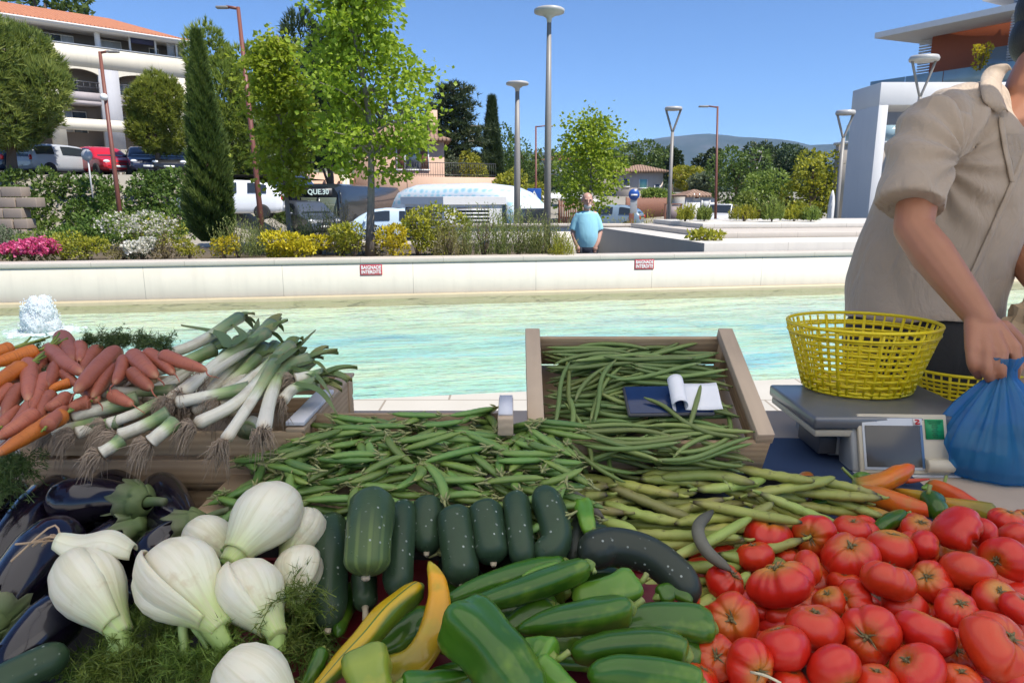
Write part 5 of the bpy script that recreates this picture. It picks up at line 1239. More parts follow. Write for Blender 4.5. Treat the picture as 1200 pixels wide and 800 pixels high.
# ---- canopy overhead (keeps the stall in shade)
cn = thing('market_parasol', 'large square cream market parasol shading the whole stall', 'parasol', (.35, -.75, 0))
g = Gr('cream_canopy_cloth'); cc = g.mix(g.noise(3, 4, g.obj()), (.86, .83, .76), (.90, .87, .80))
CANM = g.out(g.mixs(.90, g.bsdf(cc, .8), g.transl(cc)))
cx, cy, hw, hd, zc, zt = .35, -.35, 2.15, 1.93, 2.42, 2.95
V = [(cx - hw, cy - hd, zc), (cx + hw, cy - hd, zc), (cx + hw, cy + hd, zc), (cx - hw, cy + hd, zc), (cx, cy, zt)]
build(MB().add(V, [[0, 1, 4], [1, 2, 4], [2, 3, 4], [3, 0, 4]]), 'canopy', CANM, cn, True, False)
mb = MB()
for i in range(4): mb.bar(V[i], (cx, cy, zt - .02), .012, 6)
build(mb, 'ribs', M_DARKM, cn, True); build(MB().bar((cx, cy, 0), (cx, cy, zt), .025, 12), 'pole', M_DARKM, cn, True)
# ---- crates
def crate(name, label, M, W, L, H, floor_z=.006, posts=True, mats=None, slats=2, front=True, back=True, gap=.008, sides=(-1, 1)):
    """local frame: x across (-W/2..W/2), y depth (0..L), z up from the crate's underside"""
    wx, wy, wz = mats or (WOODX, WOODY, WOODZ)
    t = thing(name, label, 'crate', (0, 0, 0)); place(t, M)
    build(MB().bx(-W/2 + .004, W/2 - .004, .004, L - .004, 0, floor_z), 'floor', wx, t)
    sh = (H - .012 - gap * (slats - 1)) / slats
    for k in range(slats):
        z0 = .012 + k * (sh + gap)
        if front: build(MB().bx(-W/2, W/2, 0, .008, z0, z0 + sh), 'front_board', wx, t, bevel=.001)
        if back: build(MB().bx(-W/2, W/2, L - .008, L, z0, z0 + sh), 'back_board', wx, t, bevel=.001)
    for s in sides:
        build(MB().bx(min(s * W/2, s * (W/2 - .008)), max(s * W/2, s * (W/2 - .008)), .009, L - .009, .012, H - .004), 'side_board', wy, t, bevel=.001)
    KIDS.pop(t.name, None); return t
def side_cleats(t, W, L, H, w=.030, th=.022, mat=None, ext=(0, 0), posts=True):
    """flat bars lying on the long sides' top edge and corner blocks under them"""
    for s in (-1, 1):
        x0, x1 = (s * W/2 - (w if s > 0 else -0.0) + (.004 * s), s * W/2 + (.0 if s > 0 else w) + .004 * s)
        build(MB().bx(min(x0, x1), max(x0, x1), -ext[0], L + ext[1], H - .001, H + th), 'top_rail', mat or WOODP, t, bevel=.0015)
        for y in (0, L):
            yy = y - .001 if y else 0; a = .012 if y == 0 else L - .045
            build(MB().bx(min(x0, x1) + .002, max(x0, x1) - .002, a - (.010 if y == 0 else 0), a + .03, .0, H - .002), 'corner_block', WOODZ, t, bevel=.001)
# bean crate: near rim drop .376 at y 502, slope 27 deg
nl = at_z(632, 502, CZ - .374); nr = at_z(893, 502, CZ - .374)
BW = (nr - nl).length + .03; mid = (nl + nr) / 2; BA = R(27); BL = .285; BH = .078
BMt = Matrix.Translation(mid) @ Matrix.Rotation(BA, 4, 'X') @ Matrix.Translation((0, -.012, -BH - .022))
bc = crate('wooden_crate', 'tilted wooden crate of green beans with a phone lying in it', BMt, BW, BL, BH, slats=1)
side_cleats(bc, BW, BL, BH, .028, .020)
# support under the bean crate
tag(build(MB().bx(mid.x - .17, mid.x + .17, 1.22, 1.40, TZ + .002, 1.02), 'support_box', M_DARKM, bevel=.003), 'dark box propping up the far end of the bean crate', 'box')
# leek crate
LA = at_z(20, 506, CZ - .367); LB = at_z(352, 508, CZ - .367); LW = (LB - LA).length; LM = Matrix.Translation(((LA.x + LB.x) / 2, LA.y, CZ - .367 - .10))
lc = crate('wooden_crate', 'pale wooden crate under the carrots and leeks, its front boards showing', LM, LW, .36, .10, .02, slats=2)
side_cleats(lc, LW, .36, .10, .03, .006)
lbp = WM[lc.name]
build(MB().box((LW/2 - .012, .10, .112), (.030, .19, .007)), 'label_strip', PAPERW, lc, bevel=.001)
riser = crate('wooden_crate', 'lower wooden crate hidden beneath the leek crate', Matrix.Translation(((LA.x + LB.x) / 2, LA.y + .01, TZ)), LW - .02, .34, CZ - .367 - .10 - TZ - .002, slats=1)
# pea crate
PX0 = at_z(250, 560, CZ - .42).x; PX1 = at_z(600, 505, CZ - .37).x; pzf = CZ - .445
PMt = Matrix.Translation(((PX0 + PX1) / 2, .90, pzf)); PW = PX1 - PX0; PL = at_z(540, 478, CZ - .352).y - .90
pc = crate('wooden_crate', 'low wooden crate buried under the heap of pea pods', PMt, PW, PL, .085, slats=1, front=False, sides=())
cpz = at_z(597, 503, CZ - .37)
build(MB().bx(PW/2 - .020, PW/2 - .001, PL - .05, PL - .02, .0, .083), 'corner_block', WOODZ, pc, bevel=.001)
build(MB().bx(PW/2 - .022, PW/2 + .002, PL - .115, PL + .004, .0835, .112), 'top_rail', WOODP, pc, bevel=.0015)
build(MB().box((PW/2 - .010, PL - .052, .1145), (.022, .10, .004)), 'label_strip', PAPERW, pc)
tag(build(MB().bx(-.46, PX1 + .02, .92, .92 + PL - .04, TZ + .002, pzf - .002), 'support_box', M_DARKM, bevel=.003), 'dark box under the pea crate', 'box')
# red and black trays under the front vegetables: sloping plastic trays
def tray(name, label, quad, wall, mat):
    """quad: near-left, near-right, far-right, far-left world points of the floor"""
    Q = [Vector(q) for q in quad]; t = thing(name, label, 'tray', tuple((Q[0] + Q[1] + Q[2] + Q[3]) / 4))
    n = (Q[1] - Q[0]).cross(Q[3] - Q[0]).normalized(); lo = [q - n * .006 for q in Q]
    build(MB().add([tuple(q) for q in lo + Q], np.array([(3, 2, 1, 0), (4, 5, 6, 7), (0, 1, 5, 4), (1, 2, 6, 5), (2, 3, 7, 6), (3, 0, 4, 7)])), 'floor', mat, t, True, False)
    c = (Q[0] + Q[1] + Q[2] + Q[3]) / 4
    for i in range(4):
        a, b_ = Q[i], Q[(i + 1) % 4]; inn = (c - (a + b_) / 2).normalized() * .006
        V = [a, b_, b_ + inn, a + inn]; V = [tuple(v) for v in V] + [tuple(v + n * wall) for v in V]
        build(MB().add(V, np.array([(3, 2, 1, 0), (4, 5, 6, 7), (0, 1, 5, 4), (1, 2, 6, 5), (2, 3, 7, 6), (3, 0, 4, 7)])), 'side', mat, t, True, False)
    for q in Q:
        if q.z - TZ > .02: build(MB().bx(q.x - .012, q.x + .012, q.y - .012, q.y + .012, TZ + .001, q.z - .007), 'foot', mat, t, True)
    return t
def dz(py, d): return CZ - d
tray('vegetable_tray', 'red plastic tray showing between the fennel, cucumbers and green peppers', [(-.33, .52, CZ - .555), (.20, .52, CZ - .555), (.21, .88, CZ - .505), (-.37, .88, CZ - .495)], .012, RED)
tray('vegetable_tray', 'black plastic tray under the aubergines', [(-.66, .52, CZ - .56), (-.345, .52, CZ - .56), (-.385, 1.03, CZ - .535), (-.90, 1.03, CZ - .535)], .03, BLACKP)
tray('vegetable_tray', 'shallow dark tray under the broad bean pods', [(.10, .86, CZ - .555), (.32, .86, CZ - .565), (.58, 1.24, CZ - .535), (.06, 1.24, CZ - .51)], .02, BLACKP)
# ---- phone and till roll in the bean crate
def bean_pt(px, py, h=0.0):
    """point on the bean surface (plane parallel to the tilted crate)"""
    n = Vector((0, -math.sin(BA), math.cos(BA))); p0 = mid - n * .030; q = on_plane(px, py, p0, n); return q + n * h
BN = Vector((0, -math.sin(BA), math.cos(BA)))
a = bean_pt(735, 464, .016); b_ = bean_pt(806, 463, .016); c_ = bean_pt(751, 496, .016)
xd = (b_ - a).normalized(); Mp = frame((a + b_) / 2 + (c_ - a) * .45 + Vector((.004, 0, 0)), xd, BN)
ph = thing('mobile_phone', 'dark blue mobile phone lying on the green beans', 'phone'); place(ph, Mp)
build(MB().box((0, 0, 0), (.150, .074, .008)), 'case', M_DARKM, ph, bevel=.004)
build(MB().box((0, 0, .0045), (.142, .067, .0012)), 'screen', plain('phone_screen', (.012, .028, .085), .12, .05), ph, bevel=.0005)
def paper():
    p = bean_pt(797, 478, .022); T = thing('receipt_roll', 'curling white paper receipt lying over the phone', 'receipt'); place(T, frame(p, (1, .0, 0), BN)); mb = MB()
    s = np.linspace(0, 1, 40); X = []; 
    for u in s:
        if u < .52: a_ = u / .52 * 1.65 * PI; X.append((-.010 - .0135 * math.sin(a_ + .3) , .015 - .0135 * math.cos(a_ + .3)))
        else: f = (u - .52) / .48; X.append((X0 + f * .062, z0 - .004 * f + .010 * f * f))
        if u < .52: X0, z0 = X[-1]
    G = [[(x, y - .012 * (x > .02) * (x - .02) * 8, z + .004 * math.sin(y * 60)) for y in np.linspace(-.029, .029, 6)] for x, z in X]
    o = build(mb.grid(np.array(G)), 'paper', plain('till_paper', (.74, .74, .76), .7, .03), T); m = o.modifiers.new('Solid', 'SOLIDIFY'); m.thickness = .0004
paper()
# ---- scale
def mk_scale():
    base_n = at_z(1040, 556, TZ); p = at_z(955, 489, CZ - .462); pr = at_z(1128, 482, CZ - .462)
    x0, x1, y0 = p.x, pr.x, p.y; zt = CZ - .462
    sc = thing('weighing_scale', 'grey and cream electronic shop scale with a flat platform and a tilted display', 'scale', (base_n.x, 1.5, TZ), 0)
    DG = plain('scale_dark_grey', (.13, .135, .14), .4, .08, 20); CR = plain('scale_cream', (.50, .44, .33), .5, .06, 20); GB = plain('scale_body_grey', (.30, .31, .31), .5, .1, 10)
    xc = (x0 + x1) / 2
    build(MB().bx(x0, x1 + .03, y0, y0 + .27, zt - .028, zt), 'platform', plain('brushed_platform', (.16, .165, .17), .28, .15, 30, Metallic=.3), sc, True, bevel=.006)
    build(MB().bx(x0 + .006, x1 + .024, y0 + .006, y0 + .264, zt - .046, zt - .030), 'platform_edge', CR, sc, True, bevel=.003)
    build(MB().bx(x0 + .06, x1 - .01, y0 + .05, y0 + .24, TZ + .012, zt - .048), 'body', GB, sc, True, bevel=.006)
    build(MB().bx(x0 + .035, x0 + .075, y0 + .045, y0 + .16, TZ + .018, zt - .060), 'connector_block', M_DARKM, sc, True, bevel=.003)
    # display head, leaning back
    bl = at_z(1011, 557, TZ + .004); br = at_z(1108, 553, TZ + .004); w = (br - bl).length; h = .125
    T = Matrix.Translation((bl + br) / 2) @ Matrix.Rotation(R(-2), 4, 'Z') @ Matrix.Rotation(R(-21), 4, 'X')
    def hb(x0, x1, z0, z1, y0, y1, nm, m, bv=.0): return build(MB().bx(x0, x1, y0, y1, z0, z1, 0, T), nm, m, sc, True, bevel=bv)
    hb(-w/2 - .012, w/2, 0.002, h, .004, .075, 'head_housing', GB, .006)
    hb(-w/2, w/2 + .001, 0, h + .001, -.006, .0035, 'head_face', CR, .003)
    hb(-w/2 + .008, w/2 - .052, .008, h - .008, -.0085, -.0062, 'screen_bezel', plain('pale_bezel', (.50, .52, .54), .4), .001)
    hb(-w/2 + .013, w/2 - .060, .014, h - .024, -.0105, -.0087, 'screen', plain('dull_screen', (.075, .072, .066), .22, .1, 14), .0005)
    hb(-w/2 + .013 + (w - .073) + .001, w/2 - .0535, .012, h - .022, -.0105, -.0087, 'key_strip', plain('blue_key_strip', (.06, .13, .25), .4), .0005)
    st = hb(w/2 - .046, w/2 - .008, h - .052, h - .010, -.0085, -.0065, 'sticker', plain('green_sticker', (.01, .26, .09), .5))
    mb = MB()
    for k in range(9): wd = [.030, .024, .012, .014, .010, .014, .009, .012, .010][k]; mb.bx(w/2 - .027 - wd/2, w/2 - .027 + wd/2, -.0092, -.0087, h - .015 - k * .0042, h - .0135 - k * .0042, 0, T)
    build(mb, 'sticker_print', plain('sticker_ink', (.004, .06, .025), .6), st, True)
    lg = hb(w/2 - .0715, w/2 - .0565, h - .0235, h - .0085, -.0105, -.0088, 'logo', plain('logo_white', (.66, .62, .60), .5))
    mb = MB(); M2 = T @ Matrix.Translation((w/2 - .064, -.011, h - .016)) 
    mb.tube(bez([(-.0045, 0, .004), (.0, 0, .0045), (.004, 0, .003), (.001, 0, .0), (-.004, 0, -.0035), (.0, 0, -.0045), (.005, 0, -.003)], 18), .0016, 6, 0, M2); build(mb, 'logo_mark', plain('logo_red', (.45, .02, .02), .5), lg, True)
    mb = MB(); [mb.bx(-w/2 + .015 + k * .0042, -w/2 + .018 + k * .0042, -.0092, -.0087, h - .0155, h - .0135, 0, T) for k in range(6)]; build(mb, 'maker_print', plain('grey_print', (.18, .2, .24), .6), sc, True)
    pr_ = MB(); M3 = T @ Matrix.Translation((w/2 - .026, -.012, .018)) @ Matrix.Rotation(PI/2, 4, 'Y'); pr_.lathe([(.004, -.0275), (.0135, -.0275), (.0145, -.026), (.0145, .026), (.0135, .0275), (.004, .0275)], 20, M3); build(pr_, 'printer_cover', CR, sc, True)
    build(MB().bx(-w/2 - .01, w/2 + .02, -.012, .06, -.004, .0, 0, Matrix.Translation((bl + br) / 2)), 'foot_plate', plain('foot_plate_grey', (.42, .42, .42), .5), sc, True, bevel=.001)
    return x0, x1, y0, zt
SX0, SX1, SY0, SZT = mk_scale()
# ---- yellow baskets
YEL = Gr('yellow_plastic'); _c = YEL.mix(YEL.noise(8, 4, YEL.obj()), (.80, .62, .008), (.88, .72, .015))
YEL = YEL.out(YEL.mixs(.22, YEL.bsdf(_c, .35), YEL.transl(_c)))
def basket(label, p, Rt, Rb, H, ny=44, sy=1.0, rz=0):
    t = thing('plastic_basket', label, 'basket', tuple(p), rz, 'yellow plastic baskets by the scale')
    rim = MB(); a = np.linspace(0, 2 * PI, 64, endpoint=False)
    def ringat(r, z, th, mb, cl=True): mb.tube(np.stack([r * np.cos(a), r * sy * np.sin(a), np.full(64, z)], -1), th, 8, closed=True, caps=False)
    ringat(Rt, H, .0042, rim); ringat(Rt - .002, H - .020, .0028, rim); build(rim, 'rim', YEL, t)
    w = MB()
    for k in range(ny):
        u = 2 * PI * k / ny; big = k % 4 == 0
        P = [((Rb + (Rt - Rb) * f) * math.cos(u), (Rb + (Rt - Rb) * f) * sy * math.sin(u), H * f) for f in (0, .3, .65, .97)]
        w.tube(P, 0.0042 if big else .0027, 6)
    for j in range(9):
        f = .06 + .78 * j / 8; r = Rb + (Rt - Rb) * f; n = 176; aa = np.linspace(0, 2 * PI, n, endpoint=False); off = .0024 * np.cos(aa * ny / 2 + PI * (j % 2))
        w.tube(np.stack([(r + off) * np.cos(aa), (r + off) * sy * np.sin(aa), np.full(n, H * f)], -1), 0.0025, 6, closed=True, caps=False, squash=1.5, up=(0, 0, 1))
    build(w, 'weave', YEL, t)
    b_ = MB(); ringat(Rb, .002, .004, b_)
    for k in range(9): x = (k / 8 - .5) * 2 * Rb * .9; l = math.sqrt(max(Rb**2 - x**2, 0)); b_.bar((x, -l * sy, .002), (x, l * sy, .002), .003, 6); b_.bar((-l, x * sy, .003), (l, x * sy, .003), .003, 6)
    build(b_, 'base', YEL, t)
bp = at_z(1024, 464, SZT + .004); bt = bp.y
sT = (bp - CAM).dot(Vector((0, CT, -ST)))
basket('taller yellow basket standing on the scale platform', (bp.x, bp.y + .085, SZT + .004), 88 * sT / FPX * .985, 62 * sT / FPX * 1.0, .160, 44, .86)
p2 = at_t(1150, 489, 1.86); basket('lower yellow basket behind the scale, under the hand of the vendor', (p2.x, p2.y + .10, p2.z - .01), .150, .110, .125, 44, .9)
tag(build(MB().bx(p2.x - .15, p2.x + .20, p2.y - .02, p2.y + .24, TZ + .001, p2.z - .013), 'cardboard_box', plain('brown_cardboard', (.34, .24, .16), .8, .12, 12), bevel=.002), 'brown cardboard box behind the scale under the lower yellow basket', 'box')
# ---- blue bag
def bag():
    neck = at_t(1170, 440, 1.49); b0 = at_z(1180, 566, TZ + .001); t = thing('plastic_bag', 'thin blue plastic bag of vegetables gathered in the hand of the vendor', 'bag', (neck.x, b0.y + .07, TZ))
    M = (neck.x + .012, b0.y + .085, TZ); Hn = neck.z - TZ
    g = Gr('thin_blue_plastic'); o = g.obj(); n = g.noise(9, 5, g.mapv(o, (1, 1, .35)), .6, .8)
    c = g.mix(n, (.03, .20, .50), (.10, .38, .72)); nb = g.bump(n, .6, .02)
    sh = g.mixs(.45, g.bsdf(c, .22, Specular_IOR_Level=.6, Normal=nb), g.transl((.10, .36, .70))); tr = g.n('BsdfTransparent'); g.set(tr, 'Color', (.35, .65, .92))
    BAGM = g.out(g.mixs(.48, sh, tr.outputs[0]))
    K = [(.0, .080), (.004, .108), (.03, .122), (.07, .114), (.11, .092), (.15, .066), (.185, .040), (Hn, .022), (Hn + .02, .020), (Hn + .05, .03), (Hn + .09, .035)]
    segs = 120; a = np.linspace(0, 2 * PI, segs, endpoint=False); rows = []
    r2 = np.random.default_rng(4); phs = r2.uniform(0, 6, 8)
    zz = np.concatenate([np.linspace(0, Hn, 44), np.linspace(Hn, Hn + .045, 10)[1:]])
    for z in zz:
        r = np.interp(z, [k[0] for k in K], [k[1] for k in K]); f = np.clip(z / Hn, 0, 1)
        wr = 1 + (.04 + .20 * f) * (np.sin(a * 9 + phs[0] + z * 10) * .5 + np.sin(a * 17 + phs[1]) * .35 + np.sin(a * 29 + phs[2]) * .2) + .04 * np.sin(a * 3 + z * 30 + phs[3])
        rows.append(np.stack([r * 1.15 * wr * np.cos(a) + .012 * (1 - f), r * .82 * wr * np.sin(a) , np.full(segs, z)], -1))
    G = np.array(rows); G = np.concatenate([G, G[:, :1]], 1)
    G[:, :, 1] += (np.interp(zz, [0, Hn], [0, neck.y - M[1]]))[:, None]
    build(MB().grid(G), 'bag_skin', BAGM, t)
    mb = MB(); r3 = np.random.default_rng(8)
    for i in range(40):
        x, y, z = r3.uniform(-.09, .10), r3.uniform(-.06, .05), r3.uniform(.02, .075); mb.sphere((x, y, z), r3.uniform(.018, .030), 10, 8, sc=(1.3, 1, .8))
    o = build(mb, 'bag_contents', plain('green_contents', (.05, .10, .03), .6), None); o.location = M; tag(o, 'green vegetables showing dimly through the blue bag', 'vegetables', kind='stuff')
    return neck
NECK = bag()
# brown paper bag at the frame edge
def paperbag():
    p = at_t(1206, 396, 1.85); t = thing('paper_bag', 'crumpled brown paper bag at the edge of the frame beside the vendor', 'bag', (p.x, p.y, p.z - .12))
    r2 = np.random.default_rng(3)
    f = lambda D: 1 + .10 * np.sin(D[..., 0] * 7 + D[..., 2] * 9) + .08 * np.sin(D[..., 1] * 11 - D[..., 2] * 6) + .04 * r2.normal(size=D.shape[:2])
    build(MB().sphere((0.005, 0, .135), .072, 22, 16, sc=(1, .8, 1.25), fn=f), 'paper', plain('kraft_paper', (.42, .30, .18), .8, .1, 20), t, sharp=20)
    build(MB().bx(-.08, .10, -.05, .08, -.2 + .0, .045), 'carton', plain('brown_cardboard', (.34, .24, .16), .8, .12, 12), t, bevel=.003)
paperbag()
# ================================================================== vegetables
# ---- heap: things come to rest on a height map
class Heap:
    def __init__(s, x0, x1, y0, y1, base, res=0.003):
        s.x0, s.y0, s.res = x0, y0, res; s.nx, s.ny = int((x1 - x0) / res), int((y1 - y0) / res)
        X, Y = np.meshgrid(x0 + (np.arange(s.nx) + .5) * res, y0 + (np.arange(s.ny) + .5) * res, indexing='ij'); s.H = base(X, Y).astype(float)
    def idx(s, P): return np.clip(((P[:, 0] - s.x0) / s.res).astype(int), 0, s.nx - 1), np.clip(((P[:, 1] - s.y0) / s.res).astype(int), 0, s.ny - 1)
    def rest(s, L, rad, hh, x, y, yaw):
        """L (k,2) centreline in the lying plane, rad widths, hh half thickness -> (centre z, slope, world xy)"""
        c, n = math.cos(yaw), math.sin(yaw); W = np.stack([x + L[:, 0] * c - L[:, 1] * n, y + L[:, 0] * n + L[:, 1] * c], -1)
        dx, dy = -n, c; h = None
        for o in (-.7, 0, .7):
            i, j = s.idx(W + np.array([[dx, dy]]) * (rad * o)[:, None]); q = s.H[i, j]; h = q if h is None else np.maximum(h, q)
        h = h + hh
        best = None
        for b in np.linspace(-.42, .42, 23):
            a = (h - b * L[:, 0]).max()
            if best is None or a < best[0]: best = (a, b)
        return best[0], best[1], W
    def stamp(s, W, z, rad, hh):
        for (x, y), zz, r, t in zip(W, z, rad, hh):
            k = int(r / s.res) + 1; i0, j0 = int((x - s.x0) / s.res), int((y - s.y0) / s.res)
            i = np.arange(max(i0 - k, 0), min(i0 + k + 1, s.nx)); j = np.arange(max(j0 - k, 0), min(j0 + k + 1, s.ny))
            if len(i) == 0 or len(j) == 0: continue
            d2 = ((s.x0 + (i + .5) * s.res - x) ** 2)[:, None] + ((s.y0 + (j + .5) * s.res - y) ** 2)[None]
            top = zz + t * np.sqrt(np.clip(1 - d2 / (r * r), 0, 1)); m = d2 < r * r
            sub = s.H[np.ix_(i, j)]; s.H[np.ix_(i, j)] = np.where(m, np.maximum(sub, top), sub)
def pod_curve(L, bend, n=17, s2=0.0):
    u = np.linspace(-.5, .5, n); return np.stack([u * L, bend * L * (0.25 - u * u) * 2 + s2 * L * np.sin(u * 2 * PI) * .5], -1)
class Pod:
    """a kind of pod: prototypes lying flat, along X"""
    def __init__(s, name, cat, mats, variants, r, squash, prof, lumps=None, segs=9, n=17, tip=None):
        s.V = []
        for i, (L, bend, s2) in enumerate(variants):
            C = pod_curve(L, bend, n, s2); u = np.linspace(0, 1, n); rad = r * np.interp(u, *zip(*prof)); rad = np.maximum(rad, .0006)
            mb = MB(); P = np.concatenate([C, np.zeros((n, 1))], 1)
            mb.tube(P, rad, segs, 0, squash=squash, up=(0, 0, 1), lobes=lumps)
            if tip is not None: tip(mb, P)
            me = mb.mesh(name, mats, True); o = bpy.data.objects.new(name, me); o['category'] = cat
            s.V.append((o, C, rad, rad * squash))
    def put(s, heap, x, y, yaw, label, group, k=None, sag=.55, extra=0.0, roll=0.0):
        i = int(rng.integers(len(s.V))) if k is None else k; o, C, rad, hh = s.V[i]
        a, b, W = heap.rest(C, rad, hh, x, y, yaw); a -= sag * hh.max(); a += extra
        z = a + b * C[:, 0]; heap.stamp(W, z, rad, hh)
        c = o.copy(); COL.objects.link(c); xd = Vector((math.cos(yaw), math.sin(yaw), b)); M = frame((x, y, a), xd)
        if roll: M = M @ Matrix.Rotation(roll, 4, 'X')
        place(c, M); c['label'] = label; c['group'] = group; return c
    def fill(s, heap, n, inside, yaw_fn, label, group, tries=7, top=None, lim=9):
        xs0, xs1, ys0, ys1 = inside[1]; k = 0; out = []; miss = 0
        while k < n and miss < 400:
            best = None
            for _ in range(tries):
                x, y = rng.uniform(xs0, xs1), rng.uniform(ys0, ys1)
                if not inside[0](x, y): continue
                yaw = yaw_fn(x, y); i = int(rng.integers(len(s.V))); o, C, rad, hh = s.V[i]
                a, b, W = heap.rest(C, rad, hh, x, y, yaw); ref = top(x, y) if top else 0
                sc = a - ref + .5 * abs(b) * .07
                if sc > lim: continue
                if best is None or sc < best[0]: best = (sc, x, y, yaw, i)
            if best is None: miss += 1; continue
            out.append(s.put(heap, best[1], best[2], best[3], label, group, best[4])); k += 1
        return out
def veg_mat(name, stops, rough=.35, vary=.12, spots=None, coat=0.0, bump=0.0, bscale=150, sss=0.0, nstr=.25, nscale=30, spec=.5, bstretch=None):
    """colour runs along the vegetable (tc.x), broken up by noise, varied from one to the next"""
    g = Gr(name); o = g.obj(); x = g.attr(0)
    n = g.noise(nscale, 5, o)
    c = g.ramp(g.math('ADD', x, g.math('MULTIPLY', g.math('SUBTRACT', n, .5), .12)), stops)
    c = g.mix(g.math('MULTIPLY', g.ramp(n, [(.35, 0), (.7, 1)]), nstr), c, g.hsv(c, .5, 1.1, .55))
    c = g.hsv(c, g.math('ADD', .5 - vary * .10, g.math('MULTIPLY', g.rnd(), vary * .20)), 1.0, g.math('ADD', 1 - vary, g.math('MULTIPLY', g.math('FRACT', g.math('MULTIPLY', g.rnd(), 7.31)), 2 * vary)))
    if spots: c = spots(g, o, c)
    kw = {}
    if bump: kw['Normal'] = g.bump(g.noise(bscale, 3, g.mapv(o, bstretch) if bstretch else o), bump, .001)
    if sss: kw.update(Subsurface_Weight=sss, Subsurface_Scale=.006)
    return g.out(g.bsdf(c, rough, Coat_Weight=coat, Coat_Roughness=.08, Specular_IOR_Level=spec, **kw))
PEA_M = veg_mat('pea_pod_skin', [(0, (.30, .31, .10)), (.05, (.15, .24, .045)), (.5, (.125, .22, .05)), (.95, (.15, .24, .045)), (1, (.34, .30, .15))], .42, .22, nscale=60, nstr=.25)
PEA_D = plain('dry_pea_calyx', (.26, .27, .11), .7, .3, 90)
BEAN_M = veg_mat('green_bean_skin', [(0, (.20, .26, .08)), (.06, (.145, .21, .052)), (.9, (.155, .215, .058)), (1, (.26, .29, .11))], .48, .24, nscale=70, nstr=.22)
def fava_spots(g, o, c):
    c = g.mix(g.ramp(g.noise(55, 5, o, .7), [(.60, 0), (.72, .8)]), c, (.06, .04, .02))
    return g.mix(g.ramp(g.math('FRACT', g.math('MULTIPLY', g.rnd(), 3.7)), [(.72, 0), (.9, .75)]), c, g.mix(g.noise(25, 3, o), (.12, .10, .05), (.20, .15, .06)))
FAVA_M = veg_mat('broad_bean_skin', [(0, (.05, .045, .02)), (.05, (.27, .32, .07)), (.5, (.32, .385, .085)), (.9, (.36, .37, .10)), (.97, (.15, .14, .05)), (1, (.04, .03, .02))], .5, .22, fava_spots, bump=.25, bscale=220, nscale=26, nstr=.35)
GREYPOD = veg_mat('greyed_pod_skin', [(0, (.05, .045, .03)), (.3, (.12, .12, .095)), (.6, (.15, .145, .115)), (1, (.10, .09, .07))], .7, .1, nscale=40, nstr=.5, bump=.4)
def pea_tip(mb, P):
    d = P[-1] - P[-2]; d /= np.linalg.norm(d); e = P[-1]
    mb.tube([e - d * .004, e + d * .003, e + d * .012 + np.array([0, .002, .001])], [.0035, .0022, .0012], 6, 1)
    for k in range(5):
        a = k * 1.256; s = np.array([0, math.cos(a), math.sin(a)]); q = e + s * .0028
        mb.tube([q, q - d * .006 + s * .003, q - d * .010 + s * .005], [.0014, .0016, .0003], 4, 1)
    s0 = P[0]; d0 = P[0] - P[1]; d0 /= np.linalg.norm(d0); mb.tube([s0, s0 + d0 * .004, s0 + d0 * .009 + np.array([0, .003, 0])], [.0012, .0009, .0003], 5, 1)
pea_prof = [(0, .10), (.06, .50), (.16, .85), (.4, 1), (.7, 1), (.88, .8), (.96, .45), (1, .25)]
PEA = Pod('pea_pod', 'pea pod', [PEA_M, PEA_D], [(.078, .10, 0), (.084, -.14, 0), (.090, .05, .03), (.070, .22, 0), (.082, -.06, .02), (.094, .12, 0), (.066, -.25, 0)], .0072, .66, pea_prof, lambda u, a: 1 + .07 * np.sin(u * 2 * PI * 8) * (np.abs(np.sin(a)) < .9), 10, 21, pea_tip)
def bean_tip(mb, P):
    d = P[-1] - P[-2]; d /= np.linalg.norm(d); mb.tube([P[-1], P[-1] + d * .006], [.0018, .0014], 5)
BEAN = Pod('green_bean', 'green bean', [BEAN_M], [(.150, .10, 0), (.165, -.07, .03), (.135, .18, 0), (.175, .04, -.04), (.155, -.14, .02), (.125, -.22, 0), (.17, .12, .05)], .0043, .92, [(0, .12), (.05, .5), (.13, .85), (.4, 1), (.8, 1), (.93, .8), (1, .4)], lambda u, a: 1 + .05 * np.sin(u * 2 * PI * 9), 8, 19, bean_tip)
def fava_tip(mb, P):
    d = P[-1] - P[-2]; d /= np.linalg.norm(d); mb.tube([P[-1] - d * .002, P[-1] + d * .008, P[-1] + d * .015 + np.array([0, .003, 0])], [.0042, .0026, .0020], 6)
FAVA = Pod('broad_bean_pod', 'broad bean', [FAVA_M], [(.150, .05, 0), (.170, -.08, 0), (.135, .12, 0), (.160, .02, .04), (.125, -.16, 0), (.180, .06, -.03)], .0102, .80, [(0, .15), (.04, .5), (.12, .9), (.3, 1), (.7, 1), (.88, .85), (.96, .5), (1, .38)], lambda u, a: 1 + .10 * np.sin(u * 2 * PI * 5.5 + .6), 11, 23, fava_tip)
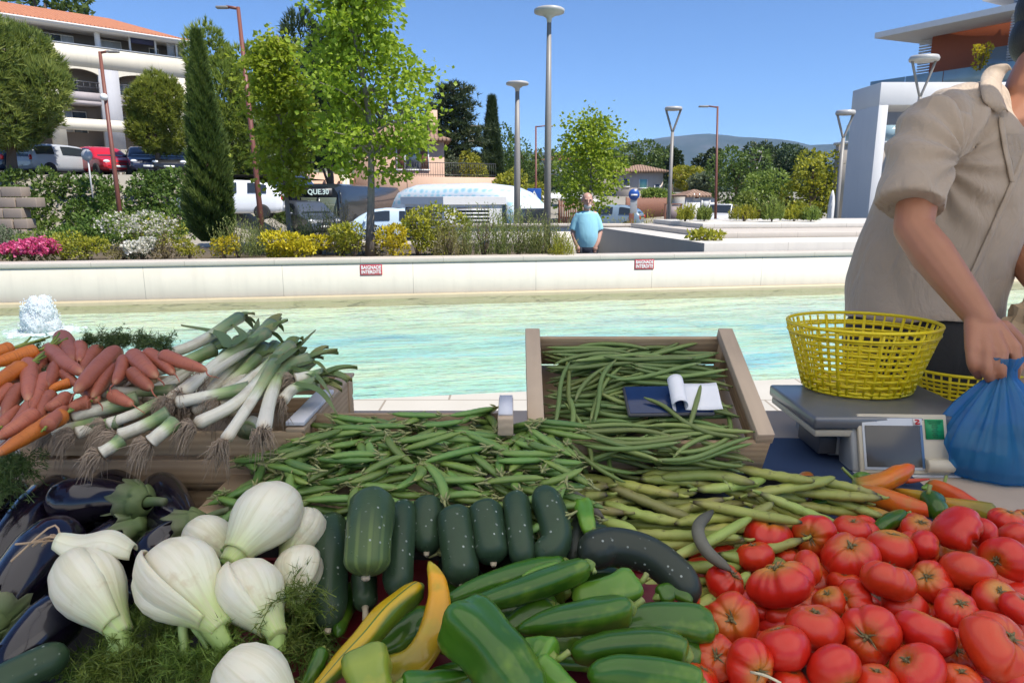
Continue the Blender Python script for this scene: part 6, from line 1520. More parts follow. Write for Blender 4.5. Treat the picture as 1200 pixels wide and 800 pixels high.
# ---- peas
def pea_base(X, Y):
    t = np.clip((Y - .90) / .34, 0, 1); z = CZ - .412 + .028 * t
    z = z - .30 * np.clip(.925 - Y, 0, 1) * 1.6
    z = z - .35 * np.clip(-.30 - X, 0, 1) - .25 * np.clip(X - .06, 0, 1)
    return np.maximum(z, TZ + .02)
HP = Heap(-.55, .22, .76, 1.30, pea_base)
ys_far = at_z(540, 480, CZ - .352).y
def pea_in(x, y):
    if y > ys_far - .008 or y < .80: return False
    p = (x - 0) / y
    l = -.46 + .10 * np.clip((y - .85) / .3, 0, 1); r = .085 if y < 1.08 else -.02
    lo = .84 if x > -.25 else .87
    return l < x < r + .0 and y > lo
lab = 'plump green pea pod in the heap spilling from the low crate'
PEA.fill(HP, 294, (pea_in, (-.47, .10, .80, 1.25)), lambda x, y: rng.normal(0, .75) + (PI if rng.random() < .5 else 0), lab, 'pea pods', 7, top=lambda x, y: float(pea_base(np.array(x), np.array(y))))
for (px, py, yaw) in [(628, 585, .15), (540, 588, 3.0), (420, 568, -1.3), (510, 560, -1.1)]:
    q = at_z(px, py, CZ - .372); PEA.put(HP, q.x, q.y, yaw, lab, 'pea pods', None, .15)
# ---- beans: stacked in the crate's own tilted frame, then carried into place
class TiltHeap(Heap): pass
BMi = Matrix.Translation(mid) @ Matrix.Rotation(BA, 4, 'X')
def bean_fill():
    wx = BW / 2 - .040; Ly = BL - .02
    base = lambda X, Y: -.062 + 0 * X - .02 * np.clip(.02 - Y, 0, 1) * 10
    hp = Heap(-wx - .03, wx + .03, -.10, Ly + .01, base); lab = 'slim green bean in the tilted crate'; out = []
    def push(x, y, yaw, k=None):
        c = BEAN.put(hp, x, y, yaw, lab, 'green beans', k, .2); out.append(c)
    k = 0; miss = 0
    pm = BMi.inverted() @ WM[ph.name]; pcx, pcy = pm.translation.x, pm.translation.y
    while k < 296 and miss < 1500:
        best = None
        for _ in range(7):
            y = rng.uniform(-.035, Ly - .012); x = rng.uniform(-wx + .02, wx - .02); i = int(rng.integers(len(BEAN.V))); o, C, rad, hh = BEAN.V[i]
            yaw = rng.normal(0, .26) if rng.random() < .88 else rng.normal(PI / 2, .4)
            hl = abs(math.cos(yaw)) * .075; x = float(np.clip(x, -wx + hl, wx - hl)); hy = abs(math.sin(yaw)) * .075; y = float(np.clip(y, -.09 + hy, Ly - hy))
            if rng.random() < .5: yaw += PI
            a, b, W = hp.rest(C, rad, hh, x, y, yaw); z = a + b * C[:, 0]
            lim = np.where((np.abs(W[:, 0] - pcx - .02) < .12) & (np.abs(W[:, 1] - pcy) < .05), -.022, -.008 - .022 * np.clip((W[:, 1] - Ly + .07) / .05, 0, 1))
            if (z - lim).max() > 0: continue
            if best is None or a < best[0]: best = (a, x, y, yaw, i)
        if best is None: miss += 1; continue
        push(*best[1:]); k += 1
    for c in out: place(c, BMi @ WM[c.name])
    # a few laid over the phone and hanging over the front
    return hp
HB = bean_fill()
def bean_line(pts, r=.0046, label='slim green bean lying across the dark phone', group=None, name='green_bean', mat=None, cat='green bean', segs=9, prof=None, n=20, squash=.92):
    C = bez(pts, n); u = np.linspace(0, 1, n); rad = r * np.interp(u, *zip(*(prof or [(0, .25), (.1, .8), (.4, 1), (.8, 1), (.94, .8), (1, .35)])))
    c = C.mean(0); mb = MB(); mb.tube(C - c, rad, segs, 0, squash=squash, up=(0, 0, 1)); d = C[-1] - C[-2]; d /= np.linalg.norm(d); mb.tube([C[-1] - c, C[-1] - c + d * .006], [rad[-1] * .8, rad[-1] * .5], 6)
    o = build(mb, name, mat or BEAN_M); o.location = c; tag(o, label, cat, group); return o
bean_line([bean_pt(752, 480, .030), bean_pt(775, 488, .026), bean_pt(800, 505, .022), bean_pt(830, 516, .018), bean_pt(862, 520, .018)])
bean_line([bean_pt(818, 466, .032), bean_pt(813, 485, .026), bean_pt(806, 508, .02)], label='slim green bean standing against the curl of the paper receipt')
bean_line([bean_pt(668, 473, .016), bean_pt(671, 500, .022), bean_pt(662, 535, .012)], label='slim green bean lying lengthways near the left rail of the tilted crate')
bean_line([bean_pt(664, 510, .02), bean_pt(700, 525, .022), bean_pt(764, 537, .012)], label='long green bean hanging over the front of the tilted crate')
# ---- broad beans
fs_n, fs_f = at_z(760, 655, CZ - .50), at_z(760, 540, CZ - .437)
def fava_top(x, y): return CZ - .50 + (fs_f.z - fs_n.z) * (y - fs_n.y) / (fs_f.y - fs_n.y)
def fava_base(X, Y):
    z = fava_top(X, Y) - .058
    z = z - .22 * np.clip(X - (.30 + .55 * (Y - .9)), 0, 1); return np.clip(z, TZ + .008, CZ - .505 + .02 * (X < .3))
HF = Heap(-.02, .80, .74, 1.34, fava_base)
def fava_in(x, y):
    lo = .845 + .25 * max(0, .12 - x); hi = 1.075 if x < .30 else 1.075 + .20 * (x - .30)
    return lo < y < hi and (.055 + .10 * (1.2 - y)) < x < .275 + 1.15 * (y - .86)
flab = 'pale green broad bean pod in the heap between the pea pods and the tomatoes'
FAVA.fill(HF, 128, (fava_in, (.05, .62, .84, 1.30)), lambda x, y: rng.normal(.03, .20) + (PI if rng.random() < .5 else 0), flab, 'broad bean pods', 7, top=lambda x, y: float(fava_base(np.array(x), np.array(y))), lim=.060)
def on_heap(H, pts, d, lift):
    out = []
    for (px, py) in pts:
        q = at_z(px, py, CZ - d)
        for _ in range(4): q = at_z(px, py, fava_top(q.x, q.y) + lift)
        out.append(q)
    return out
fp = [(0, .25), (.06, .6), (.15, .92), (.4, 1), (.75, 1), (.9, .8), (1, .3)]
def fline(pts, label, mat, lift=.006, r=.010): return bean_line(on_heap(HF, pts, .47, lift), r, label, None, 'broad_bean_pod', mat, 'broad bean', 11, fp, 22, .82)
fline([(835, 598), (818, 618), (828, 645), (856, 668)], 'curved grey bean pod lying over the left edge of the tomatoes', GREYPOD, .030, .0092)
fline([(640, 569), (672, 580), (706, 606)], 'greyish brown bean pod lying above the curved cucumber', GREYPOD, .012, .0095)
fline([(882, 605), (835, 632), (782, 656)], 'long green broad bean pod beneath the curved grey one', FAVA_M, .008, .0088)
fline([(940, 612), (880, 602), (812, 588)], 'broad bean pod reaching out over the ribbed tomatoes', FAVA_M, .010, .0095)
fline([(772, 560), (830, 556), (884, 566)], 'fat pale broad bean pod lying on top near the small orange pepper', FAVA_M, .012, .0115)
fline([(752, 558), (800, 548), (840, 532)], 'yellowing broad bean pod just below the tilted bean crate', FAVA_M, .010, .0105)
fline([(705, 611), (735, 620), (748, 640)], 'short pale bean pod above the large dark cucumber', FAVA_M, .012, .011)
# ================================================================== big vegetables
def axis_pts(pts, drops):
    """photo points with the height below the camera of each -> world points"""
    return [at_z(px, py, CZ - d) for (px, py), d in zip(pts, drops)]
def pxr(p, px): return px * (Vector(p) - CAM).dot(Vector((0, CT, -ST))) / FPX
# ---- cucumbers
def cuc_spots(g, o, c):
    v = g.voro(75, o, 'F1', 'Distance', 1.0); return g.mix(g.ramp(v, [(.0, 1), (.10, .85), (.14, 0)]), c, (.45, .48, .42))
def cuc_m(name, a, b, stripe=None):
    g = Gr(name); o = g.obj(); n = g.noise(22, 4, o); c = g.mix(n, a, b)
    ang = g.attr(1); x = g.attr(0)
    if stripe:
        s = g.math('SINE', g.math('MULTIPLY', ang, 2 * PI * 11)); e = g.ramp(x, [(.45, 0), (.98, 1)])
        c = g.mix(g.math('MULTIPLY', g.ramp(s, [(.35, 0), (.9, .8)]), e), c, stripe); c = g.mix(g.ramp(x, [(.6, 0), (1, .45)]), c, stripe)
    v = g.voro(105, o, 'F1', 'Distance', 1.0); sp = g.ramp(v, [(.0, 1), (.12, .9), (.19, 0)])
    c = g.mix(g.math('MULTIPLY', sp, g.ramp(g.noise(30, 3, o), [(.42, 0), (.62, 1)])), c, (.42, .46, .42))
    bl = g.noise(5, 4, o); c = g.mix(g.math('MULTIPLY', bl, .20), c, (.10, .15, .12))
    h = g.math('ADD', g.math('MULTIPLY', sp, .5), g.math('MULTIPLY', g.noise(45, 3, o), .5))
    return g.out(g.bsdf(c, .36, Normal=g.bump(h, .35, .003), Specular_IOR_Level=.28))
CUC = cuc_m('dark_cucumber_skin', (.012, .030, .014), (.028, .058, .022)); CUCL = cuc_m('striped_cucumber_skin', (.022, .045, .020), (.045, .080, .022), (.16, .22, .05))
CUCB = cuc_m('blackish_cucumber_skin', (.014, .018, .015), (.026, .032, .022)); SCAR = plain('corky_scar', (.42, .36, .26), .8, .3, 90)
def cucumber(pts, drops, w, label, mat=CUC, scar=True, hidden=None, stem=False):
    W = axis_pts(pts, drops); r = pxr(W[len(W)//2], w / 2); C = bez(W, 30); c = C.mean(0)
    u = np.linspace(0, 1, 30); rad = r * np.clip(np.minimum(1, np.sqrt(1 - (1 - np.clip(u / .20, 0, 1)) ** 2) * .999 + .05) * np.sqrt(np.clip(1 - (1 - np.clip((1 - u) / .24, 0, 1)) ** 2, 0, 1)), .05, 1) * (1 + .04 * np.sin(u * 7))
    t = thing('cucumber', label, 'cucumber', tuple(c)); mb = MB()
    mb.tube(C - c, rad, 26, 0, up=(.3, .2, 1), lobes=lambda uu, a: 1 + .018 * np.sin(a * 5 + 1) + .010 * np.sin(a * 9 + uu * 8)); build(mb, 'fruit', mat, t)
    if scar:
        d = C[-1] - C[-2]; d /= np.linalg.norm(d); e = C[-1] - c; mb = MB()
        if stem: mb.tube([e - d * .004, e + d * .006, e + d * .018], [r * .30, r * .22, r * .26], 9)
        else: mb.lathe([(.0005, -.002), (r * .18, -.001), (r * .16, .003), (r * .08, .0045), (.0005, .004)], 9, frame_z(e, d), 0, lambda u_, a: 1 + .25 * np.sin(a * 3))
        build(mb, 'stem_scar', SCAR, t)
    return t
cucumber([(389, 606), (387, 660), (384, 738)], [.425, .445, .487], 42, 'dark speckled cucumber at the left end of the row, beside the white fennel', CUC)
cucumber([(438, 580), (432, 630), (429, 676)], [.375, .395, .428], 55, 'thick light striped cucumber with a corky end, second in the upright row', CUCL)
cucumber([(474, 588), (468, 645), (465, 700)], [.40, .428, .462], 36, 'narrow dark cucumber right of the thick striped one', CUC, True, None, True)
cucumber([(503, 586), (501, 612), (500, 648)], [.40, .415, .438], 36, 'short dark cucumber in the middle of the upright row', CUC)
cucumber([(533, 596), (537, 640), (542, 686)], [.40, .425, .455], 44, 'evenly dark cucumber right behind the tip of the orange pepper', CUC)
cucumber([(567, 590), (573, 625), (578, 660)], [.395, .415, .438], 41, 'smooth oval cucumber with a pale end scar, right of the middle of the row', CUC)
cucumber([(604, 578), (608, 620), (614, 664)], [.39, .412, .440], 33, 'slim cucumber left of the curved one', CUC)
cucumber([(634, 572), (648, 608), (650, 638), (626, 656)], [.385, .405, .425, .438], 38, 'curved hook shaped cucumber at the right end of the upright row', CUC)
cucumber([(426, 672), (427, 690), (428, 712)], [.462, .470, .478], 30, 'small cucumber under the thick striped one, stem pointing down', CUC, True, None, True)
cucumber([(682, 654), (712, 640), (756, 648), (790, 672), (816, 706)], [.432, .430, .438, .455, .475], 44, 'large blackish cucumber lying bent between the peppers and the broad beans', CUCB, False)
cucumber([(668, 640), (690, 632), (716, 636)], [.455, .452, .455], 40, 'dark cucumber mostly hidden behind the large bent one', CUC)
cucumber([(-40, 830), (20, 790), (82, 762)], [.48, .465, .462], 42, 'dark smooth cucumber below the aubergines at the frame corner', CUC, False)
cucumber([(-40, 790), (10, 765), (45, 748)], [.50, .49, .487], 36, 'second dark cucumber peeking out below the lowest aubergine', CUCB, False)
cucumber([(520, 655), (545, 672), (566, 700)], [.47, .475, .485], 34, 'cucumber in the dark gap behind the orange pepper', CUCB, False)
cucumber([(590, 640), (600, 665), (604, 690)], [.462, .47, .48], 38, 'cucumber in the dark gap below the row, behind the green peppers', CUCB, False)
cucumber([(690, 610), (676, 640), (668, 668)], [.44, .45, .465], 38, 'dark cucumber half covered by the small curly green pepper', CUCB, False)
# ---- sweet peppers
def pep_m(name, stops, blotch=None, side=None):
    g = Gr(name); o = g.obj(); x = g.attr(0); a = g.attr(1); n = g.noise(14, 5, o)
    c = g.ramp(g.math('ADD', x, g.math('MULTIPLY', g.math('SUBTRACT', n, .5), .35)), stops)
    if side: 
        s = g.math('SINE', g.math('ADD', g.math('MULTIPLY', a, 2 * PI), side[1])); c = g.mix(g.ramp(g.math('ADD', s, g.math('MULTIPLY', g.math('SUBTRACT', n, .5), .8)), [(.30, 0), (.62, 1)]), c, side[0])
    if blotch: c = g.mix(g.ramp(g.noise(26, 3, o), [(.55, 0), (.68, .7)]), c, blotch)
    c = g.hsv(c, g.math('ADD', .492, g.math('MULTIPLY', g.rnd(), .016)), 1, g.math('ADD', .85, g.math('MULTIPLY', g.rnd(), .3)))
    return g.out(g.bsdf(c, .30, Specular_IOR_Level=.25, Coat_Weight=.38, Coat_Roughness=.05, Normal=g.bump(g.noise(9, 3, o), .25, .012), Subsurface_Weight=.08, Subsurface_Scale=.01))
PEPG = pep_m('green_pepper_skin', [(0, (.042, .125, .008)), (.5, (.030, .095, .008)), (1, (.038, .11, .008))], (.11, .20, .018))  # yellow-green blotches put reflections into the green skin colour
PEPL = pep_m('light_green_pepper_skin', [(0, (.10, .22, .02)), (.5, (.075, .18, .018)), (1, (.13, .26, .025))], (.16, .26, .03))
PEPY = pep_m('turning_pepper_skin', [(0, (.05, .10, .012)), (.3, (.10, .17, .014)), (1, (.07, .13, .014))], None, ((.50, .34, .010), 1.2))
PEPW = pep_m('yellowish_pepper_skin', [(0, (.10, .15, .02)), (.3, (.20, .24, .03)), (1, (.10, .16, .02))], (.30, .27, .03))
PEPO = pep_m('orange_pepper_skin', [(0, (.12, .15, .015)), (.40, (.30, .20, .015)), (.62, (.55, .26, .012)), (.88, (.66, .30, .012)), (1, (.48, .36, .02))], (.30, .24, .015))
PSTEM = veg_mat('pepper_stem', [(0, (.12, .20, .03)), (.6, (.20, .27, .05)), (1, (.24, .27, .09))], .5, .1)
def pepper(pts, drops, w, label, mat=PEPG, prof=None, lob=.10, nl=3, stem=None, name='sweet_pepper', cat='pepper', group=None, twist=1.0, calyx=True, seed=0, cm=None):
    """runs from the shoulder (stem end) to the tip"""
    r2 = np.random.default_rng(seed + 17); W = axis_pts(pts, drops); r = pxr(W[len(W)//2], w / 2); C = bez(W, 34); c = C.mean(0); u = np.linspace(0, 1, 34)
    pf = prof or [(0, .22), (.025, .62), (.06, .88), (.14, 1.02), (.35, .98), (.6, .86), (.8, .66), (.93, .42), (.98, .22), (1, .05)]
    rad = r * np.interp(u, *zip(*pf)); ph = r2.uniform(0, 6)
    L = lambda uu, a: 1 + lob * (np.clip(1.1 - uu * .5, .3, 1)) * np.cos(nl * a + ph + twist * uu) + .03 * np.sin(2 * a + uu * 9 + ph) + .02 * np.sin(uu * 17 + ph)
    t = thing(name, label, cat, tuple(c), 0, group); mb = MB(); mb.tube(C - c, rad, 30, 0, up=(.2, .1, 1), lobes=L); o = build(mb, 'fruit', mat, t)
    d = C[0] - C[1]; d /= np.linalg.norm(d); e = C[0] - c
    if calyx:
        mb = MB(); mb.lathe([(r * .52, -.006), (r * .50, -.001), (r * .32, .003), (r * .18, .005), (.001, .006)], 18, frame_z(e, d), 0, lambda u_, a: 1 + .16 * np.cos(6 * a) * (1 - u_))
        build(mb, 'calyx', cm or PSTEM, t)
    if stem is not None:
        S = [e + d * .001] + [np.array(at_z(px, py, CZ - dd)) - c for (px, py), dd in stem]; mb = MB(); k = len(bez(S, 9)); mb.tube(bez(S, 9), np.linspace(max(r * .20, .0032), max(r * .17, .003), 9) * np.array([1.3, 1.05, 1, 1, 1, 1, 1, 1.05, 1.15]), 9); build(mb, 'stem', cm or PSTEM, t)
    return t
blunt = [(0, .35), (.02, .72), (.06, .95), (.16, 1.05), (.4, 1.0), (.7, .92), (.88, .80), (.96, .58), (.99, .32), (1, .08)]
G_ = 'long green sweet peppers in the front heap'
pepper([(692, 662), (640, 682), (585, 700), (528, 716)], [.415, .425, .432, .44], 32, 'long green pepper with a hooked shoulder, topmost of the front heap', PEPG, None, .12, 3, [((697, 671), .42)], seed=1)
pepper([(662, 658), (610, 672), (560, 688), (520, 704)], [.44, .44, .445, .45], 30, 'flat long green pepper behind the topmost one, reaching to the cucumbers', PEPG, None, .08, 2, None, seed=2)
pepper([(655, 662), (632, 668), (611, 676)], [.418, .42, .424], 13, 'thin yellow green pepper lying on the long flat one', PEPL, None, .06, 3, None, seed=3)
pepper([(745, 682), (715, 694), (670, 700)], [.44, .443, .45], 36, 'light green pepper with a curved pointed stem, below the large bent cucumber', PEPL, blunt, .14, 3, [((752, 681), .434), ((758, 672), .428)], seed=4)
pepper([(740, 712), (700, 720), (650, 728), (606, 738)], [.43, .432, .438, .445], 41, 'long green pepper with its stem pointing right in the middle of the heap', PEPG, None, .12, 3, [((750, 705), .425), ((754, 702), .423)], seed=5)
pepper([(836, 738), (800, 730), (760, 728), (715, 736)], [.47, .462, .458, .46], 42, 'broad green pepper touching the tomatoes, end facing right', PEPG, blunt, .13, 3, None, seed=6)
pepper([(806, 768), (770, 756), (720, 758), (668, 766)], [.445, .44, .442, .45], 42, 'green pepper in front of the broad one, near the bottom right of the heap', PEPG, blunt, .12, 3, None, seed=7)
pepper([(824, 806), (780, 792), (730, 786), (688, 792)], [.45, .446, .446, .45], 42, 'dark green pepper cut off by the lower frame edge', PEPG, blunt, .08, 3, None, seed=8)
pepper([(535, 722), (560, 745), (590, 780), (628, 828)], [.415, .42, .43, .445], 74, 'very wide green bell shaped pepper in the front centre, blue sheen on top', PEPG, blunt, .12, 4, None, twist=.4, seed=9)
pepper([(645, 708), (615, 724), (585, 742)], [.455, .46, .465], 30, 'short green pepper in the gap left of the middle pepper', PEPG, None, .12, 3, None, seed=10)
pepper([(648, 772), (632, 766), (612, 764)], [.45, .452, .455], 38, 'stubby light green pepper with a thick pale stem pointing right', PEPL, blunt, .14, 3, [((656, 771), .447), ((667, 763), .443)], seed=11)
pepper([(628, 780), (650, 795), (690, 830)], [.452, .455, .46], 34, 'light green pepper at the lower frame edge beside the wide one', PEPL, None, .10, 3, None, seed=12)
pepper([(492, 688), (455, 718), (420, 758), (370, 808)], [.43, .436, .445, .46], 32, 'long green and yellow pepper curving down to the lower left', PEPY, [(0, .3), (.03, .8), (.1, 1), (.5, 1), (.8, .85), (1, .4)], .10, 3, None, seed=13)
pepper([(440, 786), (478, 780), (502, 752), (513, 712), (512, 682), (503, 658)], [.475, .468, .452, .436, .42, .408], 32, 'yellow and orange pepper curling upward to a pointed tip', PEPO, [(0, .6), (.1, 1.05), (.35, 1.0), (.6, .92), (.8, .72), (.93, .42), (1, .12)], .09, 3, None, seed=14)
pepper([(428, 768), (432, 790), (440, 830)], [.432, .44, .46], 58, 'yellow green pepper with its stem end facing the viewer at the lower edge', PEPW, blunt, .10, 4, [((425, 770), .425), ((421, 766), .42)], seed=15)
pepper([(470, 800), (505, 796), (552, 790)], [.452, .455, .46], 24, 'thin green pepper along the lower frame edge', PEPG, None, .1, 3, None, seed=16)
pepper([(378, 762), (370, 782), (352, 812)], [.45, .455, .47], 20, 'small bluish green pepper beside the fennel fronds', PEPG, None, .05, 3, None, seed=17)
pepper([(682, 588), (686, 606), (690, 626)], [.41, .415, .425], 20, 'small curly light green pepper above the large bent cucumber', PEPL, blunt, .2, 3, [((705, 640), .425), ((712, 632), .422)], seed=18)
pepper([(770, 700), (790, 694), (812, 705)], [.468, .466, .468], 22, 'small green pepper curled behind the light green one', PEPG, None, .14, 3, None, seed=19)
pepper([(420, 690), (400, 715), (396, 745)], [.492, .49, .49], 30, 'dark green pepper in the shadow left of the orange one', PEPG, None, .1, 3, None, seed=20)
for i, (px, py, a) in enumerate([(600, 715, 0), (560, 700, .3), (660, 745, .1), (700, 770, -.1), (640, 750, .6), (500, 740, .5), (560, 790, 0), (720, 735, .2), (770, 765, 0), (470, 745, -.8), (680, 685, 0), (610, 690, 0.1)]):
    d = .49; pepper([(px + 55 * math.cos(a), py + 30 * math.sin(a)), (px, py), (px - 60 * math.cos(a), py - 30 * math.sin(a))], [d, d, d + .004], 38, 'green pepper in the shadowed lower layer of the front heap', PEPG, None, .1, 3, None, seed=30 + i, group=G_)
# ---- slender red and orange peppers on the right
CH_R = pep_m('red_pepper_skin', [(0, (.18, .15, .02)), (.14, (.45, .09, .015)), (.5, (.50, .06, .015)), (1, (.48, .03, .015))]); CH_O = pep_m('orange_red_pepper_skin', [(0, (.14, .17, .02)), (.12, (.40, .13, .015)), (.5, (.55, .12, .012)), (1, (.55, .05, .012))], (.40, .17, .02))
CH_Y = pep_m('olive_orange_pepper_skin', [(0, (.10, .13, .02)), (.3, (.26, .19, .02)), (.7, (.42, .20, .02)), (1, (.30, .05, .02))], (.2, .16, .02)); CH_B = pep_m('brick_pepper_skin', [(0, (.15, .06, .02)), (.5, (.28, .05, .018)), (1, (.24, .03, .02))])
cp = [(0, .42), (.03, .75), (.10, .98), (.3, 1), (.6, .80), (.85, .50), (.96, .28), (1, .08)]
def chili(pts, d, w, label, m, stem=None, k=0, pf=cp): return pepper(pts, d if isinstance(d, list) else [d] * len(pts), w, label, m, pf, .07, 3, stem, 'slender_pepper', 'pepper', None, 1.5, True, 60 + k)
chili([(1000, 572), (1030, 566), (1052, 556), (1070, 546)], [.54, .53, .522, .512], 24, 'bright red orange pepper lying against the scale display', CH_O, None, 1, [(0, .42), (.05, .9), (.3, 1), (.7, .9), (.9, .65), (1, .2)])
chili([(1002, 562), (1014, 560), (1030, 562)], .54, 16, 'small pale green pepper stub touching the bottom of the scale display', PEPL, [((992, 553), .53), ((987, 548), .525)], 2)
chili([(1004, 576), (1035, 584), (1066, 593), (1098, 600)], [.528, .526, .525, .524], 26, 'orange pepper stretched just above the tomatoes', CH_O, None, 3, [(0, .5), (.05, .9), (.3, 1), (.7, .85), (.93, .6), (1, .2)])
chili([(1002, 588), (980, 594), (956, 599)], .532, 17, 'brick red pepper left of the stretched orange one', CH_B, None, 4)
chili([(984, 592), (1010, 597), (1050, 606)], [.524, .524, .526], 19, 'olive and orange pepper below the stretched orange one', CH_Y, None, 5)
chili([(1106, 586), (1085, 582), (1040, 572)], [.542, .545, .55], 16, 'yellow orange pepper behind the green stemmed one', CH_Y, None, 6)
chili([(1088, 568), (1120, 580), (1150, 592)], .545, 20, 'dull red pepper lying toward the tan table top', CH_R, None, 7)
chili([(1168, 602), (1145, 597), (1110, 590), (1090, 584)], [.535, .535, .536, .54], 21, 'red and olive pepper pointing at the rightmost tomatoes', CH_Y, None, 8)
chili([(1090, 582), (1096, 594), (1106, 606)], [.512, .518, .526], 26, 'short green pepper with an upright dark stem among the slender peppers', PEPG, [((1088, 578), .498), ((1090, 568), .485)], 9, blunt)
chili([(1104, 572), (1096, 570), (1080, 572)], .545, 15, 'small green stub beside the dull red pepper', PEPL, [((1107, 565), .54), ((1109, 558), .535)], 10)
chili([(1000, 574), (975, 572), (948, 580)], [.505, .50, .50], 15, 'curly light green pepper between the broad beans and the scale', PEPL, None, 11, blunt)
chili([(990, 585), (970, 586), (945, 592)], [.51, .51, .51], 13, 'second curly green pepper close to the brick red one', PEPG, None, 12)
chili([(946, 558), (940, 567), (927, 578)], [.556, .556, .556], 17, 'small orange and green pepper lying on the broad beans', CH_O, None, 13, blunt)
chili([(1058, 604), (1042, 612), (1026, 622)], [.52, .522, .53], 20, 'small green pepper with a bent stem wedged between the tomatoes', PEPG, [((1062, 602), .513), ((1068, 600), .508)], 14, blunt)
chili([(1042, 558), (1062, 563), (1090, 561)], [.562, .562, .562], 7, 'thin dark red chilli pepper at the foot of the scale', CH_R, None, 15)
for i, (px, py, a) in enumerate([(1020, 580, .2), (1060, 590, -.1), (1095, 596, .1), (985, 590, .3), (1130, 596, .2), (1045, 600, 0)]):
    chili([(px - 26, py - 8 * a), (px, py), (px + 30, py + 10 * a)], .562, 20, 'slender pepper of the lower layer behind the tomatoes', [CH_O, CH_R, CH_Y][i % 3], None, 20 + i)['group'] = 'slender peppers of the lower layer'
# ---- aubergines
g = Gr('aubergine_skin'); x = g.attr(0); c = g.ramp(x, [(0, (.006, .004, .010)), (.85, (.007, .0045, .012)), (.96, (.03, .012, .03)), (1, (.10, .07, .05))])
AUB = g.out(g.bsdf(c, .16, Coat_Weight=.35, Coat_Roughness=.03, Specular_IOR_Level=.5))
AUBC = veg_mat('aubergine_calyx', [(0, (.13, .18, .06)), (.5, (.10, .15, .05)), (1, (.12, .14, .07))], .6, .12, bump=.3)
def aubergine(pts, drops, w, label, cal=True, seed=0, stem=None):
    """from the stem end to the blunt end"""
    W = axis_pts(pts, drops); r = pxr(W[-1], w / 2); C = bez(W, 30); c = C.mean(0); u = np.linspace(0, 1, 30)
    rad = r * np.interp(u, [0, .03, .10, .25, .45, .65, .80, .90, .96, .99, 1], [.25, .48, .60, .72, .88, 1, .98, .82, .55, .28, .04])
    t = thing('aubergine', label, 'aubergine', tuple(c)); mb = MB(); mb.tube(C - c, rad, 30, 0, up=(.1, .2, 1)); build(mb, 'fruit', AUB, t)
    if cal:
        d = C[1] - C[0]; d /= np.linalg.norm(d); e = C[0] - c; n = 9; r2 = np.random.default_rng(seed); M = frame_z(e, d); rows = []; sg = 40; a = np.linspace(0, 2 * PI, sg, endpoint=False)
        lens = (.55 + .45 * np.cos(a * 5 + 1) ** 2 * np.where(np.cos(a * 5 + 1) > 0, 1, .15)) 
        for k in range(n):
            f = k / (n - 1); z = -.012 + (.040 * lens + .012) * f; rr = np.interp(np.clip(z / np.linalg.norm(C[-1] - C[0]), 0, 1), u, rad) * 1.02 + .0025 + .004 * f * f * (1 + .6 * np.sin(a * 5)) ; rr = np.where(z < .002, r * .30 + (z + .012) * 1.1, rr)
            rows.append(np.stack([rr * np.cos(a), rr * np.sin(a), z], -1))
        G = np.array(rows); G = np.concatenate([G, G[:, :1]], 1); cal_ = build(MB().grid(G, M=M), 'calyx', AUBC, t); s = cal_.modifiers.new('Solid', 'SOLIDIFY'); s.thickness = .0012
        mb = MB(); S = [e - d * .006, e - d * .022 + np.array([0, 0, .003]), e - d * .040 + np.array([.004, 0, .004])]; mb.tube(bez(S, 8), np.linspace(r * .24, r * .17, 8), 10); build(mb, 'stem', AUBC, t)
    return t
aubergine([(166, 588), (130, 584), (96, 586), (58, 588)], [.42, .425, .43, .435], 54, 'glossy aubergine lying crosswise at the back, green cap to the right', True, 1)
aubergine([(-30, 690), (10, 640), (45, 600), (80, 566)], [.50, .47, .455, .45], 52, 'aubergine leaning behind the crosswise one at the left', True, 2)
aubergine([(-60, 650), (-25, 620), (5, 592), (22, 574)], [.47, .46, .455, .45], 52, 'aubergine at the left frame edge under the carrot tops', False, 3)
aubergine([(-14, 735), (16, 690), (50, 650), (86, 618)], [.468, .452, .442, .436], 66, 'big glossy aubergine with a pale reflection, left of the front fennel', True, 4)
aubergine([(-10, 800), (20, 770), (55, 735), (92, 704)], [.50, .478, .466, .458], 62, 'lowest aubergine, below the left fennel bulb', True, 5)
aubergine([(190, 640), (165, 605), (140, 580), (122, 564)], [.49, .475, .465, .46], 50, 'dark aubergine tip showing behind the crosswise one', False, 6)
aubergine([(232, 668), (214, 630), (198, 600), (184, 562)], [.475, .462, .452, .445], 52, 'aubergine standing up at the right end of the row near the pea pods', False, 7)
aubergine([(232, 612), (206, 622), (185, 640), (165, 660)], [.435, .445, .46, .48], 44, 'aubergine with a green cap lying between the fennel and the pea pods', True, 8)
aubergine([(162, 612), (140, 622), (120, 640), (100, 662)], [.45, .455, .465, .48], 46, 'aubergine with a pale green cap directly behind the left fennel', True, 9)
for i, (px, py) in enumerate([(60, 640), (130, 650), (40, 720), (110, 600), (200, 660)]):
    aubergine([(px - 50, py + 40), (px, py), (px + 45, py - 35)], [.52, .515, .512], 48, 'aubergine in the dark lower layer of its tray', False, 20 + i)['group'] = 'aubergines of the lower layer'
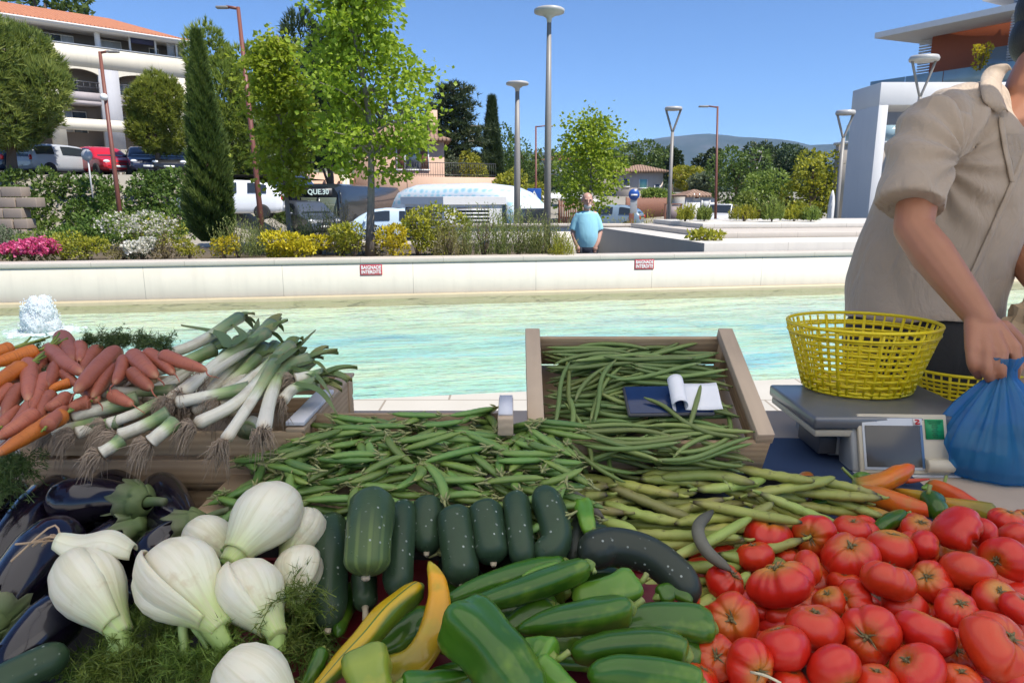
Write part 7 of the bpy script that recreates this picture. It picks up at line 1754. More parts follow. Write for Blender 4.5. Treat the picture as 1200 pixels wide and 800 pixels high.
# ---- tomatoes
def tom_m():
    g = Gr('tomato_skin'); o = g.obj(); x = g.attr(0); n = g.noise(16, 4, o)
    c = g.ramp(g.math('ADD', x, g.math('MULTIPLY', g.math('SUBTRACT', n, .5), .25)), [(0, (.24, .13, .02)), (.09, (.44, .085, .012)), (.25, (.54, .022, .008)), (1, (.48, .010, .009))])
    c = g.mix(g.ramp(g.rnd(), [(.60, 0), (.97, .5)]), c, (.52, .065, .010)); c = g.mix(g.math('MULTIPLY', g.ramp(x, [(.10, 1), (.30, 0)]), g.ramp(g.math('FRACT', g.math('MULTIPLY', g.rnd(), 5.7)), [(.45, 0), (.9, .8)])), c, (.46, .22, .03))
    c = g.mix(g.ramp(g.noise(70, 3, o), [(.60, 0), (.75, .25)]), c, (.52, .10, .04))
    b = g.bump(g.noise(60, 3, o), .12, .003)
    return g.out(g.bsdf(c, .28, Subsurface_Weight=.03, Subsurface_Scale=.004, Subsurface_Radius=(1, .25, .1), Specular_IOR_Level=.35, Coat_Weight=.25, Coat_Roughness=.12, Normal=b))
TOM = tom_m(); TCAL = plain('dry_tomato_calyx', (.16, .13, .055), .75, .4, 60)
def tomato_proto(k, ribs, depth, flat):
    t = thing('tomato', 'proto', 'tomato', (0, 0, -5 - k)); WM[t.name] = Matrix(); r2 = np.random.default_rng(k + 100)
    am = r2.uniform(.5, 1.3, ribs); ph = np.sort(r2.uniform(0, 2 * PI, ribs))
    def fn(D):
        a = np.arctan2(D[..., 1], D[..., 0]); z = D[..., 2]; e = np.sqrt(np.clip(1 - z * z, 0, 1))
        rb = np.zeros_like(a)
        for p_, m_ in zip(ph, am):
            dd = np.abs((a - p_ + PI) % (2 * PI) - PI); rb += m_ * np.exp(-(dd / .21) ** 2)
        up = np.clip((z + .75) / 1.4, 0, 1)
        r = 1 - depth * rb * up * (.35 + .65 * e) + .05 * np.cos(2 * a + k) * e + .03 * np.cos(3 * a + 2 * k) * e
        r = r - .30 * np.exp(-((1 - z) / .055)) - .10 * np.exp(-((1 + z) / .06))
        return r
    mb = MB(); mb.sphere((0, 0, 0), 1.0, 72, 30, 0, sc=(1, 1, flat), fn=fn); build(mb, 'fruit', TOM, t)
    mb = MB(); zt = flat * .70; ns = 5 + k % 3
    mb.lathe([(.001, zt - .03), (.13, zt - .02), (.10, zt + .03), (.055, zt + .05), (.05, zt + .10), (.001, zt + .11)], 9)
    for i in range(ns):
        a = i * 2 * PI / ns + r2.uniform(-.6, .6); l = r2.uniform(.14, .46); w = np.array([math.cos(a), math.sin(a), 0]); s = np.array([-w[1], w[0], 0])
        P = [w * .06 + np.array([0, 0, zt + .03]), w * l * .5 + np.array([0, 0, zt + .10]) , w * l + np.array([0, 0, zt + r2.uniform(-.02, .22)]) + s * r2.uniform(-.1, .1)]
        mb.tube(bez(P, 7), np.array([.045, .050, .044, .036, .028, .018, .006]), 5, squash=.3, up=(0, 0, 1))
    build(mb, 'calyx', TCAL, t); return t
TP_ = [tomato_proto(0, 9, .10, .74), tomato_proto(1, 10, .07, .70), tomato_proto(2, 7, .11, .78), tomato_proto(3, 5, .03, .80), tomato_proto(4, 12, .16, .66), tomato_proto(5, 6, .04, .76)]
def tomato(px, py, rpx, k, ax, label, d=.505, group=None, shift=0):
    """ax: photo direction (dx, dy) in which the stalk end looks, plus how much it faces the viewer"""
    q = at_z(px, py, CZ - d); r = pxr(q, rpx); v = (Vector((0, 0, 0)) + CAM - q).normalized()
    rt = Vector((1, 0, 0)); up = rt.cross(-v).normalized(); up = Vector((0, ST, CT))
    z = (rt * ax[0] - up * ax[1] + v * ax[2]).normalized(); M = frame_z(q, z, rng.uniform(0, 6.28), r)
    return clone(TP_[k], M, label, group)
Z3 = lambda zx, zy: (800 + zx / 3, 540 + zy / 3)
TG = 'beef tomatoes in the packed heap'
TL = 'ripe red ribbed beef tomato without a trait of its own in the packed heap'
TT = [ # zx, zy, mean radius zoom px, proto, axis, drop, label or None
 (300, 262, 84, 0, (.2, -1, .1), .500, 'lobed tomato at the back corner, touching the broad beans'),
 (462, 264, 78, 1, (-.4, .1, .9), .500, 'ribbed tomato whose stalk scar faces left, at the back of the heap'),
 (595, 245, 64, 3, (.1, -.8, .3), .510, 'smooth orange tinted tomato below the olive pepper'),
 (590, 335, 96, 0, (0, -.72, .62), .495, 'wide tomato with a dry star shaped calyx on top, behind the middle of the heap'),
 (735, 312, 88, 3, (.1, -.9, .05), .500, 'smooth round tomato right of the wide one with the dry calyx'),
 (830, 240, 62, 1, (.2, -.8, .55), .512, 'tomato half hidden behind the lopsided one near the small green pepper'),
 (965, 240, 92, 4, (.5, .6, -.1), .480, 'big deeply lobed tomato at the back, below the short green pepper'),
 (1052, 250, 56, 5, (.9, -.1, -.2), .492, None),
 (852, 300, 64, 2, (.85, .1, .45), .492, 'tomato lying on its side with its dark stalk facing right'),
 (1000, 388, 90, 3, (.1, -.8, -.2), .490, 'dimpled tomato in the right half, without any visible stalk'),
 (1132, 345, 82, 5, (-.75, .15, .6), .492, 'round tomato whose withered calyx faces left, near the frame edge'),
 (1142, 212, 62, 1, (.3, -.8, .2), .500, 'tomato at the right end beside the tan table top'),
 (1165, 258, 56, 5, (.3, .5, .2), .500, None),
 (1196, 205, 44, 1, (.2, -.7, .5), .505, None),
 (255, 335, 66, 5, (-.2, -1, -.1), .503, 'flat topped tomato above the very large lobed one'),
 (360, 340, 44, 3, (0, -1, 0), .522, None),
 (440, 378, 66, 5, (.9, .0, .3), .500, 'tomato pressed against the side of the very large lobed one'),
 (345, 432, 116, 4, (-.3, -.95, -.12), .480, 'very large deeply lobed tomato, biggest in the left half'),
 (150, 430, 76, 2, (.55, -.5, .35), .515, 'tomato with a short brown stalk at the left edge, under the grey pod'),
 (570, 430, 58, 3, (0, -.9, .2), .520, None),
 (722, 420, 90, 0, (.2, -.92, -.2), .480, 'strongly ribbed tomato sitting on top in the middle of the heap'),
 (872, 425, 76, 1, (-.45, -.55, .6), .505, 'tomato with a shrivelled calyx turned to the upper left'),
 (520, 495, 62, 5, (-.3, -.8, .2), .520, None),
 (598, 492, 74, 0, (-.7, -.25, .5), .515, 'tomato with a deep stalk cavity behind the smooth round front ones'),
 (780, 510, 74, 5, (0, -.9, .2), .515, 'tomato with a yellow shoulder, half covered in the middle'),
 (965, 520, 76, 1, (.25, -.55, .75), .500, 'tomato showing its small dark calyx squarely to the viewer'),
 (1100, 482, 74, 5, (.35, -.5, .7), .500, 'orange red tomato with a tidy calyx at the right'),
 (1178, 515, 62, 3, (.4, -.6, .3), .490, 'orange tomato cut by the right frame edge'),
 (172, 562, 98, 0, (-.05, -.15, .95), .488, 'pumpkin ribbed tomato whose stalk end faces the viewer, at the left'),
 (270, 525, 48, 3, (0, -1, 0), .520, None), (345, 545, 50, 3, (0, -1, 0), .515, None),
 (465, 587, 98, 3, (.02, -.97, .1), .478, 'smooth plump tomato with its stalk right on top, front middle'),
 (655, 612, 106, 2, (-.12, .12, .95), .482, 'large tomato whose dry brown calyx faces the viewer'),
 (845, 602, 98, 5, (.3, -.9, -.2), .480, 'shiny rounded tomato right of the one with the brown calyx'),
 (1098, 645, 124, 0, (.62, -.25, .62), .470, 'hugest tomato, front right, dark calyx on its upper right'),
 (355, 657, 100, 3, (-.3, -.9, -.3), .478, 'smooth egg shaped tomato in the front left'),
 (108, 690, 84, 1, (.2, -.05, .85), .492, 'tomato by the broad green pepper with its calyx facing right'),
 (235, 715, 92, 2, (.45, .35, .75), .482, 'ribbed tomato with a pale straw lying across its stalk'),
 (535, 732, 100, 5, (.35, .55, .55), .484, 'tomato at the lower frame edge, calyx turned down'),
 (825, 738, 98, 3, (-.6, -.6, .1), .484, 'tomato with a cracked pale ring, at the lower frame edge'),
 (680, 782, 78, 3, (0, -.9, .1), .492, None),
 (955, 668, 76, 1, (.1, -.1, .9), .512, 'shaded tomato in the hollow left of the hugest one'),
 (975, 775, 72, 5, (.1, -.8, .3), .495, None), (130, 322, 56, 3, (0, -.9, 0), .525, None), (380, 782, 66, 3, (.1, -.9, 0), .502, None), (1190, 770, 80, 3, (.3, -.7, .3), .495, None), (50, 640, 60, 3, (0, -.8, 0), .525, None), (1130, 420, 60, 3, (0, -.8, .2), .52, None), (60, 770, 70, 5, (.3, -.8, 0), .50, None),
]
for zx, zy, r, k, ax, d, lb in TT:
    px, py = Z3(zx, zy); tomato(px, py, r / 3, k, ax, lb or TL, d, None if lb else TG)
def under_toms():
    for row in range(7):
        for col in range(9):
            x = .19 + col * .077 + (row % 2) * .038; y = .66 + row * .066
            lim = .275 + .45 * (y - .86)
            if x < lim - .07 or x > .80 or y > 1.03 + .1 * (x - .3): continue
            t = clone(TP_[int(rng.integers(6))], frame_z((x + rng.normal() * .006, y + rng.normal() * .006, TZ + .036 - (.03 if y > 1.0 else 0) * 0), unit(1)[0] + np.array([0, -.2, 1]), rng.uniform(0, 6), .038), 'red tomato of the lower layer, only glimpsed between the upper ones', 'tomatoes of the lower layer')
under_toms()
for t in TP_: drop(t)
straw = at_z(880, 787, CZ - .455); s2_ = at_z(915, 800, CZ - .45); o = build(MB().tube(bez([(0, 0, 0), tuple((s2_ - straw) * .5 + Vector((0, 0, .002))), tuple(s2_ - straw)], 6), .0014, 6), 'straw', plain('pale_straw', (.62, .55, .38), .6)); o.location = straw; tag(o, 'thin pale straw lying across a ribbed tomato', 'straw')
# ---- fennel
def fen_m():
    g = Gr('fennel_bulb_skin'); x = g.attr(0); a = g.attr(1); o = g.obj()
    v = g.n('CombineXYZ', X=g.math('MULTIPLY', a, 26.0), Y=g.math('MULTIPLY', x, 1.6), Z=g.math('MULTIPLY', g.rnd(), 9.0)).outputs[0]
    n = g.noise(1.0, 5, v, .6, .5)
    c = g.ramp(g.math('ADD', x, g.math('MULTIPLY', g.math('SUBTRACT', n, .5), .18)), [(0, (.42, .33, .20)), (.07, (.62, .57, .44)), (.45, (.70, .67, .54)), (.62, (.68, .68, .48)), (.78, (.50, .58, .26)), (1, (.36, .48, .14))])
    c = g.mix(g.math('MULTIPLY', g.ramp(n, [(.45, 0), (.60, 1)]), .55), c, (.54, .50, .33))
    c = g.mix(g.ramp(g.noise(22, 4, o, .6), [(.60, 0), (.70, .55)]), c, (.44, .31, .16))
    return g.out(g.bsdf(c, .38, Subsurface_Weight=.15, Subsurface_Scale=.008, Normal=g.bump(n, .25, .004)))
FEN = fen_m(); FSTALK = veg_mat('fennel_stalk_skin', [(0, (.62, .66, .44)), (.3, (.42, .54, .20)), (1, (.22, .36, .08))], .4, .1, nscale=60)
FROND = m_leaf('fennel_fronds', (.05, .09, .012), (.11, .17, .025), (.19, .26, .05), .3)
fprof = np.array([(.02, -.90), (.34, -.92), (.60, -.80), (.86, -.52), (.99, -.16), (1.0, .12), (.92, .42), (.76, .72), (.58, 1.0), (.44, 1.26), (.35, 1.5), (.29, 1.75)])
def fennel(px, py, rpx, d, stalk, label, flat=.72, extra=(), seed=0, tops=True, nfr=0):
    """stalk: photo points and drops the stalk runs through, first one just outside the bulb"""
    q = at_z(px, py, CZ - d); r = pxr(q, rpx) * .94; S = [at_z(sx, sy, CZ - sd) for (sx, sy), sd in stalk]; ax = (S[0] - q).normalized()
    M = frame_z(q, ax); t = thing('fennel', label, 'fennel', tuple(q)); r2 = np.random.default_rng(seed + 3)
    pr = np.stack([np.interp(np.linspace(0, 1, 34), np.linspace(0, 1, 12), fprof[:, 0]), np.interp(np.linspace(0, 1, 34), np.linspace(0, 1, 12), fprof[:, 1])], -1) * r
    ph = r2.uniform(0, 6); Ms = M @ Matrix.Rotation(ph, 4, 'Z') @ Matrix.Diagonal((1, flat, 1, 1))
    mb = MB(); mb.lathe(pr, 72, Ms, 0, lambda u, a: 1 + .022 * np.sign(np.sin(a * 2 + 3 * u)) * np.abs(np.sin(a * 2 + 3 * u)) ** .3 * np.clip(u * 2, 0, 1) + .05 * np.sin(2 * a + ph) + .03 * np.sin(3 * a + ph * 2 + 2 * u)); build(mb, 'bulb', FEN, t, True)
    for k in range(1):   # an outer sheath wrapping half of the bulb
        a0 = ph + r2.uniform(0, 6); aa = np.linspace(a0, a0 + 3.4, 26); rows = []
        for i, (rr, zz) in enumerate(pr[2:30 - k * 3]): rows.append(np.stack([rr * 1.02 * np.cos(aa), rr * 1.02 * np.sin(aa), np.full(26, zz - .01 * r)], -1))
        G = np.array(rows); tc = np.zeros(G.shape); tc[..., 0] = np.linspace(.06, .8, len(G))[:, None]; tc[..., 1] = np.linspace(0, .54, 26)[None]
        G[:, 0, :2] *= .985; G[:, -1, :2] *= .985; o = build(MB().grid(G, tc, M=M @ Matrix.Diagonal((1, flat, 1, 1))), 'sheath', FEN, t, True); so_ = o.modifiers.new('Solid', 'SOLIDIFY'); so_.thickness = .0025
    mb = MB()
    mb.tube(bez([q + ax * r * 1.0] + S, 18), np.linspace(r * .40, r * .21, 18), 14, squash=.8, lobes=lambda u, a: 1 + .06 * np.cos(a * 5)); build(mb, 'stalk', FSTALK, t, True)
    for e in extra:
        E = [at_z(sx, sy, CZ - sd) for (sx, sy), sd in e[0]]; build(MB().tube(bez([q + ax * r * .8] + E, 12), np.linspace(e[1] * r, e[1] * r * .65, 12), 9), 'stalk', FSTALK, t, True)
    if nfr:
        fr = MB(); ends = [S[-1]] + [at_z(e[0][-1][0][0], e[0][-1][0][1], CZ - e[0][-1][1]) for e in extra]
        fronds(fr, ends, nfr, r2); build(fr, 'fronds', FROND, t, True, False)
    return t
def fronds(fr, ends, n, r2, spread=.050, drop_=.014, ln=.015):
    for e in ends:
        e = np.array(e)
        for b in range(n):
            d = r2.normal(size=3) * np.array([1, 1, .35]); d /= np.linalg.norm(d); L = spread * r2.uniform(.5, 1.3)
            stem = bez([e, e + d * L * .5 + np.array([0, 0, .006]), e + d * L - np.array([0, 0, drop_])], 9); fr.tube(stem, .0006, 3, tcz=.5)
            k = 30; u = r2.uniform(.15, 1, k); P = stem[(u * 8).astype(int)] + r2.normal(size=(k, 3)) * .0035
            D = r2.normal(size=(k, 3)) + d * .8; D /= np.linalg.norm(D, axis=1)[:, None]
            needles(fr, P, D, ln, .0011, 3, .6)
fennel(107, 684, 48, .418, [((128, 716), .438), ((138, 742), .452), ((144, 768), .468)], 'leftmost big fennel bulb with a folded flap on top and a branching stalk', .8, [([((140, 748), .455), ((160, 758), .468), ((172, 768), .478)], .10), ([((132, 745), .455), ((128, 765), .468), ((130, 785), .478)], .09)], 1, True, 10)
fennel(207, 678, 53, .408, [((238, 712), .428), ((252, 738), .444), ((266, 760), .458)], 'largest fennel bulb in the middle with brown scars and a thick curved stalk', .74, [([((215, 725), .44), ((216, 760), .465), ((216, 782), .475)], .13), ([((225, 728), .44), ((240, 752), .462), ((250, 775), .475)], .10)], 2, True, 10)
fennel(313, 604, 43, .385, [((290, 632), .40), ((276, 648), .408), ((262, 662), .416)], 'topmost fennel bulb lying on the pea pods, stalk to the lower left', .85, [([((285, 640), .405), ((272, 640), .41), ((262, 648), .415)], .22)], 3)
fennel(293, 692, 43, .425, [((312, 722), .44), ((322, 742), .452), ((326, 765), .466)], 'fennel bulb with layered papery edges, right of the largest one', .85, [([((318, 700), .43), ((336, 690), .43), ((338, 700), .434)], .12)], 4, True, 8)
fennel(294, 800, 46, .432, [((322, 822), .448), ((335, 838), .458)], 'fennel bulb cut off by the lower frame edge', .85, [], 5, True, 10)
fennel(352, 668, 30, .435, [((346, 700), .452), ((345, 716), .464)], 'fennel bulb squeezed against the dark cucumber', .85, [], 6, True, 8)
fennel(245, 634, 32, .425, [((268, 648), .432), ((276, 656), .438)], 'fennel bulb half hidden behind the largest one', .85, [], 7)
fennel(352, 622, 30, .418, [((340, 645), .43), ((335, 660), .44)], 'fennel bulb behind the topmost one, close to the cucumbers', .85, [], 8)
# folded flap of the left bulb
q = at_z(112, 640, CZ - .385); t = thing('fennel_leaf_sheath', 'loose folded white sheath lying on the leftmost fennel bulb', 'fennel'); place(t, frame(q, (1, .1, -.15))); uu, vv = np.meshgrid(np.linspace(-1, 1, 18), np.linspace(0, PI, 14), indexing='ij')
G = np.stack([uu * .040, .020 * np.cos(vv) * (1 - .5 * uu ** 2) , .018 * np.sin(vv) * (1 - .4 * uu ** 2) - .004 + .004 * np.sin(uu * 4)], -1); tc = np.zeros(G.shape); tc[..., 0] = .35 + .25 * np.abs(uu); tc[..., 1] = vv / 8
o = build(MB().grid(G, tc), 'sheath', FEN, t); o.modifiers.new('Solid', 'SOLIDIFY').thickness = .002
mb = MB(); r2 = np.random.default_rng(2); [mb.tube(bez([(-.036, 0, .004), (-.05, r2.normal() * .01, .004 + r2.normal() * .006), (-.062 + r2.normal() * .008, r2.normal() * .014, r2.normal() * .008)], 8), .0012, 5) for _ in range(7)]; build(mb, 'rootlets', plain('dry_rootlets', (.40, .28, .18), .8), t)
# loose frond mass below the bulbs
fr = MB(); r2 = np.random.default_rng(12)
for (px, py, d) in [(150, 740, .478), (185, 745, .472), (120, 770, .487), (170, 775, .485), (100, 790, .49), (215, 750, .472), (235, 775, .478), (190, 795, .48), (255, 740, .468), (345, 730, .475), (365, 725, .48), (350, 755, .482), (375, 745, .485), (140, 795, .49), (330, 745, .475), (80, 800, .49), (360, 770, .48), (200, 720, .465), (160, 720, .475)]:
    fronds(fr, [at_z(px, py, CZ - d - .022)], 6, r2, .05, .014, .016)
o = build(fr, 'fennel_fronds', FROND, smooth=False); tag(o, 'feathery green fennel fronds massed under the white bulbs', 'fennel fronds', kind='stuff')
# ---- leeks
g = Gr('leek_shaft_skin'); x = g.attr(0); a = g.attr(1); v = g.n('CombineXYZ', X=g.math('MULTIPLY', a, 18.0), Y=g.math('MULTIPLY', x, 1.5), Z=g.math('MULTIPLY', g.rnd(), 7.0)).outputs[0]; n = g.noise(1.0, 5, v)
c = g.ramp(g.math('ADD', x, g.math('MULTIPLY', g.math('SUBTRACT', n, .5), .16)), [(0, (.42, .34, .24)), (.05, (.66, .62, .52)), (.42, (.68, .66, .54)), (.60, (.36, .46, .20)), (.78, (.15, .25, .09)), (1, (.14, .19, .10))])
c = g.mix(g.math('MULTIPLY', g.ramp(n, [(.45, 0), (.7, 1)]), .4), c, (.40, .38, .20)); c = g.mix(g.ramp(g.noise(20, 5, g.obj(), .65), [(.52, 0), (.72, .55)]), c, (.36, .26, .16))
LEEK = g.out(g.bsdf(c, .42, Normal=g.bump(n, .2, .002)))
LEAFM = m_leaf('leek_leaf', (.08, .13, .05), (.15, .22, .08), (.32, .31, .13), .25); ROOT = plain('leek_rootlets', (.34, .26, .19), .85, .35, 60)
def leek(pts, d, w, label, seed=0, tip=True, root=True, leafn=3, group=None):
    r2 = np.random.default_rng(seed + 50); W = axis_pts(pts, d if isinstance(d, list) else [d] * len(pts)); r = pxr(W[0], w / 2); C = bez(W, 24); c = C.mean(0); u = np.linspace(0, 1, 24)
    t = thing('leek', label, 'leek', tuple(c), 0, group); rad = r * np.interp(u, [0, .02, .06, .2, .7, 1], [.55, 1.02, 1.05, .95, .98, 1.25])
    sq = np.interp(u, [0, .6, 1], [1, 1, .6]); mb = MB(); mb.tube(C - c, rad, 16, 0, squash=.88); build(mb, 'shaft', LEEK, t)
    if root:
        mb = MB(); d0 = C[0] - C[1]; d0 /= np.linalg.norm(d0); e = C[0] - c
        for k in range(110):
            s = r2.normal(size=3); s -= d0 * np.dot(s, d0); s /= np.linalg.norm(s) + 1e-9; L = r2.uniform(.010, .046)
            mb.tube(bez([e + s * r * .4, e + d0 * L * .45 + s * r * r2.uniform(.5, 1.6), e + d0 * L * .8 + s * L * r2.uniform(.1, .7) - np.array([0, 0, L * r2.uniform(.15, .8)]) + r2.normal(size=3) * .004], 6), np.linspace(.0008, .0003, 6), 3)
        build(mb, 'roots', ROOT, t)
    if leafn:
        mb = MB(); d1 = C[-1] - C[-2]; d1 /= np.linalg.norm(d1); e = C[-1] - c
        for k in range(leafn):
            s = r2.normal(size=3) * .6; dirv = d1 + s * .38; dirv /= np.linalg.norm(dirv); L = r2.uniform(.025, .065); n_ = 9; uu = np.linspace(0, 1, n_)
            P = e + dirv * (uu * L)[:, None] + np.array([0, 0, 1]) * (.012 * uu - .024 * uu ** 2)[:, None] * r2.uniform(.3, 1.6); sd = np.cross(dirv, [0, 0, 1.0]); sd /= np.linalg.norm(sd) + 1e-9
            ww = r * 1.2 * np.interp(uu, [0, .3, .8, 1], [1, .95, .5, .05]); rows = np.stack([P - sd * ww[:, None] + np.array([0, 0, .004]), P - np.array([0, 0, .002]), P + sd * ww[:, None] + np.array([0, 0, .004])], 1)
            tc = np.zeros(rows.shape); tc[..., 0] = np.clip(r2.uniform(.2, .7) + uu[:, None] * .3, 0, 1); mb.grid(rows, tc)
        build(mb, 'leaves', LEAFM, t)
    return t
LK = 'leeks piled on the wooden crate'
leek([(197, 470), (245, 432), (297, 392)], [.315, .295, .272], 15, 'leek running up under the drooping carrot tip, white end in the root tangle', 1)
leek([(212, 462), (262, 420), (312, 390)], [.31, .285, .262], 16, 'thick green shafted leek in the middle of the fan', 2)
leek([(205, 472), (245, 464), (292, 455)], [.318, .312, .305], 17, 'short white leek lying flat across the fan', 3, leafn=0)
leek([(228, 498), (285, 466), (332, 412)], [.335, .31, .28], 18, 'long pale leek crossing from the root tangle to the top right', 4)
leek([(263, 517), (292, 474), (322, 425)], [.345, .315, .282], 15, 'slender leek with its white foot standing alone in front of the crate', 5)
leek([(308, 506), (318, 462), (332, 432), (362, 420)], [.335, .312, .295, .285], 18, 'rightmost leek bending to the right, yellow green leaves', 6)
leek([(120, 459), (160, 459), (205, 457)], [.318, .315, .312], 14, 'leek lying level just below the carrots, dried root tip', 7, leafn=0)
leek([(84, 488), (120, 479), (162, 468)], [.335, .328, .32], 20, 'thick white leek pointing left under the carrots', 8, leafn=0)
leek([(125, 497), (155, 486), (190, 470)], [.34, .33, .32], 15, 'leek between the thick white ones on the left', 9, leafn=0)
leek([(138, 511), (168, 499), (198, 484)], [.35, .34, .325], 18, 'white leek whose roots hang over the front board', 10, leafn=0)
leek([(176, 518), (188, 508), (205, 495)], [.35, .34, .33], 19, 'short white leek stub in the centre of the root tangle', 11, leafn=0)
leek([(62, 506), (90, 500), (115, 496)], [.352, .345, .34], 16, 'lowest leek at the left with spread pale roots', 12, leafn=0)
leek([(88, 508), (112, 500), (140, 494)], [.35, .345, .338], 16, 'leek stub beside the lowest one on the left', 13, leafn=0)
leek([(118, 531), (130, 524), (142, 516)], [.362, .356, .35], 17, 'leek stub with a root beard low over the front board', 14, leafn=0)
leek([(168, 420), (225, 405), (280, 372)], [.30, .285, .262], 15, 'leek at the back with a grey green top', 15, leafn=4)
leek([(300, 494), (292, 500), (288, 506)], [.352, .356, .36], 20, 'leek seen end on at the front edge of the crate', 16, root=False, leafn=0)
leek([(240, 440), (285, 410), (318, 380)], [.30, .282, .255], 17, 'yellowing leek leading to the highest leaf tips', 17, leafn=5)
leek([(255, 470), (300, 440), (340, 405)], [.322, .30, .272], 16, 'leek with browned leaf tips near the top right', 18, leafn=5)
leek([(345, 445), (360, 442), (378, 440)], [.305, .303, .30], 17, 'yellowed leek end lying over the right rail of the crate', 19, leafn=4)
leek([(225, 480), (262, 470), (300, 440)], [.335, .325, .305], 16, 'leek buried in the middle of the pile', 20)
leek([(150, 440), (200, 430), (250, 410)], [.318, .308, .292], 16, 'leek under the drooping carrot at the back', 21)
leek([(330, 470), (345, 455), (372, 448)], [.325, .315, .305], 15, 'leek with hair fine roots on top of the right rail', 22, leafn=3)
r2 = np.random.default_rng(41)
for k in range(12):
    f = k / 11; x0, y0 = 150 + 165 * f + r2.normal() * 4, 470 + 10 * r2.normal(); x1, y1 = 255 + 105 * f + r2.normal() * 6, 398 + 22 * f + r2.normal() * 6
    leek([(x0, y0), ((x0 + x1) / 2 + 4, (y0 + y1) / 2 + 6), (x1, y1)], [.345, .325, .298], 15 + r2.normal(), 'leek packed under the others in the middle of the fan', 60 + k, root=k % 3 == 0, leafn=2, group=LK)
def ribbon(mb, pts, w, t0, t1):
    C = bez(pts, 14); u = np.linspace(0, 1, 14); T = np.gradient(C, axis=0); sd = np.cross(T, [0, -.3, 1.0]); sd /= np.linalg.norm(sd, axis=1)[:, None] + 1e-9; ww = w * np.interp(u, [0, .25, .7, 1], [.8, 1, .6, .04])
    rows = np.stack([C - sd * ww[:, None], C - np.array([0, 0, w * .35]), C + sd * ww[:, None]], 1); tc = np.zeros(rows.shape); tc[..., 0] = np.linspace(t0, t1, 14)[:, None]; mb.grid(rows, tc)
for (pts, w, d, lb) in [([(268, 405), (255, 390), (212, 380)], .011, .262, 'long leek leaf pointing left over the water'), ([(275, 402), (285, 392), (270, 378)], .010, .258, 'short leek leaf curling up at the top of the pile'), ([(325, 425), (350, 405), (370, 386)], .008, .270, 'narrow leek leaf sticking out to the upper right'), ([(340, 430), (370, 440), (390, 466)], .006, .29, 'thin leek leaf drooping on the right'), ([(345, 448), (375, 458), (396, 486)], .007, .30, 'leek leaf hanging down beside the pea pods'), ([(350, 428), (370, 424), (386, 438)], .006, .285, 'short leek leaf at the right end of the pile'), ([(295, 400), (300, 385), (303, 372)], .009, .258, 'leek leaf tip standing upright at the top')]:
    P = [at_z(a, b, CZ - d - .004 * i) for i, (a, b) in enumerate(pts)]; c = np.array(P).mean(0); m2 = MB(); ribbon(m2, [np.array(p) - c for p in P], w, .2, .8); o = build(m2, 'leek_leaf', LEAFM); o.location = c; tag(o, lb, 'leek leaf')
# ---- carrots
def car_m(name, a, b):
    g = Gr(name); o = g.obj(); x = g.attr(0); n = g.noise(40, 4, o); rg = g.noise(1.0, 3, g.n('CombineXYZ', X=g.math('MULTIPLY', x, 38.0), Y=g.math('MULTIPLY', g.attr(1), 3.0), Z=g.math('MULTIPLY', g.rnd(), 5.0)).outputs[0])
    c = g.mix(n, a, b); c = g.mix(g.ramp(rg, [(.58, 0), (.70, .45)]), c, tuple(q * .45 for q in a)); c = g.mix(g.ramp(x, [(.9, 0), (1, .6)]), c, (.45, .26, .14)); c = g.hsv(c, .5, 1, g.math('ADD', .8, g.math('MULTIPLY', g.rnd(), .4)))
    return g.out(g.bsdf(c, .5, Normal=g.bump(rg, .4, .002), Subsurface_Weight=.06, Subsurface_Scale=.005))
CARP = car_m('pinkish_carrot_skin', (.31, .085, .045), (.43, .135, .075)); CARO = car_m('orange_carrot_skin', (.50, .12, .015), (.64, .19, .02)); CARG = veg_mat('carrot_stalk', [(0, (.30, .34, .06)), (1, (.14, .22, .04))], .5)
def carrot(pts, d, w, label, m=CARP, tail=True, top=False, group=None, seed=0):
    W = axis_pts(pts, d if isinstance(d, list) else [d] * len(pts)); r = pxr(W[0], w / 2); C = bez(W, 20); c = C.mean(0); u = np.linspace(0, 1, 20)
    rad = r * np.interp(u, [0, .02, .06, .12, .4, .75, .92, .97, 1], [.35, .72, .93, 1, .93, .74, .50, .26, .06]); t = thing('carrot', label, 'carrot', tuple(c), 0, group)
    build(MB().tube(C - c, rad, 16, lobes=lambda uu, a: 1 + .03 * np.sin(uu * 26 + a * 2) * np.cos(a * 3 + seed)), 'root', m, t)
    d1 = C[-1] - C[-2]; d1 /= np.linalg.norm(d1); r2 = np.random.default_rng(seed)
    if tail: build(MB().tube(bez([C[-1] - c - d1 * .003, C[-1] - c + d1 * .012 + r2.normal(size=3) * .003, C[-1] - c + d1 * .028 + np.array([0, 0, -.006])], 6), np.linspace(r * .12, .0005, 6), 5), 'root_tip', m, t)
    d0 = C[0] - C[1]; d0 /= np.linalg.norm(d0); mb = MB()
    for k in range(5 if top else 3):
        s = r2.normal(size=3) * .25; L = .05 if top else .008; mb.tube(bez([C[0] - c, C[0] - c + (d0 + s * .4) * L * .5, C[0] - c + (d0 + s) * L], 5), np.linspace(r * .20, r * .13, 5), 6)
    build(mb, 'stalks', CARG, t); return t
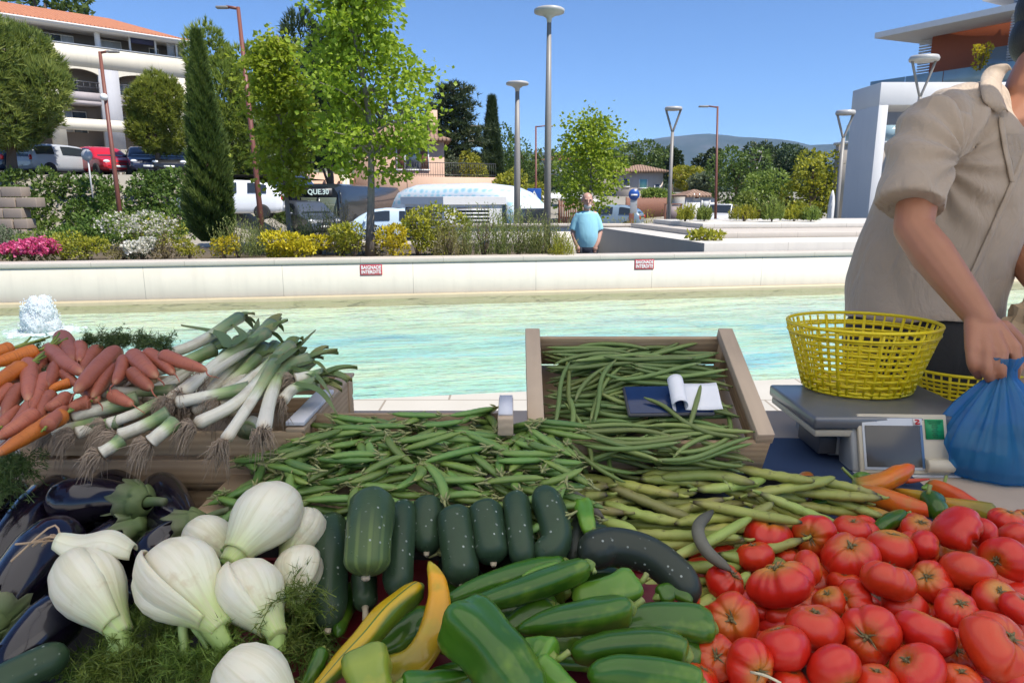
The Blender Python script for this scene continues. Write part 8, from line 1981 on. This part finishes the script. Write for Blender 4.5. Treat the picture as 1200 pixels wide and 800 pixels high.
CL = [ # points, drop(s), width, label, orange?
 ([(72, 394), (80, 408), (85, 424)], [.270, .275, .28], 21, 'short pink carrot highest on the left of the heap'), ([(56, 408), (74, 424), (98, 438)], [.278, .28, .283], 19, 'pink carrot slanting to the lower right below the highest one'),
 ([(137, 411), (112, 434), (88, 460)], [.275, .282, .292], 21, 'long thick pink carrot in the centre pointing to the lower left'), ([(116, 410), (104, 422), (96, 436)], [.28, .286, .292], 19, 'pink carrot behind the long thick central one'),
 ([(93, 404), (95, 413), (93, 424)], [.272, .276, .28], 16, 'stubby pink carrot between the two highest ones'), ([(146, 420), (142, 434), (134, 450)], [.275, .282, .29], 16, 'narrow pink carrot right of the long central one'),
 ([(155, 416), (168, 428), (184, 442)], [.27, .275, .283], 21, 'pink carrot lying above the flat leek'), ([(172, 414), (188, 424), (204, 438)], [.268, .274, .28], 18, 'pink carrot next to the drooping one'),
 ([(190, 416), (212, 424), (243, 434)], [.262, .266, .272], 17, 'drooping pink carrot with a long thin tip over the leeks'), ([(154, 436), (166, 446), (178, 456)], [.285, .292, .298], 19, 'pink carrot tucked above the level leek'),
 ([(134, 428), (122, 446), (108, 466)], [.29, .296, .305], 18, 'pink carrot half covered by the long central one'), ([(33, 424), (34, 446), (33, 470)], [.283, .292, .302], 19, 'upright pink carrot at the left'),
 ([(54, 418), (46, 428), (38, 440)], [.285, .29, .296], 19, 'pink carrot leaning over the upright one'), ([(68, 428), (62, 440), (54, 454)], [.288, .294, .30], 18, 'pink carrot under the slanting one'),
 ([(54, 440), (45, 460), (33, 486)], [.295, .303, .315], 17, 'thin pink carrot with a curled root end'), ([(84, 448), (70, 452), (56, 458)], [.30, .303, .306], 13, 'small orange carrot in the hollow of the heap'),
 ([(26, 454), (15, 468), (4, 488)], [.30, .308, .32], 20, 'pink carrot with a hanging root at the left edge'), ([(42, 484), (22, 498), (-4, 514)], [.315, .322, .332], 20, 'pink carrot at the lower left edge'),
 ([(78, 484), (40, 506), (-6, 534)], [.318, .33, .342], 20, 'long orange red carrot lowest of the heap'), ([(12, 454), (0, 466), (-14, 478)], [.30, .306, .312], 18, 'dark pink carrot at the frame edge'),
 ([(80, 464), (66, 474), (52, 480)], [.305, .31, .314], 17, 'pink carrot with a thin curl in front of the hollow'), ([(100, 454), (108, 462), (114, 470)], [.303, .308, .312], 18, 'pink carrot end beside the tail of the central one'),
 ([(74, 436), (82, 444), (92, 452)], [.292, .297, .302], 14, 'small pink carrot stub in the middle'), ([(54, 500), (64, 490), (78, 476)], [.322, .318, .314], 18, 'pink carrot just left of the thick white leek'),
 ([(40, 470), (28, 488), (12, 504)], [.31, .318, .328], 18, 'pink carrot below the upright one'), ([(106, 470), (92, 474), (80, 480)], [.312, .315, .318], 17, 'pink carrot disappearing under the leeks'),
 ([(20, 434), (10, 446), (-6, 462)], [.29, .296, .304], 19, 'shaded carrot below the bright orange ones'), ([(60, 462), (52, 474), (44, 492)], [.308, .314, .322], 17, 'carrot in the shaded centre left'),
 ([(130, 462), (142, 468), (156, 474)], [.305, .31, .314], 16, 'pink carrot lying under the level leek'), ([(2, 500), (14, 486), (24, 476)], [.328, .322, .316], 18, 'carrot at the frame edge above the lowest one')]
for i, (pts, d, w, lb) in enumerate(CL): carrot(pts, d, w, lb, CARO if ('orange' in lb) else CARP, True, False, None, i)
for i, (pts, d, w, lb) in enumerate([([(44, 411), (20, 418), (-14, 428)], [.272, .276, .28], 19, 'bright orange carrot with pale stalks, pointing left'), ([(28, 430), (10, 440), (-16, 456)], [.28, .285, .29], 21, 'lower bright orange carrot with pale stalks'), ([(14, 408), (0, 412), (-20, 416)], [.268, .27, .272], 18, 'uppermost bright orange carrot cut by the frame edge')]): carrot(pts, d, w, lb, CARO, False, True, None, 70 + i)
# carrot tops
CTOP = m_leaf('carrot_tops', (.03, .06, .015), (.06, .10, .025), (.11, .16, .045), .25)
for nm, pts, n, lb in [('carrot_greens', [(105, 402, .272), (125, 398, .268), (145, 400, .266), (160, 402, .266), (178, 405, .266), (192, 408, .266), (135, 404, .27)], 12, 'dark feathery carrot tops behind the heap of carrots'), ('carrot_greens', [(5, 545, .385), (20, 555, .39), (0, 560, .39), (12, 572, .395), (28, 540, .38), (-10, 550, .385)], 12, 'green carrot tops hanging at the left edge above the aubergines'), ('carrot_greens', [(20, 445, .305), (35, 440, .30), (50, 412, .282)], 7, 'bit of green carrot top between the orange and pink carrots')]:
    fr = MB(); r2 = np.random.default_rng(len(lb)); [fronds(fr, [at_z(a, b, CZ - d)], n, r2, .042, .008, .010) for a, b, d in pts]; o = build(fr, nm, CTOP, smooth=False); tag(o, lb, 'carrot tops', kind='stuff')
# ================================================================== people
from mathutils.bvhtree import BVHTree
from mathutils import noise as mno
def m_skin(name, a, b):
    g = Gr(name); o = g.obj(); n = g.noise(18, 5, o)
    return g.out(g.bsdf(g.mix(n, a, b), .48, Subsurface_Weight=.12, Subsurface_Scale=.01, Subsurface_Radius=(1, .35, .2), Normal=g.bump(g.noise(160, 3, o), .12, .002)))
SKIN_V = m_skin('tanned_skin', (.31, .125, .062), (.39, .17, .095)); SKIN_W = m_skin('fair_skin', (.46, .25, .18), (.55, .32, .24))
def m_cloth(name, a, b, wr=.5, sc=7, weave=900):
    g = Gr(name); o = g.obj(); n = g.noise(sc, 4, g.mapv(o, (1.3, 1.3, .6), (0, R(25), 0)), .5, 1.0)
    w = g.noise(weave, 2, o); c = g.mix(g.noise(3, 4, o), a, b); c = g.mix(g.math('MULTIPLY', w, .18), c, tuple(q * .7 for q in a))
    return g.out(g.bsdf(c, .85, Sheen_Weight=.15, Normal=g.bump(w, .12, .001, g.bump(n, wr, .02))))
SHIRT = m_cloth('beige_linen_shirt', (.335, .26, .195), (.395, .315, .24), .8, 11); UNDER = m_cloth('beige_textured_undershirt', (.27, .215, .165), (.34, .275, .215), .6, 40, 400)
BLACKT = m_cloth('black_trousers', (.010, .010, .011), (.016, .016, .017)); HAIRB = plain('black_hair', (.008, .007, .007), .5, .3, 120, .5, 250); DENIM = m_cloth('dark_denim', (.018, .024, .045), (.03, .038, .06)); TEAL = m_cloth('light_blue_tshirt', (.26, .55, .66), (.31, .62, .72), .4, 6)
SHOE = plain('dark_shoe', (.03, .028, .026), .6)
def seg(mb, a, b, r0, r1, n=6, sq=1.0): mb.tube(bez([a, b], n), np.linspace(r0, r1, n), 14, squash=sq); mb.sphere(tuple(a), r0 * .98, 14, 10); mb.sphere(tuple(b), r1 * .98, 14, 10)
def chain(mb, pts, rad, n=4, segs=14):
    C = bez(pts, n * (len(pts) - 1) + 1); r = np.interp(np.linspace(0, 1, len(C)), np.linspace(0, 1, len(rad)), rad); mb.tube(C, r, segs)
    mb.sphere(tuple(C[0]), r[0] * .99, segs, 10); mb.sphere(tuple(C[-1]), r[-1] * .99, segs, 10)
def head(mb, c, s, f, rt):
    """head of height s facing f (unit), rt its right"""
    c = np.array(c); f = np.array(f) / np.linalg.norm(f); rt = np.array(rt) / np.linalg.norm(rt); up = np.cross(rt, f); up *= np.sign(up[2])
    M = Matrix(((rt[0], f[0], up[0], c[0]), (rt[1], f[1], up[1], c[1]), (rt[2], f[2], up[2], c[2]), (0, 0, 0, 1))); k = s / .23
    mb.sphere((0, -.008 * k, .03 * k), .098 * k, 22, 16, 0, M, (.80, 1.0, .92)); mb.sphere((0, .03 * k, -.045 * k), .070 * k, 18, 12, 0, M, (.86, .86, 1.0)); mb.sphere((0, .062 * k, -.088 * k), .028 * k, 12, 8, 0, M, (1.1, .8, .8))
    chain_ = MB(); chain_.tube(bez([(0, .088 * k, .030 * k), (0, .104 * k, -.008 * k), (0, .112 * k, -.026 * k)], 6), np.linspace(.009, .017, 6) * k, 10); chain_.sphere((0, .106 * k, -.028 * k), .016 * k, 10, 8); mb.merge(chain_, M)
    for s_ in (-1, 1):
        mb.sphere((s_ * .080 * k, -.005 * k, -.002 * k), .032 * k, 12, 10, 0, M, (.28, .62, 1.0)); mb.sphere((s_ * .034 * k, .082 * k, .028 * k), .020 * k, 10, 8, 0, M, (1.3, .5, .5))
    mb.sphere((0, .088 * k, -.062 * k), .022 * k, 12, 8, 0, M, (1.3, .6, .42))
    return M, k
def eyes(M, k, t, mat):
    mb = MB()
    for s_ in (-1, 1): mb.sphere((s_ * .034 * k, .0885 * k, .012 * k), .0105 * k, 10, 8, 0, M, (1.3, .7, .7))
    build(mb, 'eyes', mat, t, True)
# ---- the vendor
hip = at_t(1082, 392, 2.02); ch = at_t(1122, 235, 1.93); nk = at_t(1205, 120, 1.84)
hip = Vector((hip.x, hip.y, hip.z)); V_ = thing('person', 'vendor in a beige shirt leaning over the table, one hand gripping the blue bag', 'person', (hip.x + .02, hip.y + .06, 0))
sh_r = at_t(1096, 138, 1.75); el = at_t(1070, 268, 1.66); wr = at_t(1150, 374, 1.525)
sh_l = at_t(1282, 150, 1.98); el2 = at_t(1196, 296, 1.93); wr2 = at_t(1262, 372, 1.72)
hd = at_t(1247, 34, 1.81)
mb = MB()
chain(mb, [tuple(hip + Vector((0, 0, -.06))), tuple(ch), tuple(nk)], [.11, .11, .10, .06], 6); chain(mb, [tuple(at_t(1206, 178, 1.875)), tuple(nk), tuple((nk + hd) / 2 + Vector((-.008, .01, 0))), tuple(hd)], [.075, .062, .057, .06], 4)
fdir = Vector((.62, -.72, -.30)).normalized(); HM, HK = head(mb, hd, .245, fdir, fdir.cross(Vector((0, 0, 1))))
chain(mb, [tuple(sh_r), tuple((sh_r + el) / 2 + Vector((-.005, 0, 0))), tuple(el)], [.054, .049, .043], 5)
chain(mb, [tuple(el), tuple(el + (wr - el) * .3), tuple(el + (wr - el) * .7), tuple(wr)], [.043, .047, .038, .030], 4)
chain(mb, [tuple(nk), tuple(sh_l), tuple(el2)], [.06, .058, .046], 5); chain(mb, [tuple(el2), tuple(el2 + (wr2 - el2) * .4), tuple(wr2)], [.046, .047, .032], 5)
HT = 1.50
def hp(px, py, t): return tuple(at_t(px, py, t))
# palm: a fan of four metacarpals, then fingers
kn = [(1139, 409, 1.485), (1157, 414, 1.470), (1174, 413, 1.468), (1189, 408, 1.478)]; mid_ = [(1140, 428, 1.478), (1157, 436, 1.462), (1173, 435, 1.460), (1191, 429, 1.470)]; tp = [(1147, 441, 1.50), (1162, 449, 1.487), (1175, 448, 1.485), (1190, 443, 1.496)]
for a, b_, c in zip(kn, mid_, tp):
    chain(mb, [hp(1152 + (a[0] - 1164) * .45, 380, 1.522), hp(*a)], [.019, .0145], 5, 12)
    chain(mb, [hp(*a), hp(*b_), hp(*c)], [.0135, .0112, .0088], 4, 12)
chain(mb, [hp(1176, 384, 1.53), hp(1194, 402, 1.535), hp(1196, 424, 1.535), hp(1186, 438, 1.525)], [.018, .016, .013, .010], 4, 12)
for px, a in ((1206, 0), (1216, 1), (1226, 2), (1236, 3)): chain(mb, [tuple(wr2), hp(px + 20, 400, 1.66), hp(px, 418, 1.64)], [.018, .012, .009], 4, 10)
chain(mb, [tuple(wr2), hp(1225, 395, 1.70), hp(1212, 408, 1.70)], [.016, .012, .009], 4, 10)
for sx in (-.09, .09): chain(mb, [tuple(hip + Vector((sx, 0, -.08))), (hip.x + sx * 1.15, hip.y + .05, .48), (hip.x + sx * 1.2, hip.y + .10, .09)], [.09, .055, .038], 5)
blend(mb, 'body', SKIN_V, .0042, V_, True, 4)
mb = MB(); mb.sphere((0, -.022 * HK, .045 * HK), .100 * HK, 26, 18, 0, HM, (.86, 1.0, .93), lambda D: 1 + .02 * np.sin(D[..., 0] * 23) * np.sin(D[..., 2] * 19)); mb.sphere((0, -.045 * HK, -.02 * HK), .075 * HK, 20, 14, 0, HM, (.98, .8, 1.0)); build(mb, 'hair', HAIRB, V_, True)
eyes(HM, HK, V_, plain('dark_eye', (.02, .015, .012), .2))
# shirt
mb = MB()
def ring_tube(C, W, D, ax, segs=40):
    """centres, half widths along ax, half depths"""
    C = np.asarray(C, float); n = 30; k = np.linspace(0, 1, len(C)); u = np.linspace(0, 1, n); CC = bez(C, n); w = np.interp(u, k, W); d = np.interp(u, k, D); a = np.linspace(0, 2 * PI, segs, endpoint=False); ax = np.array(ax) / np.linalg.norm(ax)
    T = np.gradient(CC, axis=0); T /= np.linalg.norm(T, axis=1)[:, None]; A = ax - T * (T @ ax)[:, None]; A /= np.linalg.norm(A, axis=1)[:, None]; B = np.cross(T, A)
    V = CC[:, None] + A[:, None] * (np.cos(a)[None] * w[:, None])[..., None] + B[:, None] * (np.sin(a)[None] * d[:, None])[..., None]
    i, j = np.meshgrid(np.arange(n - 1), np.arange(segs), indexing='ij'); j2 = (j + 1) % segs
    q = np.stack([i * segs + j, i * segs + j2, (i + 1) * segs + j2, (i + 1) * segs + j], -1).reshape(-1, 4); mb.add(V.reshape(-1, 3), [q, list(range(segs))[::-1], list(range((n - 1) * segs, n * segs))])
ring_tube([at_t(1082, 376, 2.03), at_t(1086, 335, 2.02), at_t(1104, 270, 1.98), at_t(1128, 200, 1.93), at_t(1146, 160, 1.90), at_t(1160, 138, 1.89), at_t(1172, 122, 1.88)], [.232, .226, .212, .205, .175, .13, .09], [.165, .165, .165, .16, .135, .10, .07], (1, .12, .15))
chain(mb, [at_t(1152, 124, 1.86), at_t(1122, 138, 1.80), tuple(sh_r + Vector((-.01, 0, -.055)))], [.066, .074, .082], 6)
d_ = (el - sh_r); hem = at_t(1066, 243, 1.675)
C = bez([sh_r + Vector((0, 0, -.015)), (sh_r + hem) / 2 + Vector((-.012, 0, 0)), hem], 12); mb.tube(C, np.linspace(.078, .080, 12), 30)
chain(mb, [at_t(1240, 160, 1.95), tuple(sh_l), tuple(sh_l + (el2 - sh_l) * .5)], [.085, .095, .085], 5)
shirt = blend(mb, 'shirt', SHIRT, .0065, V_, True, 7)
me = shirt.data; me.update(); nrm = np.zeros(len(me.vertices) * 3); me.vertices.foreach_get('normal', nrm); nrm = nrm.reshape(-1, 3); co_ = np.zeros(len(me.vertices) * 3); me.vertices.foreach_get('co', co_); co_ = co_.reshape(-1, 3)
Wv = np.array(WM[V_.name])[:3, 3]; wc = co_ + Wv; arm_pit = np.array(at_t(1112, 190, 1.74))
dd = wc - arm_pit; ang = np.arctan2(dd[:, 2], dd[:, 0]); rr = np.linalg.norm(dd, axis=1)
fold = np.sin(ang * 13 + 2.2 * np.sin(rr * 14)) * np.exp(-((rr - .11) / .10) ** 2) * .0075
n1 = np.array([mno.noise(Vector((p[0] * 5 + p[2] * 2.4, p[1] * 5, p[2] * 3.2))) + .5 * mno.noise(Vector((p[0] * 12 + p[2] * 5, p[1] * 11, p[2] * 6))) for p in wc])
low = np.clip((1.42 - wc[:, 2]) / .3, 0, 1); fl = np.sin(wc[:, 0] * 34 + wc[:, 2] * 9 + n1 * 3) * .004 * low
me.vertices.foreach_set('co', (co_ + nrm * (fold + n1 * .014 + fl)[:, None]).reshape(-1)); me.update()
bv = BVHTree.FromPolygons([Vector(v.co) + Vector(Wv) for v in me.vertices], [tuple(p.vertices) for p in me.polygons])
def on_shirt(px, py, off=.003):
    h = bv.ray_cast(CAM, ray(px, py).normalized())
    if h[0] is None: return None
    return h[0] + h[1] * off
def strip(pts, w, name, mat, off=.003, n=26, wx=(1, 0)):
    C = bez([(a, b_, 0) for a, b_ in pts], n); rows = []
    for c in C:
        row = [on_shirt(c[0] + s * w * wx[0], c[1] + s * w * wx[1], off) for s in (-1, -.33, .33, 1)]
        if None not in row: rows.append([tuple(r_) for r_ in row])
    if len(rows) > 2:
        o = build(MB().grid(np.array(rows)), name, mat, V_, True); o.modifiers.new('Solid', 'SOLIDIFY').thickness = .0022
# undershirt showing in the open neck, collar, placket, sleeve hem
rows = []
for f in np.linspace(0, 1, 16):
    y = 158 + 52 * f; x0 = 1172 + 4 * f + 8 * f * f; x1 = 1208 - 20 * f
    row = [on_shirt(x0 + (x1 - x0) * s, y, .004) for s in np.linspace(0, 1, 9)]
    if None not in row: rows.append([tuple(q) for q in row])
if len(rows) > 2: build(MB().grid(np.array(rows)), 'undershirt', UNDER, V_, True)
strip([(1172, 138), (1174, 160), (1180, 190), (1185, 214)], 3, 'placket', SHIRT, .006)
strip([(1208, 160), (1190, 205), (1165, 262), (1140, 318), (1122, 350)], 3.5, 'placket', SHIRT, .005)
cp_ = [(1168, 77), (1160, 78), (1151, 87), (1149, 102), (1155, 120), (1170, 134)]; inn = [(1186, 82), (1181, 84), (1176, 91), (1174, 100), (1176, 116), (1182, 132)]
def cpt(q, off, fb):
    h = on_shirt(q[0], q[1], 0); d = (h - CAM).length if h is not None else 9; L_ = ray(*q).length; return at_t(q[0], q[1], min(d / L_ - off, fb))
A_ = bez([cpt(q, .012, 1.80) for q in cp_], 24); B_ = bez([cpt(q, .02, 1.795) for q in inn], 24); G = np.stack([A_ + (B_ - A_) * f + np.array([0, -.008 * math.sin(PI * f), .008 * math.sin(PI * f)]) for f in np.linspace(0, 1, 7)], 1)
o = build(MB().grid(G), 'collar', SHIRT, V_, True); o.modifiers.new('Solid', 'SOLIDIFY').thickness = .003
# trousers and shoes
mb = MB(); chain(mb, [tuple(hip + Vector((0, .02, -.0))), tuple(hip + Vector((0, .03, -.14)))], [.165, .175], 4, 20)
mb.sphere(tuple(hip + Vector((-.05, .02, -.02))), .165, 18, 12, sc=(1, .85, 1)); mb.sphere(tuple(hip + Vector((.05, .02, -.02))), .165, 18, 12, sc=(1, .85, 1))
for sx in (-.09, .09): chain(mb, [tuple(hip + Vector((sx, .03, -.10))), (hip.x + sx * 1.15, hip.y + .06, .48), (hip.x + sx * 1.2, hip.y + .10, .10)], [.115, .085, .068], 5)
blend(mb, 'trousers', BLACKT, .012, V_, True, 4)
for sx in (-.108, .108): mb = MB(); mb.sphere((hip.x + sx, hip.y + .05, .045), .05, 14, 10, sc=(.9, 2.5, .95)); build(mb, 'shoe', SHOE, V_, True)
# ---- the man walking behind the wall
p = at_t(688, 232, 12.6); zf = -.42; Hm = at_t(688, 225.5, 12.6).z - zf; s = Hm / 1.78
t = thing('person', 'balding man in a light blue T-shirt walking with hands in his pockets', 'person', (p.x, p.y, zf)); mb = MB(); Q = lambda x, y, z: (p.x + x * s * .76, p.y + y * s, zf + z * s)
chain(mb, [Q(0, 0, .95), Q(0, -.03, 1.15), Q(0, -.01, 1.38), Q(0, 0, 1.47)], [.11, .11, .10, .06], 5, 18); chain(mb, [Q(0, 0, 1.42), Q(0, -.03, 1.60)], [.065, .06], 4)
M_, K_ = head(mb, Q(0, -.04, 1.645), .25 * s, (.05, -1, -.08), (-1, 0, 0))
for sx in (-1, 1):
    chain(mb, [Q(sx * .17, 0, 1.42), Q(sx * .27, .02, 1.20), Q(sx * .30, .0, 1.13)], [.062, .052, .045], 5); chain(mb, [Q(sx * .30, .0, 1.13), Q(sx * .245, -.07, .98), Q(sx * .195, -.10, .90)], [.046, .042, .034], 4); mb.sphere(Q(sx * .185, -.09, .87), .046 * s, 12, 8)
    for k in range(4): chain(mb, [Q(sx * (.165 + k * .014), -.11, .87), Q(sx * (.158 + k * .014), -.105, .80)], [.011, .009], 3, 8)
    st = .10 * sx; chain(mb, [Q(sx * .09, 0, .90), Q(sx * .10, -.03 - st * .5, .48), Q(sx * .10, st * .9, .08)], [.09, .055, .042], 5)
blend(mb, 'body', SKIN_W, .010, t, True, 3)
mb = MB(); mb.tube(bez([Q(0, .0, .90), Q(0, -.04, 1.05), Q(0, -.04, 1.2), Q(0, -.01, 1.40), Q(0, .0, 1.475)], 16), np.interp(np.linspace(0, 1, 16), [0, .3, .6, .85, 1], [.185, .19, .185, .165, .085]) * s, 24, squash=.72, up=(0, 1, 0))
for sx in (-1, 1): mb.tube(bez([Q(sx * .13, 0, 1.41), Q(sx * .22, .01, 1.30), Q(sx * .285, .01, 1.16)], 9), np.linspace(.092, .078, 9) * s, 16)
blend(mb, 'tshirt', TEAL, .012, t, True, 5)
mb = MB(); mb.sphere(Q(0, 0, .88), .185 * s, 18, 12, sc=(1, .75, .8))
for sx in (-1, 1): st = .10 * sx; chain(mb, [Q(sx * .09, 0, .88), Q(sx * .10, -.03 - st * .5, .48), Q(sx * .10, st * .9, .10)], [.105, .082, .07], 5)
blend(mb, 'trousers', DENIM, .014, t, True, 4)
for sx in (-1, 1): mb = MB(); mb.sphere(Q(sx * .10, .09 * sx - .06, .04), .05 * s, 12, 8, sc=(.9, 2.4, .9)); build(mb, 'shoe', SHOE, t, True)
GB_ = plain('grey_white_hair', (.50, .48, .45), .8); mb = MB(); mb.sphere((0, .058 * K_, -.078 * K_), .052 * K_, 14, 10, 0, M_, (1.15, .75, .75)); build(mb, 'beard', GB_, t, True); mb = MB()
for s_ in (-1, 1): mb.sphere((s_ * .066 * K_, -.035 * K_, .01 * K_), .045 * K_, 12, 8, 0, M_, (.5, 1, .9))
mb.sphere((0, -.075 * K_, .01 * K_), .05 * K_, 12, 8, 0, M_, (1.4, .6, .9)); build(mb, 'hair', GB_, t, True); eyes(M_, K_, t, plain('dark_eye', (.02, .015, .012), .2))
build(MB().box(Q(-.13, -.16, .84), (.035 * s, .02, .09 * s)), 'belt_pouch', M_DARKM, t, True, bevel=.004)
